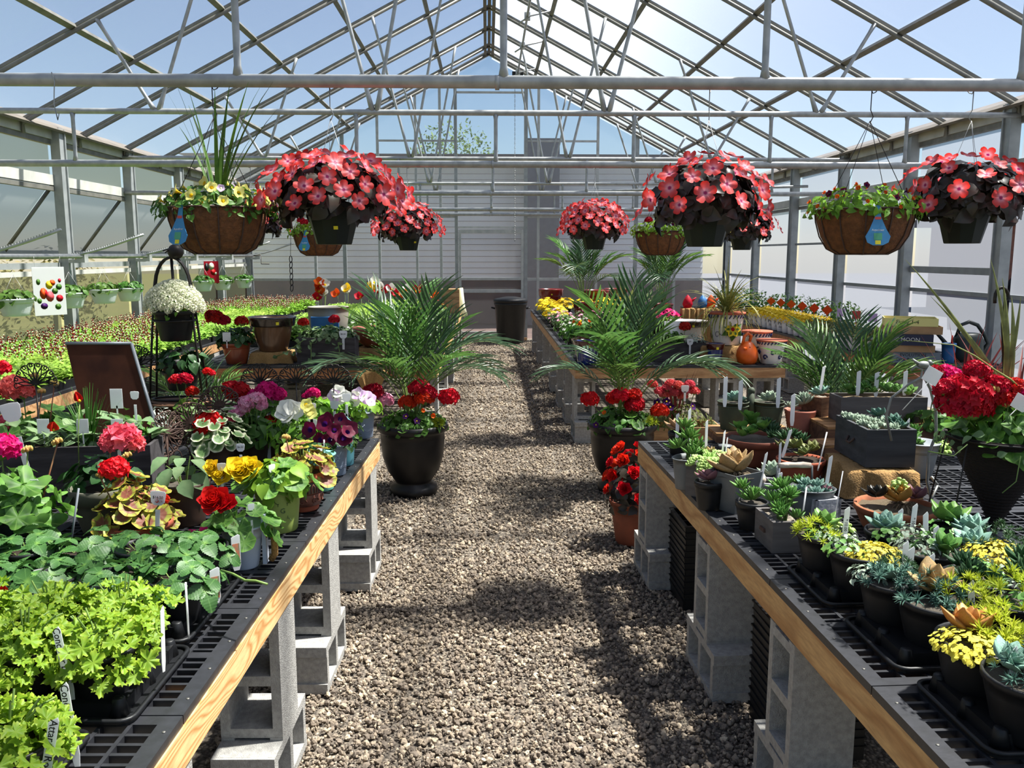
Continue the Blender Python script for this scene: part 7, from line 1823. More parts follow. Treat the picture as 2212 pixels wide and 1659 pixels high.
def impatiens(label, u, vb, y, s=1.0, seed=1, nf=70, rz=0):
    p = ony(u, vb, y); t = thing('impatiens_basket', label, 'hanging basket', p, rz, 'coral red impatiens baskets'); t.scale = (s,) * 3
    if 'pot' not in _imp:
        mb = MB(); mb.lathe([(0, 0), (.082, 0), (.085, .004), (.128, .165), (.135, .168), (.135, .19), (.125, .19), (.118, .15), (0, .145)], 10, smooth=False); _imp['pot'] = mb.mesh('pot', 'pot_green')
        mb = MB(); mb.scat(LF_BROAD, dome(330, .27, .24, .20, .078, 5, z0=.20, lo=-.45, up=.25)); _imp['fol'] = mb.mesh('foliage', 'leaf_bronze')
    obj('pot', _imp['pot'], t); obj('foliage', _imp['fol'], t, kind='stuff'); rg = random.Random(seed)
    for i in range(nf):
        z = -.12 + 1.1 * (i + .5) / nf; a = i * 2.399963 + seed; rr = sqrt(max(0, 1 - z * z)); k = rg.uniform(1.0, 1.16)
        q = Vector((.32 * rr * cos(a) * k, .28 * rr * sin(a) * k, .19 + .23 * z * k)); d = Vector((rr * cos(a), rr * sin(a), z * .7 + .15)).normalized()
        obj('blossom', IMPM, t, mat=Matrix.Translation(q) @ orient(d, rg.uniform(0, 6)) @ Euler((rg.uniform(-.4, .4), rg.uniform(-.4, .4), 0)).to_matrix().to_4x4() @ Matrix.Scale(rg.uniform(1.2, 1.6), 4))
    wires(t, .13, .18, (ZCH - p.z) / s); mb = MB(); mb.box((.03, -.118, .075), (.02, .002, .016), (.28, 0, 0)); mb.build('price_sticker', 'tag_yellow', t)
    return t
impatiens('large coral impatiens in dark green pot hanging left of the aisle', 722, 528, 4.17, 1.0, 1)
impatiens('large coral impatiens in dark green pot hanging right of the aisle', 1522, 533, 4.17, 1.0, 2, 46, 1.2)
impatiens('coral impatiens in dark green pot hanging at the right edge', 2078, 526, 4.17, .98, 3, 34, 2.2)
impatiens('smaller looking coral impatiens over the poppies on the second truss', 882, 541, 7.83, .95, 4, 66, .4)
impatiens('coral impatiens over the far right bench beside the aisle on the second truss', 1283, 539, 7.83, .98, 5, 72, 1.9)
impatiens('coral impatiens hanging behind the large right-hand one', 1602, 540, 7.83, .92, 6, 40, 2.9)
impatiens('coral impatiens half hidden behind the yellow petunia basket', 548, 530, 7.83, .92, 7, 40, 3.3)
def coco(label, u, vb, y, kind, seed):
    p = ony(u, vb, y); t = thing('coir_basket', label, 'hanging basket', p, U(0, .3), 'coir-lined hanging baskets'); h, r = .215, .225
    if 'coco' not in _imp:
        pr = [(0, 0), (r * .50, .004), (r * .72, .03), (r * .88, .09), (r * .97, .16), (r, h), (r * .94, h), (r * .9, h * .85), (0, h * .8)]
        mb = MB(); mb.lathe(pr, 36, wob=.008); _imp['coco'] = mb.mesh('coir_liner', 'coir')
        mb = MB()
        for i in range(12): a = 2 * pi * i / 12; mb.tube([((q + .004) * cos(a), (q + .004) * sin(a), z) for q, z in pr[1:6]], .0035, 5)
        for q, z in ((pr[1]), (pr[5])): mb.tube([((q + .004) * cos(a), (q + .004) * sin(a), z) for a in np.linspace(0, 2 * pi, 37)[:-1]], .004, 5, closed=True)
        _imp['wire'] = mb.mesh('wire_frame', 'rust_iron')
        mb = MB(); pts = [(.005 * 0 + w * .055 * (.45 + .55 * abs(sin(max(0.15, z) * 1.9))), z * -.185) for w, z in [(-.3, 0), (-.35, .3), (-.7, .6), (-1, .78), (-.85, .93), (-.4, 1.0), (.4, 1.0), (.85, .93), (1, .78), (.7, .6), (.35, .3), (.3, 0)]]
        mb.prism([(q[0], q[1]) for q in pts][::-1], .002, 'y', 0); _imp['tag'] = mb.mesh('blue_tag', 'tag_blue')
    obj('coir_liner', _imp['coco'], t); obj('wire_frame', _imp['wire'], t)
    foliage(t, dome(420, .29, .26, .13, .04, seed, z0=h * .95, lo=-.25), 'leaf_green' if kind == 'yellow' else 'leaf_bright', LF)
    if kind != 'red':
        tg = obj('blue_tag', _imp['tag'], t, mat=Matrix.Rotation(-.32 - (.4 if kind == 'yellow' else 0), 4, 'Z') @ Matrix.Translation((0, -.235, h + .01)) @ Matrix.Rotation(-.22, 4, 'X'))
        obj('lettering', text_mesh('Aqualiner', .014, 'marker_white'), tg, (0, -.001, -.115), (pi / 2, 0, 0))
        for (m_, z_, w_, h_) in (('tag_green', -.145, .036, .032), ('tag_yellow', -.172, .024, .018), ('tag_red', -.06, .026, .012)): mb = MB(); mb.box((0, -.0008, z_), (w_, .001, h_)); mb.build('print', m_, tg)
    wires(t, r, h, ZCH - p.z, 4, 'black_iron', .0018); rg = random.Random(seed)
    def fl(me, n, s, zl=-.1): flowers(t, me, [(.27 * sqrt(1 - z * z) * cos(i * 2.4), .24 * sqrt(1 - z * z) * sin(i * 2.4), h + .12 * z) for i, z in ((i, zl + (1 - zl) * (i + .5) / n) for i in range(n))], s, seed=seed)
    if kind == 'yellow':
        fl(PET['pale_yellow'], 22, .85, .1); fl(PET['lilac'], 4, .6, .2); fl(PET['violet'], 2, .5, .2)
        g = grass_mb(16, .62, 4, .010, (1, 28), .3); g.build('spike_grass', 'leaf_green', t, (0, 0, h), kind='stuff')
    elif kind == 'orange': fl(CUPO, 26, .8, -.1); fl(PET['wine'], 8, .5, .1)
    else: fl(PET['wine'], 6, .5, .1); [obj('blossom', UMB['red'], t, (U(-.18, .05), U(-.2, .0), h + U(.06, .13)), scale=.7) for _ in range(6)]
    return t
coco('coir basket of pale yellow petunias with upright spike grass', 476, 550, 4.17, 'yellow', 81)
coco('coir basket of orange calibrachoa beside the right-hand impatiens', 1862, 551, 4.17, 'orange', 82)
coco('smaller looking coir basket with blue tag below the left impatiens', 690, 553, 7.83, 'green', 83)
coco('coir basket of red verbena over the far right bench', 1426, 552, 7.83, 'red', 84)
for k, (u, v) in enumerate([(120, 165), (2000, 165)]):
    if k == 0: q = ony(u, v, 4.15); o = MB().tube([(0, 0, .04), (.01, 0, 0), (0, 0, -.1), (.012, 0, -.17), (.02, 0, -.14)], .0025, 5).build('wire_hook', 'galvanised', None, (q.x, 4.115, ZCH - 0.01)); tag(o, 'empty wire hook on the front truss at the left', 'hook')
# carabiner chain hanging by the left baskets
t = thing('hanging_chain', 'short dark chain with carabiners dangling below the left coir basket', 'chain', ony(628, 560, 7.6)); mb = MB()
for k in range(6): mb.tube([(.012 * cos(a), .012 * sin(a) * (k % 2), -.05 * k + .03 * sin(a)) for a in np.linspace(0, 2 * pi, 9)[:-1]], .004, 5, closed=True)
mb.tube([(0, 0, .03), (.02, 0, .45), (.02, 0, ZCH - t.location.z)], .002, 4); mb.build('link', 'black_iron', t)
# ------------------------------------------------------------------ wall bench on the left: seedling flats
mat('tray_soil', srgb(60, 48, 40), srgb(44, 36, 30), rough=.9, scale=60); mat('red_paint', srgb(150, 40, 34), rough=.5)
FLATS = []
for k, (lm, sp_) in enumerate([('leaf_seedling', 'salvia'), ('leaf_bright', 'salvia'), ('leaf_seedling', 'plain'), ('leaf_green', 'plain')]):
    tm = MB(); w, l = .66, .92
    for (a, b, c_, d) in ((0, -l / 2, w, .01), (0, l / 2, w, .01), (-w / 2, 0, .01, l), (w / 2, 0, .01, l)): tm.box((a, b, .03), (c_, d, .06))
    for i in range(1, 6): tm.box((-w / 2 + w * i / 6, 0, .028), (.006, l, .05))
    for i in range(1, 8): tm.box((0, -l / 2 + l * i / 8, .028), (w, .006, .05))
    sm_ = MB(); sm_.box((0, 0, .025), (w - .01, l - .01, .04)); fm = MB(); fm.scat(LF, field(1500, w, l, .05, .15, .055, k)); fm.scat(LF_TINY, field(700, w, l, .12, .18, .04, k + 20))
    parts = [('tray', tm.mesh('tray', 'black_plastic')), ('soil', sm_.mesh('soil', 'tray_soil')), ('seedlings', fm.mesh('seedlings', lm))]
    if sp_ == 'salvia':
        bm = MB(); rg = random.Random(k)
        for j in range(95):
            x, y, z = rg.uniform(-w / 2, w / 2), rg.uniform(-l / 2, l / 2), rg.uniform(.16, .24)
            for q in range(7): bm.ball((x + rg.uniform(-.012, .012), y + rg.uniform(-.012, .012), z + q * .009 - .02), .0065, 3, m=(q + j) % 3)
        parts.append(('flower_spikes', bm.mesh('flower_spikes', ['petal_crimson', 'petal_cream', 'leaf_red'])))
    FLATS.append(parts)
def flat(label, x, y, k, grp, rz=0, s=1):
    t = thing('seedling_flat', label, 'seedling flat', (x, y, ZT), rz, grp, s)
    for n, me in FLATS[k]: obj(n, me, t, kind='stuff' if n in ('seedlings', 'flower_spikes') else None)
    return t
for r in range(11):
    for c in range(2):
        x, y = -3.42 - .72 * c, 5.15 + 1.0 * r
        k = (0 if c else (0 if r in (2, 3, 4) else 2)) if r < 8 else 1
        if r == 1: k = 2 - 2 * c
        flat('flat of %s seedlings, left wall bench, %s row, %s' % ({0: 'red and white budded', 1: 'bright green budded', 2: 'pale green'}[k], ORD[r], 'wall side' if c else 'aisle side'), x, y, k, 'seedling flats on the left wall bench', pi * (r % 2))
for r in range(5):
    for c in range(1):
        flat('flat of leafy green seedlings on the left far bench, %s row from the front' % ORD[r], -2.2, 9.6 + 1.05 * r, 2 if r > 1 else 3, 'seedling flats on the left far bench')
        flat('flat of fine green seedlings behind the barrel pot, %s row' % ORD[r], -1.5, 10.75 + 1.05 * r, 2, 'seedling flats in the middle of the left far bench')
# ------------------------------------------------------------------ left wall: white baskets, posters
mat('white_plastic', srgb(214, 218, 224), srgb(204, 208, 214), rough=.4, scale=5)
wb = MB(); wb.lathe(pot_prof(.18, .13, .16, .01, rimh=.016, wall=.004), 28, sx=1.0, sy=.8); WBM = wb.mesh('pot', 'white_plastic')
for i, (u, v) in enumerate([(36, 682), (154, 665), (226, 655), (281, 650), (440, 629), (482, 626), (528, 622)]):
    p = onx(u, v, -4.36); t = thing('white_basket', 'white hanging basket of green strawberries on the left wall pipe, %s from the camera' % ORD[i], 'hanging basket', p, pi / 2, 'white strawberry baskets'); obj('pot', WBM, t); soil_part(t, .16, .14, 'soil', 1, .8)
    foliage(t, dome(100, .19, .16, .09, .06, i, z0=.155), 'leaf_green', LF_BROAD); obj('blossom', UMB['red'], t, (.03, .1, .15), scale=.4); marker(t, (0, .07, .1), .11, .05, kind='card', rz=-pi / 2); wires(t, .14, .13, 1.655 - p.z, 3, hook=False)
def poster(label, u, v, x, w, h, m, parts):
    p = onx(u, v, x); t = thing('hanging_poster', label, 'poster', p, radians(52)); mb = MB(); mb.box((0, 0, 0), (w, .004, h)); mb.build('sheet', m, t)
    for (c_, a, b, r, sq) in parts: q = MB(); q.lathe([(r, 0), (0, .002)], 9); q.build('print', c_, t, (a, -.0025, b), (pi / 2, 0, 0)).scale = (1, sq, 1)
    mb = MB(); mb.tube([(-w * .4, 0, h / 2), (-w * .4, 0, max(h / 2 + .02, 1.655 - p.z))], .001, 4); mb.tube([(w * .4, 0, h / 2), (w * .4, 0, max(h / 2 + .02, 1.655 - p.z))], .001, 4); mb.build('string', 'galvanised', t); return t
pw = (onx(134, 630, -4.2) - onx(80, 630, -4.2)); 
t = poster('white paper poster with pictures of vegetables hanging from the left wall pipe', 107, 629, -4.2, .30, .46, 'marker_white', [('petal_orange', -.06, -.02, .035, 1.6), ('petal_yellow', 0, .06, .035, 1.2), ('petal_orange', .03, .08, .03, 1), ('petal_coral', 0, -.05, .04, 1.3), ('petal_red', .09, -.07, .035, 1), ('petal_violet', -.06, -.14, .035, .9), ('leaf_green', .09, .04, .03, 1), ('leaf_green', -.1, .09, .02, 1.5), ('leaf_green', .07, -.15, .03, 1), ('petal_red', .1, .1, .016, 1.3), ('leaf_green', .05, 0, .03, 1), ('leaf_green', -.1, -.09, .022, 1.2), ('petal_red', -.04, -.02, .02, 2)])
poster('small dark red poster with strawberries hanging over the white baskets', 457, 588, -4.3, .26, .34, 'petal_crimson', [('petal_cream', 0, .09, .05, 1.2), ('petal_red', .03, 0, .05, 1), ('black_plastic', -.08, .08, .04, 1.6), ('petal_cream', .07, -.02, .025, 1)])
# ------------------------------------------------------------------ left far bench
YF_ = 7.72
def at(u, y): return Vector((ony(u, 700, y).x, y, ZT))
mat('glaze_brown', srgb(60, 42, 34), srgb(120, 84, 56), rough=.3, scale=7, stretch=(1, 1, .25), coat=.4); mat('glaze_dark', srgb(40, 30, 28), rough=.2, coat=.5); mat('grey_ceramic', srgb(150, 146, 134), srgb(132, 128, 118), rough=.6, scale=8); mat('panel_blue', srgb(44, 110, 170), srgb(36, 94, 150), rough=.5, scale=12); mat('glaze_brick', srgb(150, 72, 40), srgb(110, 50, 34), rough=.3, scale=6, coat=.3)
def burlap(label, x, y, w, d, h, z=ZT): return cloth_box('burlap_riser', label, (x, y, z), w, d, h)
q = at(588, 7.85); burlap('burlap draped block under the barrel-glazed pot', q.x, 7.86, .36, .28, .10)
t = thing('barrel_pot', 'empty brown barrel-glazed ceramic pot with dark rim on burlap', 'pot', (q.x, 7.86, ZT + .104)); mb = MB(); mb.lathe(pot_prof(.18, .125, .30, 0, belly=.01, wall=.014), 36); mb.build('pot', 'glaze_brown', t); mb = MB(); mb.lathe([(.188, .225), (.20, .235), (.205, .285), (.212, .295), (.212, .312), (.19, .312), (.18, .28)], 36); mb.build('rim', 'glaze_dark', t); mb = MB(); mb.box((.09, -.188, .26), (.026, .003, .026), (0, 0, .4)); mb.build('price_sticker', 'tag_yellow', t)
t = thing('brick_glazed_geranium', 'dark red geranium in a copper-glazed pot left of the barrel pot', 'potted plant', at(508, 7.75)); pot_of(t, 'cg', .125, .09, .19, 'glaze_brick', .006)
foliage(t, dome(130, .17, .15, .15, .06, 91, z0=.18), 'leaf_deep', LF_BROAD)
for (c_, u, v, s) in [('crimson', 465, 685, 1.6), ('crimson', 484, 692, 1.2), ('crimson', 522, 694, 1.2), ('crimson', 455, 680, 1.0)]: head(t, c_, u, v, 7.7, s, zf=.2)
mk(t, 489, 718, 7.6, .14, kind='card', w=.07)
A_, B_ = ony(640, 730, 7.68), ony(766, 730, 7.68)
t = plank_box('ivy_trough', 'dark brown rectangular trough with variegated ivy and red geraniums', 'planter', ((A_.x + B_.x) / 2, 7.8, ZT), B_.x - A_.x, .24, .235, 'wood_dark')
foliage(t, dome(260, .27, .14, .12, .045, 92, z0=.22, lo=-.2), 'leaf_sage', LF_ROUND); foliage(t, dome(90, .25, .12, .12, .06, 93, z0=.22), 'leaf_deep', LF_BROAD)
for (u, v, s) in [(655, 696, 1.0), (722, 690, 1.0)]: head(t, 'red', u, v, 7.72, s, zf=.22)
mk(t, 741, 714, 7.66, .17, kind='paddle', w=.075, txt='$6.50', size=.02); mb = MB(); fm = []
for (pp) in ([(655, 735), (620, 760), (598, 770)], [(672, 740), (672, 790), (670, 810)], [(730, 740), (735, 770), (740, 795)], [(640, 738), (650, 750), (632, 765)]):
    P_ = [loc_of(t, ony(a, b, 7.63)) for a, b in pp]; mb.tube(P_, .003, 4)
    for k in range(8): w_ = k / 7; q = P_[0].lerp(P_[1], w_ * 2) if w_ < .5 else P_[1].lerp(P_[2], w_ * 2 - 1); fm.append(M44(q, (U(0, 3), U(-1, 1), U(0, 6)), .045))
mb.build('ivy_stem', 'stem_green', t); foliage(t, fm, 'leaf_sage', LF_ROUND, 'ivy_leaves')
q = at(710, 8.35); burlap('burlap draped block under the grey ceramic pot', q.x, 8.35, .40, .30, .16)
t = thing('grey_ceramic_pot', 'tall grey ceramic pot with a blue panel behind the ivy trough', 'pot', (q.x, 8.35, ZT + .165)); mb = MB(); mb.lathe(pot_prof(.195, .15, .31, .0, belly=.012, wall=.016), 30); mb.build('pot', 'grey_ceramic', t); mb = MB(); mb.box((0, -.185, .13), (.26, .02, .19), (.13, 0, 0)); mb.build('blue_panel', 'panel_blue', t)
q = at(812, 8.2); t = thing('brown_bowl', 'wide brown ceramic bowl behind the left palm', 'pot', (q.x, 8.2, ZT + .1)); mb = MB(); mb.lathe([(0, 0), (.1, 0), (.17, .05), (.215, .14), (.225, .19), (.21, .19), (.19, .14), (0, .09)], 32); mb.build('bowl', 'glaze_brick', t); burlap('burlap draped block under the wide brown bowl', q.x, 8.2, .34, .28, .097)
t = thing('burlap_cloth', 'burlap cloth hanging over the front corner of the left far bench', 'cloth', (ony(800, 800, 7.53).x, 7.53, ZT)); mb = MB(); V = []
for j in range(7):
    for i in range(9): V.append(((i / 8 - .5) * .30 * (1 - j / 9) + .02 * sin(i * 1.7), -.02 - .015 * sin(i * 1.3) - (.0 if j else 0), .015 - .035 * j - .012 * abs(i - 5)))
for i in range(9): V[i] = (V[i][0], .14, .012)
mb.add(np.array(V), [[j * 9 + i, j * 9 + i + 1, (j + 1) * 9 + i + 1, (j + 1) * 9 + i] for j in range(6) for i in range(8)]); mb.build('fold', 'burlap', t)
POP = {c_: cup_mesh('petal_' + c_, .05, 4, 28, w=.6, curl=-.3) for c_ in ('orange', 'yellow', 'white', 'red', 'scarlet')}
rows = {}
for (c_, u, v) in [('orange', 690, 614), ('white', 702, 617), ('scarlet', 694, 621), ('orange', 688, 631), ('white', 704, 636), ('scarlet', 686, 645), ('orange', 729, 638), ('white', 745, 630), ('yellow', 752, 626), ('yellow', 798, 624), ('red', 780, 643), ('white', 808, 612), ('scarlet', 815, 630), ('white', 824, 624), ('white', 847, 627), ('red', 838, 630), ('red', 857, 637), ('white', 880, 629), ('orange', 876, 639), ('red', 898, 632), ('red', 912, 629), ('orange', 942, 640)]:
    rows.setdefault(int((u - 680) / 45), []).append((c_, u, v))
for k, L_ in sorted(rows.items()):
    y = 9.6 + .25 * (k % 2); t = thing('iceland_poppies', 'pot of iceland poppies on the left far bench, %s clump from the left' % ORD[len([q for q in rows if q < k])], 'potted plant', at(702 + 45 * k, y), 0, 'iceland poppies'); pot_of(t, 'pp', .12, .1, .13, 'black_plastic', .004)
    g = grass_mb(130, .30, k, .006, (2, 60), .5); g.build('foliage', 'leaf_sage', t, (0, 0, .12), kind='stuff')
    for (c_, u, v) in L_: q = loc_of(t, ony(u, v, y - .05)); obj('blossom', POP[c_], t, mat=Matrix.Translation(q) @ orient(Vector((U(-.5, .5), -.6, .6)).normalized()) @ Matrix.Scale(1.6, 4)); stem(t, (q.x * .3, q.y * .3, .13), q, .0025)
def bedding(name, label, x, y, leafk, fl, n=60, R=.17, h=.16, tpl=None, hh=.14, seed=0, group=None, dens=220, fs=.6):
    t = thing(name, label, 'potted plant', (x, y, ZT), 0, group); pot_of(t, 'bed', .085, .065, .13, 'black_plastic', .004)
    foliage(t, dome(dens, R, R, h, .045, seed, z0=.13), leafk, tpl or LF)
    if fl: L = dome(n, R, R, h * 1.1, .022 * fs / .6, seed + 9, up=.8, z0=.14, inner=.9, lo=.1); foliage(t, L, fl, DAISY, 'flowers')
    return t
for i in range(9):
    x, y = -.68 - .30 * (i % 3) , 8.35 + .42 * (i // 3) + .08 * (i % 2)
    if i < 3: y += .15
    bedding('daisy_pot', 'small white daisies in black pot on the left far bench, %s in %s row' % (ORD[i % 3], ('front', 'middle', 'back')[i // 3]), x, y, 'leaf_bright' if i % 2 else 'leaf_green', 'petal_white', 40, .19, .18, seed=i, group='white daisies on the left far bench')
for i in range(8): bedding('green_bedding', 'leafy green bedding plant on the left far bench edge, %s behind the daisies' % ORD[i], -.72 - .35 * (i % 2), 10.4 + .55 * (i // 2), 'leaf_green', 'petal_orange' if i % 3 == 0 else None, 14, .2, .2, seed=30 + i, group='green bedding behind the daisies')
# palm behind the tiered stand
t = thing('fan_palm', 'spiky fan palm between the tiered stand and the left far bench', 'potted plant', (ony(420, 800, 5.6).x, 5.6, 0)); pot_of(t, 'fp', .16, .12, .3, 'terracotta_dark', .008); palm(t, 9, .45, .62, 8, .03); g = grass_mb(34, .5, 77, .012, (10, 85), .5); g.build('foliage', 'leaf_palm_deep', t, (0, 0, .6), kind='stuff'); mb = MB(); mb.tube([(0, 0, .25), (0, 0, .62)], .035, 8); mb.build('trunk', 'bark', t)
# ------------------------------------------------------------------ right far bench
mat('glaze_blue', srgb(40, 62, 130), srgb(30, 40, 84), rough=.2, scale=8, stretch=(3, 3, .5), coat=.6); mat('glaze_oxblood', srgb(74, 26, 22), srgb(50, 20, 20), rough=.2, scale=6, coat=.6); mat('talavera', srgb(236, 230, 222), rough=.3, coat=.4); mat('talavera_blue', srgb(30, 38, 96), rough=.3); mat('orange_plastic', srgb(232, 104, 26), srgb(222, 92, 20), rough=.35, scale=4); mat('glaze_red', srgb(130, 34, 28), srgb(100, 26, 24), rough=.25, scale=5, coat=.5)
def glazed(label, u, v, y, rt, rb, h, body='glaze_blue', rim='glaze_oxblood', z=ZT, flo=None):
    q = ony(u, v, y); t = thing('glazed_pot', label, 'pot', (q.x, y, z), 0, 'glazed pots'); mb = MB(); mb.lathe(pot_prof(rt, rb, h, 0, wall=.01), 32); mb.build('pot', body, t); mb = MB(); mb.lathe([(rt - .006, h * .72), (rt + .002, h * .74), (rt + .008, h * .97), (rt + .012, h + .004), (rt - .008, h + .004), (rt - .01, h * .8)], 32); mb.build('rim', rim, t); mb = MB(); mb.box((0, -rt - .004, h * .8), (.022, .003, .022)); mb.build('price_sticker', 'tag_yellow', t); return t
glazed('blue glazed pot with oxblood rim at the aisle corner of the right far bench', 1268, 785, 7.62, .115, .085, .21)
t = glazed('large oxblood glazed pot of pansies behind the blue corner pot', 1272, 780, 7.98, .165, .12, .24, 'glaze_oxblood')
foliage(t, dome(200, .2, .18, .12, .05, 101, z0=.24), 'leaf_green', LF_ROUND); flowers(t, CUPO, [(U(-.15, .15), U(-.15, .0), U(.30, .37)) for _ in range(6)], 1.3); flowers(t, cup_mesh('petal_yellow', .022, 5, 10), [(U(-.15, .15), U(-.15, .05), U(.30, .38)) for _ in range(6)], 1.3)
glazed('small blue glazed pot with dark rim before the talavera planter', 1544, 785, 7.62, .075, .058, .18)
def bird_can(label, u, y, s, rz):
    q = ony(u, 785, y); t = thing('bird_watering_can', label, 'watering can', (q.x, y, ZT), rz, 'orange bird watering cans', s)
    mb = MB(); mb.lathe([(0, 0), (.07, 0), (.085, .02), (.098, .07), (.092, .12), (.07, .16), (.045, .19), (.03, .2), (0, .205)], 26); mb.build('body', 'orange_plastic', t); mb = MB(); mb.tube([(.02, 0, .19), (.035, 0, .25), (.0, 0, .275), (-.035, 0, .25), (-.055, 0, .17)], [.012, .016, .014, .014, .012], 8); mb.build('handle', 'orange_plastic', t); mb = MB(); mb.tube([(-.05, -.05, .14), (-.085, -.07, .15)], [.02, .006], 7); mb.build('beak', 'orange_plastic', t); mb = MB(); mb.ball((-.02, -.068, .155), .006, 4); mb.build('eye', 'black_plastic', t)
bird_can('orange bird-shaped watering can half hidden by the right palm', 1328, 7.62, 1.0, .4); bird_can('orange bird-shaped watering can beside the talavera pots', 1613, 7.60, 1.0, .3)
def talav(label, u, vb, y, z, rt, rb, h, flower=False, rim='talavera_blue'):
    q = ony(u, vb, y); t = thing('talavera_pot', label, 'pot', (q.x, y, z), 0, 'talavera pots'); mb = MB(); mb.lathe(pot_prof(rt, rb, h, 0, wall=.012), 34); mb.build('pot', 'talavera', t); mb = MB(); mb.lathe([(rt - .004, h * .93), (rt + .008, h * .94), (rt + .01, h), (rt - .012, h + .001)], 34); mb.build('rim', 'terracotta', t); mb = MB(); R = lambda z_: rb + (rt - rb) * z_ / h + .003
    for i in range(26): a = 2 * pi * i / 26; mb.tube([(R(h * .82) * cos(a), R(h * .82) * sin(a), h * .82), (R(h * .92) * cos(a + .12), R(h * .92) * sin(a + .12), h * .92)], .006, 4)
    rg = random.Random(u)
    for i in range(9):
        a0 = 2 * pi * i / 9 + .35; zc = h * rg.uniform(.25, .6); pts = []
        if flower and abs(((a0 + pi / 2 + pi) % (2 * pi)) - pi) < .5: continue
        for w_ in np.linspace(0, 6, 16): r_ = h * .13 * (1 - w_ / 8); zz = zc + r_ * sin(w_); aa = a0 + r_ * cos(w_) / rt; pts.append((R(zz) * cos(aa), R(zz) * sin(aa), zz))
        mb.tube(pts, .002 if flower else .0065, 4)
    mb.build('painted_scrolls', 'talavera_blue', t)
    if flower:
        mb = MB(); mb.scat(leaf_tpl(4, .42, .05, 0, tip=.6), [M44((0, 0, 0), (0, 0, a), .075) for a in np.linspace(0, 2 * pi, 7)[:-1]]); mb.scat(LF, [M44((0, 0, -.002), (0, 0, a + .5), .11) for a in np.linspace(0, 2 * pi, 7)[:-1]], m=1); mb.ball((0, 0, 0), .02, 6, m=2, sq=(1, 1, .3)); mb.build('painted_flower', ['petal_yellow', 'leaf_green', 'petal_red'], t, (.02, -R(h * .5) - .004, h * .5), (pi / 2 - .2, 0, .05))
    return t
q = ony(1567, 750, 7.85); burlap('burlap draped block under the tall talavera planter', q.x, 7.86, .50, .32, .145)
t = talav('tall white talavera pot with a painted yellow flower and striped dracaena', 1567, 750, 7.86, ZT + .15, .165, .12, .30, True)
g = grass_mb(120, .52, 5, .009, (3, 95), .9); g.build('dracaena', 'leaf_stripe', t, (0, 0, .28), kind='stuff')
talav('white talavera pot with blue painted scrolls at the bench corner', 1665, 785, 7.62, ZT, .128, .085, .215); talav('terracotta-rimmed talavera pot behind the scroll-painted one', 1632, 780, 7.92, ZT, .135, .10, .27)
t = plank_box('herb_trough', 'dark trough with silver dusty miller, red geranium and white sign', 'planter', (ony(1470, 740, 7.9).x, 7.9, ZT), .52, .24, .17, 'wood_dark'); foliage(t, dome(140, .1, .1, .1, .035, 103, z0=.16), 'leaf_silver', LF_NARROW).location.x = .14; foliage(t, dome(140, .16, .1, .12, .05, 104, z0=.16), 'leaf_green', LF).location.x = -.1
head(t, 'red', 1480, 706, 7.85, 1.1, zf=.16); mk(t, 1491, 732, 7.75, .14, kind='paddle', w=.06, txt='$9', size=.02); mb = MB(); mb.box((0, 0, 0), (.15, .006, .12)); mb.tube([(0, .01, -.06), (0, .01, -.2)], .005, 5); mb.build('sign', 'marker_white', t, loc_of(t, ony(1452, 708, 7.88)))
t = glazed('wide dark glazed bowl behind the herb trough', 1488, 690, 8.5, .2, .13, .2, 'talavera', 'glaze_dark', ZT + .12); burlap('burlap draped block under the wide dark bowl', t.location.x, 8.5, .36, .32, .115)
for k, (u, m_, nm) in enumerate([(1485, 'petal_red', 'red'), (1517, 'panel_blue', 'blue'), (1535, 'petal_orange', 'orange')]):
    q = ony(u, 665, 9.0); t = thing('glass_bird', 'small %s ornament on the right far bench' % nm, 'ornament', q, 0, 'bright garden ornaments'); mb = MB(); mb.lathe([(0, 0), (.04, .0), (.055, .04), (.04, .09), (.02, .12), (0, .14)], 14); mb.build('body', m_, t); mb = MB(); mb.tube([(.03, 0, .06), (.09, 0, .11)], [.02, .004], 6); mb.build('tail', m_, t)
    o = cloth_box('burlap_riser', 'burlap block under the small %s ornament' % nm, (q.x, q.y, ZT), .13, .13, q.z - ZT - .003)
# rows of bedding in black pots on the right far bench
n = 0
for r in range(9):
    for c in range(5):
        x, y = .93 + .30 * c, 8.55 + .62 * r
        if (c > 2 and r < 2) or (r == 0 and c > 0) or (r in (5, 6, 7) and c in (1, 2, 4)): continue
        kind = 'petal_yellow' if r >= 5 else ('petal_pink' if r >= 3 else ('petal_white' if (c + r) % 2 else None)); n += 1
        bedding('bedding_pot', '%s bedding plant in black pot, right far bench, %s row, %s from the aisle' % ({'petal_yellow': 'yellow-flowered', 'petal_pink': 'pink-flowered', 'petal_white': 'white-flowered', None: 'leafy'}[kind], ORD[r], ORD[c]), x, y, 'leaf_sage' if r >= 3 else 'leaf_green', kind, 70 if r >= 5 else 25, .17, .15, LF_NARROW if r >= 3 else LF, seed=200 + n, group='bedding plants on the right far bench', dens=130, fs=1.1 if r >= 5 else .6)
for (lb, u, v, y, s, sd) in [('potted palm on the far end of the right far bench by the aisle', 1262, 640, 12.6, .95, 5), ('potted palm under the red verbena basket', 1430, 640, 12.2, .95, 6)]:
    t = thing('potted_palm', lb, 'potted plant', (ony(u, v, y).x, y, ZT), 0, 'palms on the right far bench'); pot_of(t, 'ppalm', .16, .12, .28, 'glaze_red', .01); palm(t, 16, .3, s, sd, .04)
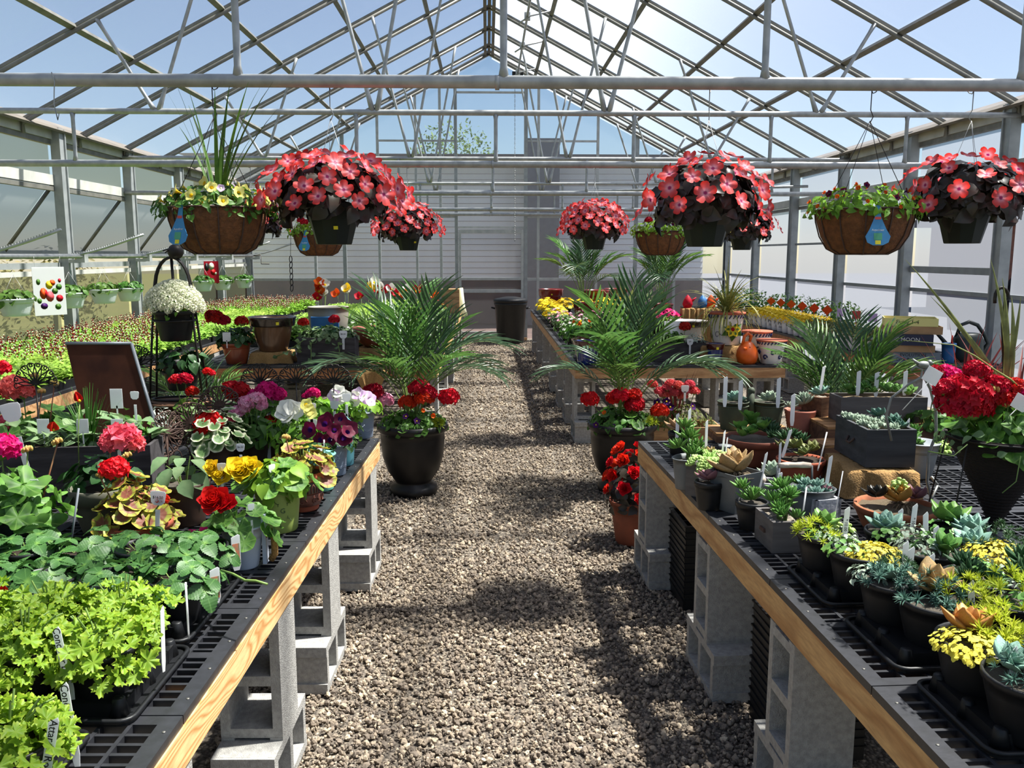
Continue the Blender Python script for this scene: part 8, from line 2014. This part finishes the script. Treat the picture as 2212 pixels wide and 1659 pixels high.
for (lb, u, y, s) in [('striped dracaena with upright spikes on the right far bench', 1352, 9.4, .55)]:
    t = thing('potted_dracaena', lb, 'potted plant', (ony(u, 700, y).x, y, ZT)); pot_of(t, 'pdr', .12, .1, .2, 'black_plastic', .006); g = grass_mb(60, s, 9, .015, (3, 58), .45); g.build('foliage', 'leaf_olive', t, (0, 0, .2), kind='stuff')
t = thing('petunia_pot', 'magenta petunias in a dark pot beside the right far dracaena', 'potted plant', (ony(1440, 690, 8.9).x, 8.95, ZT)); pot_of(t, 'mpp', .15, .12, .27, 'glaze_dark', .006); foliage(t, dome(120, .2, .2, .12, .05, 7, z0=.27), 'leaf_bright', LF); flowers(t, PET['magenta'], [(.17 * cos(i * 2.4) * sqrt(i / 22), .17 * sin(i * 2.4) * sqrt(i / 22), .40 - .003 * i) for i in range(22)], 1.0, up=1.0)
for (u, y, nm) in [(1190, 14.4, 'by the aisle'), (1288, 14.0, 'in the middle'), (1330, 14.6, 'toward the wall')]: glazed('red glazed pot at the far end of the right far bench, ' + nm, u, 650, y, .2, .15, .40, 'glaze_red', 'glaze_red')
# ------------------------------------------------------------------ right wall bench: white nursery pots, boxes, watering can
wp = MB(); wp.lathe(pot_prof(.085, .07, .165, .004, rimh=.012, wall=.003), 26); WPM = wp.mesh('pot', 'white_plastic'); PW = text_mesh('PW', .055, 'marker_ink'); PWS = text_mesh('PROVEN\nWINNERS', .014, 'marker_ink')
fm = {}
for k, (lm, n_) in enumerate([('petal_yellow', 0), ('leaf_bronze', 1)]):
    mb = MB(); mb.scat(LF, dome(110, .10, .10, .11, .035, 300 + k, z0=.15)); fm[k] = mb.mesh('foliage', 'leaf_olive' if k else 'petal_yellow')
def wpot(x, y, k, lb, rot):
    t = thing('white_nursery_pot', lb, 'potted plant', (x, y, ZT), 0, 'white PW nursery pots'); obj('pot', WPM, t); soil_part(t, .078, .145); obj('foliage', fm[k], t, kind='stuff')
    a = rot; obj('lettering', PW, t, mat=Matrix.Rotation(a, 4, 'Z') @ Matrix.Translation((0, -.0825, .105)) @ Euler((pi / 2 - .09, 0, 0)).to_matrix().to_4x4()); obj('lettering', PWS, t, mat=Matrix.Rotation(a, 4, 'Z') @ Matrix.Translation((0, -.0785, .06)) @ Euler((pi / 2 - .09, 0, 0)).to_matrix().to_4x4())
    return t
for r in range(2):
    for i in range(20):
        y = 8.25 + .20 * i + .07 * r; x = 3.78 + .19 * r; k = 1 if y < 9.9 else 0
        t = wpot(x, y, k, '%s plant in white PW pot, right wall bench, %s of the %s row' % (('yellow-leaved', 'bronze-leaved')[k], ORD[i], ('front', 'second')[r]), -.42 + U(-.25, .25))
        if r == 1 and i % 2 == 0:
            mb = MB(); mb.box((0, 0, 0), (.085, .002, .085), (0, pi / 4 if k == 0 else 0, 0)); mb.tube([(0, .003, 0), (0, .003, -.2)], .003, 4); mb.build('plant_marker', 'petal_orange' if k == 0 else 'petal_lilac' if i % 4 else 'tag_red', t, (0, 0, .33), (0, 0, -.3))
for i in range(8): bedding('green_shrub', 'green shrub by the right wall, %s from the far end' % ORD[i], 4.35, 15.6 - .75 * i, 'leaf_green', None, 0, .26, .3, seed=400 + i, group='green shrubs by the right wall')
mat('card_brown', srgb(176, 142, 104), srgb(160, 128, 92), rough=.85, scale=10); mat('card_navy', srgb(34, 40, 66), rough=.6); mat('card_yellow', srgb(222, 216, 140), rough=.7); mat('card_grey', srgb(126, 136, 146), rough=.7)
zc = ZT
for (nm, w, d, h, m_, tx, rz, dx) in [('lowest cardboard flat box lettered EVOLUTION', .40, .30, .10, 'card_grey', 'EVOLUTION\nCraft Brewing Co', -.2, .06), ('plain brown cardboard flat box above the EVOLUTION one', .42, .32, .06, 'card_brown', None, -.25, .0), ('navy cardboard flat box lettered BLUE MOON', .44, .34, .10, 'card_navy', 'BLUE MOON', -.35, -.02), ('plain brown cardboard flat box above the BLUE MOON one', .46, .34, .07, 'card_brown', None, -.3, .04), ('topmost pale yellow cardboard flat box lettered Firing 1-4', .44, .32, .07, 'card_yellow', 'Firing 1-4', -.38, .02)]:
    q = ony(1962, 700, 7.72); t = thing('cardboard_box', nm, 'cardboard box', (q.x + dx, 7.74, zc), rz, 'stacked cardboard flat boxes'); mb = MB()
    for (a, b, c_, e) in ((0, -d / 2, w, .006), (0, d / 2, w, .006), (-w / 2, 0, .006, d), (w / 2, 0, .006, d)): mb.box((a, b, h / 2), (c_, e, h))
    mb.build('sides', m_, t); mb = MB(); mb.box((0, 0, .004), (w - .006, d - .006, .006)); mb.build('base', 'card_brown', t); zc += h + .001
    if tx: me = text_mesh(tx, .05 if '\n' not in tx else .04, 'marker_ink' if m_ != 'card_navy' else 'marker_white'); obj('lettering', me, t, (-.03, -d / 2 - .0045, h * .52), (pi / 2, 0, 0))
mat('can_green', srgb(30, 40, 38), rough=.4)
q = ony(2088, 770, 7.75); t = thing('watering_can', 'dark green plastic watering can at the end of the right wall bench', 'watering can', (q.x, 7.75, ZT), 0); mb = MB(); mb.lathe([(0, 0), (.13, 0), (.135, .02), (.125, .2), (.10, .25), (.07, .26), (0, .255)], 28, sx=1.1, sy=.8); mb.build('body', 'can_green', t); mb = MB(); mb.tube([(-.11, 0, .22), (-.08, 0, .33), (.0, 0, .36), (.08, 0, .33), (.15, 0, .24), (.19, 0, .16), (.135, 0, .08)], .018, 8); mb.build('handle', 'can_green', t); mb = MB(); mb.tube([(-.12, 0, .06), (-.24, 0, .2), (-.32, 0, .28)], [.03, .018, .014], 8); mb.build('spout', 'can_green', t); mb = MB(); mb.lathe([(.014, 0), (.05, .03), (.05, .035), (0, .04)], 14); mb.build('rose', 'white_plastic', t, (-.33, 0, .28), (0, -.7, 0))
q = ony(2045, 775, 7.62); t = thing('blue_tub', 'bright blue plastic tub beside the green watering can', 'tub', (q.x, 7.6, ZT)); mb = MB(); mb.lathe(pot_prof(.06, .05, .18, .003), 20); mb.build('tub', 'panel_blue', t); mb = MB(); mb.tube([(.02, 0, .1), (.025, 0, .25)], .008, 6); mb.build('trowel_handle', 'petal_red', t)
# palm and cordylines standing behind the right near bench
t = thing('areca_palm', 'broad areca palm in a black tub behind the right near bench', 'potted plant', (ony(1825, 830, 5.35).x, 5.35, 0)); pot_of(t, 'ap', .2, .15, .40, 'black_plastic', .01); palm(t, 20, .42, .82, 6, .05)
for (u, y, nm) in [(2085, 5.9, 'red cordyline behind the scarlet geraniums'), (2200, 5.0, 'red cordyline at the right edge')]:
    t = thing('cordyline', nm + ' in a dark tub', 'potted plant', (ony(u, 800, y).x, y, 0)); pot_of(t, 'cd', .18, .14, .5, 'glaze_dark', .01); g = grass_mb(26, .75, u, .016, (2, 35), .3); g.build('foliage', 'leaf_red', t, (0, 0, .5), kind='stuff')
# ------------------------------------------------------------------ end of the aisle
t = thing('trash_can', 'black plastic trash can with domed lid beside the end door', 'trash can', (.44, 16.3, 0)); mb = MB(); mb.lathe([(0, 0), (.25, 0), (.255, .02), (.30, .72), (.315, .73), (.315, .78), (.29, .78), (.28, .7), (0, .68)], 32); mb.build('bin', 'black_plastic', t)
mb = MB(); mb.lathe([(.32, 0), (.325, .05), (.29, .075), (.1, .11), (0, .115)], 32); mb.build('lid', 'black_plastic', t, (0, 0, .775))
for s in (-1, 1): mb = MB(); mb.tube([(s * .3, -.06, .66), (s * .36, -.05, .68), (s * .36, .05, .68), (s * .3, .06, .66)], .012, 6); mb.build('handle', 'black_plastic', t)
t = thing('tool_crate', 'tan wooden crate of tools at the far end of the left bench', 'crate', (-.62, 14.6, ZT)); mb = MB(); mb.box((0, 0, .2), (.30, .4, .40)); mb.build('box', 'board_tan', t); mb = MB(); mb.tube([(.18, -.1, .42), (.20, -.12, .1), (.24, -.14, -.05)], [.03, .045, .05], 8); mb.build('cloth', 'petal_cream', t)
# ------------------------------------------------------------------ outside, left and right
for i in range(9):
    y = 7.5 + 1.1 * i; t = thing('dry_shrub', 'brownish hedge shrub outside the left wall, %s from the camera' % ORD[i], 'shrub', (-9.0 - .3 * (i % 3), y + 4, 0), 0, 'shrubs outside the left wall'); q_ = dome(260, 1.0, .9, 1.0, .12, 500 + i, z0=.9, lo=-.8, inner=.3)
    mb = MB(); mb.scat(LEAF4, q_); mb.build('foliage', 'dry_shrub', t, kind='stuff'); mb = MB(); mb.tube([(0, 0, 0), (.05, 0, 1.2)], .05, 6); mb.build('stem', 'bark', t)
def car(label, loc, rz, m):
    t = thing('parked_car', label, 'car', loc, rz, 'parked cars'); mb = MB(); mb.prism([(-2.2, .35), (2.2, .35), (2.25, .75), (1.9, .95), (1.0, 1.02), (.45, 1.5), (-1.2, 1.55), (-2.1, 1.05), (-2.25, .8)], 1.75, 'y', -.875); mb.build('body', m, t)
    mb = MB(); mb.prism([(.85, 1.04), (.38, 1.44), (-1.12, 1.48), (-1.75, 1.1)], 1.78, 'y', -.89); mb.build('windows', 'car_glass', t)
    for x in (-1.4, 1.4):
        for y in (-.85, .85): mb = MB(); mb.tube([(x, y - .1, .33), (x, y + .1, .33)], .33, 16); mb.build('wheel', 'tyre', t)
car('dark car parked outside the right wall', (9.6, 13.5, -.05), pi / 2 + .1, 'car_paint'); car('silver car parked outside the right wall near the camera', (8.6, 8.3, -.05), pi / 2, 'car_paint_grey')
t = thing('brick_building', 'brown brick building across the parking lot on the right', 'building', (14.5, 14, -.05)); mb = MB(); mb.b2((0, -14, 0), (6, 14, 2.6)); mb.build('wall', 'brickwork', t); mb = MB(); mb.b2((-.4, -14.4, 2.6), (6.4, 14.4, 2.85)); mb.build('roof', 'asphalt', t)
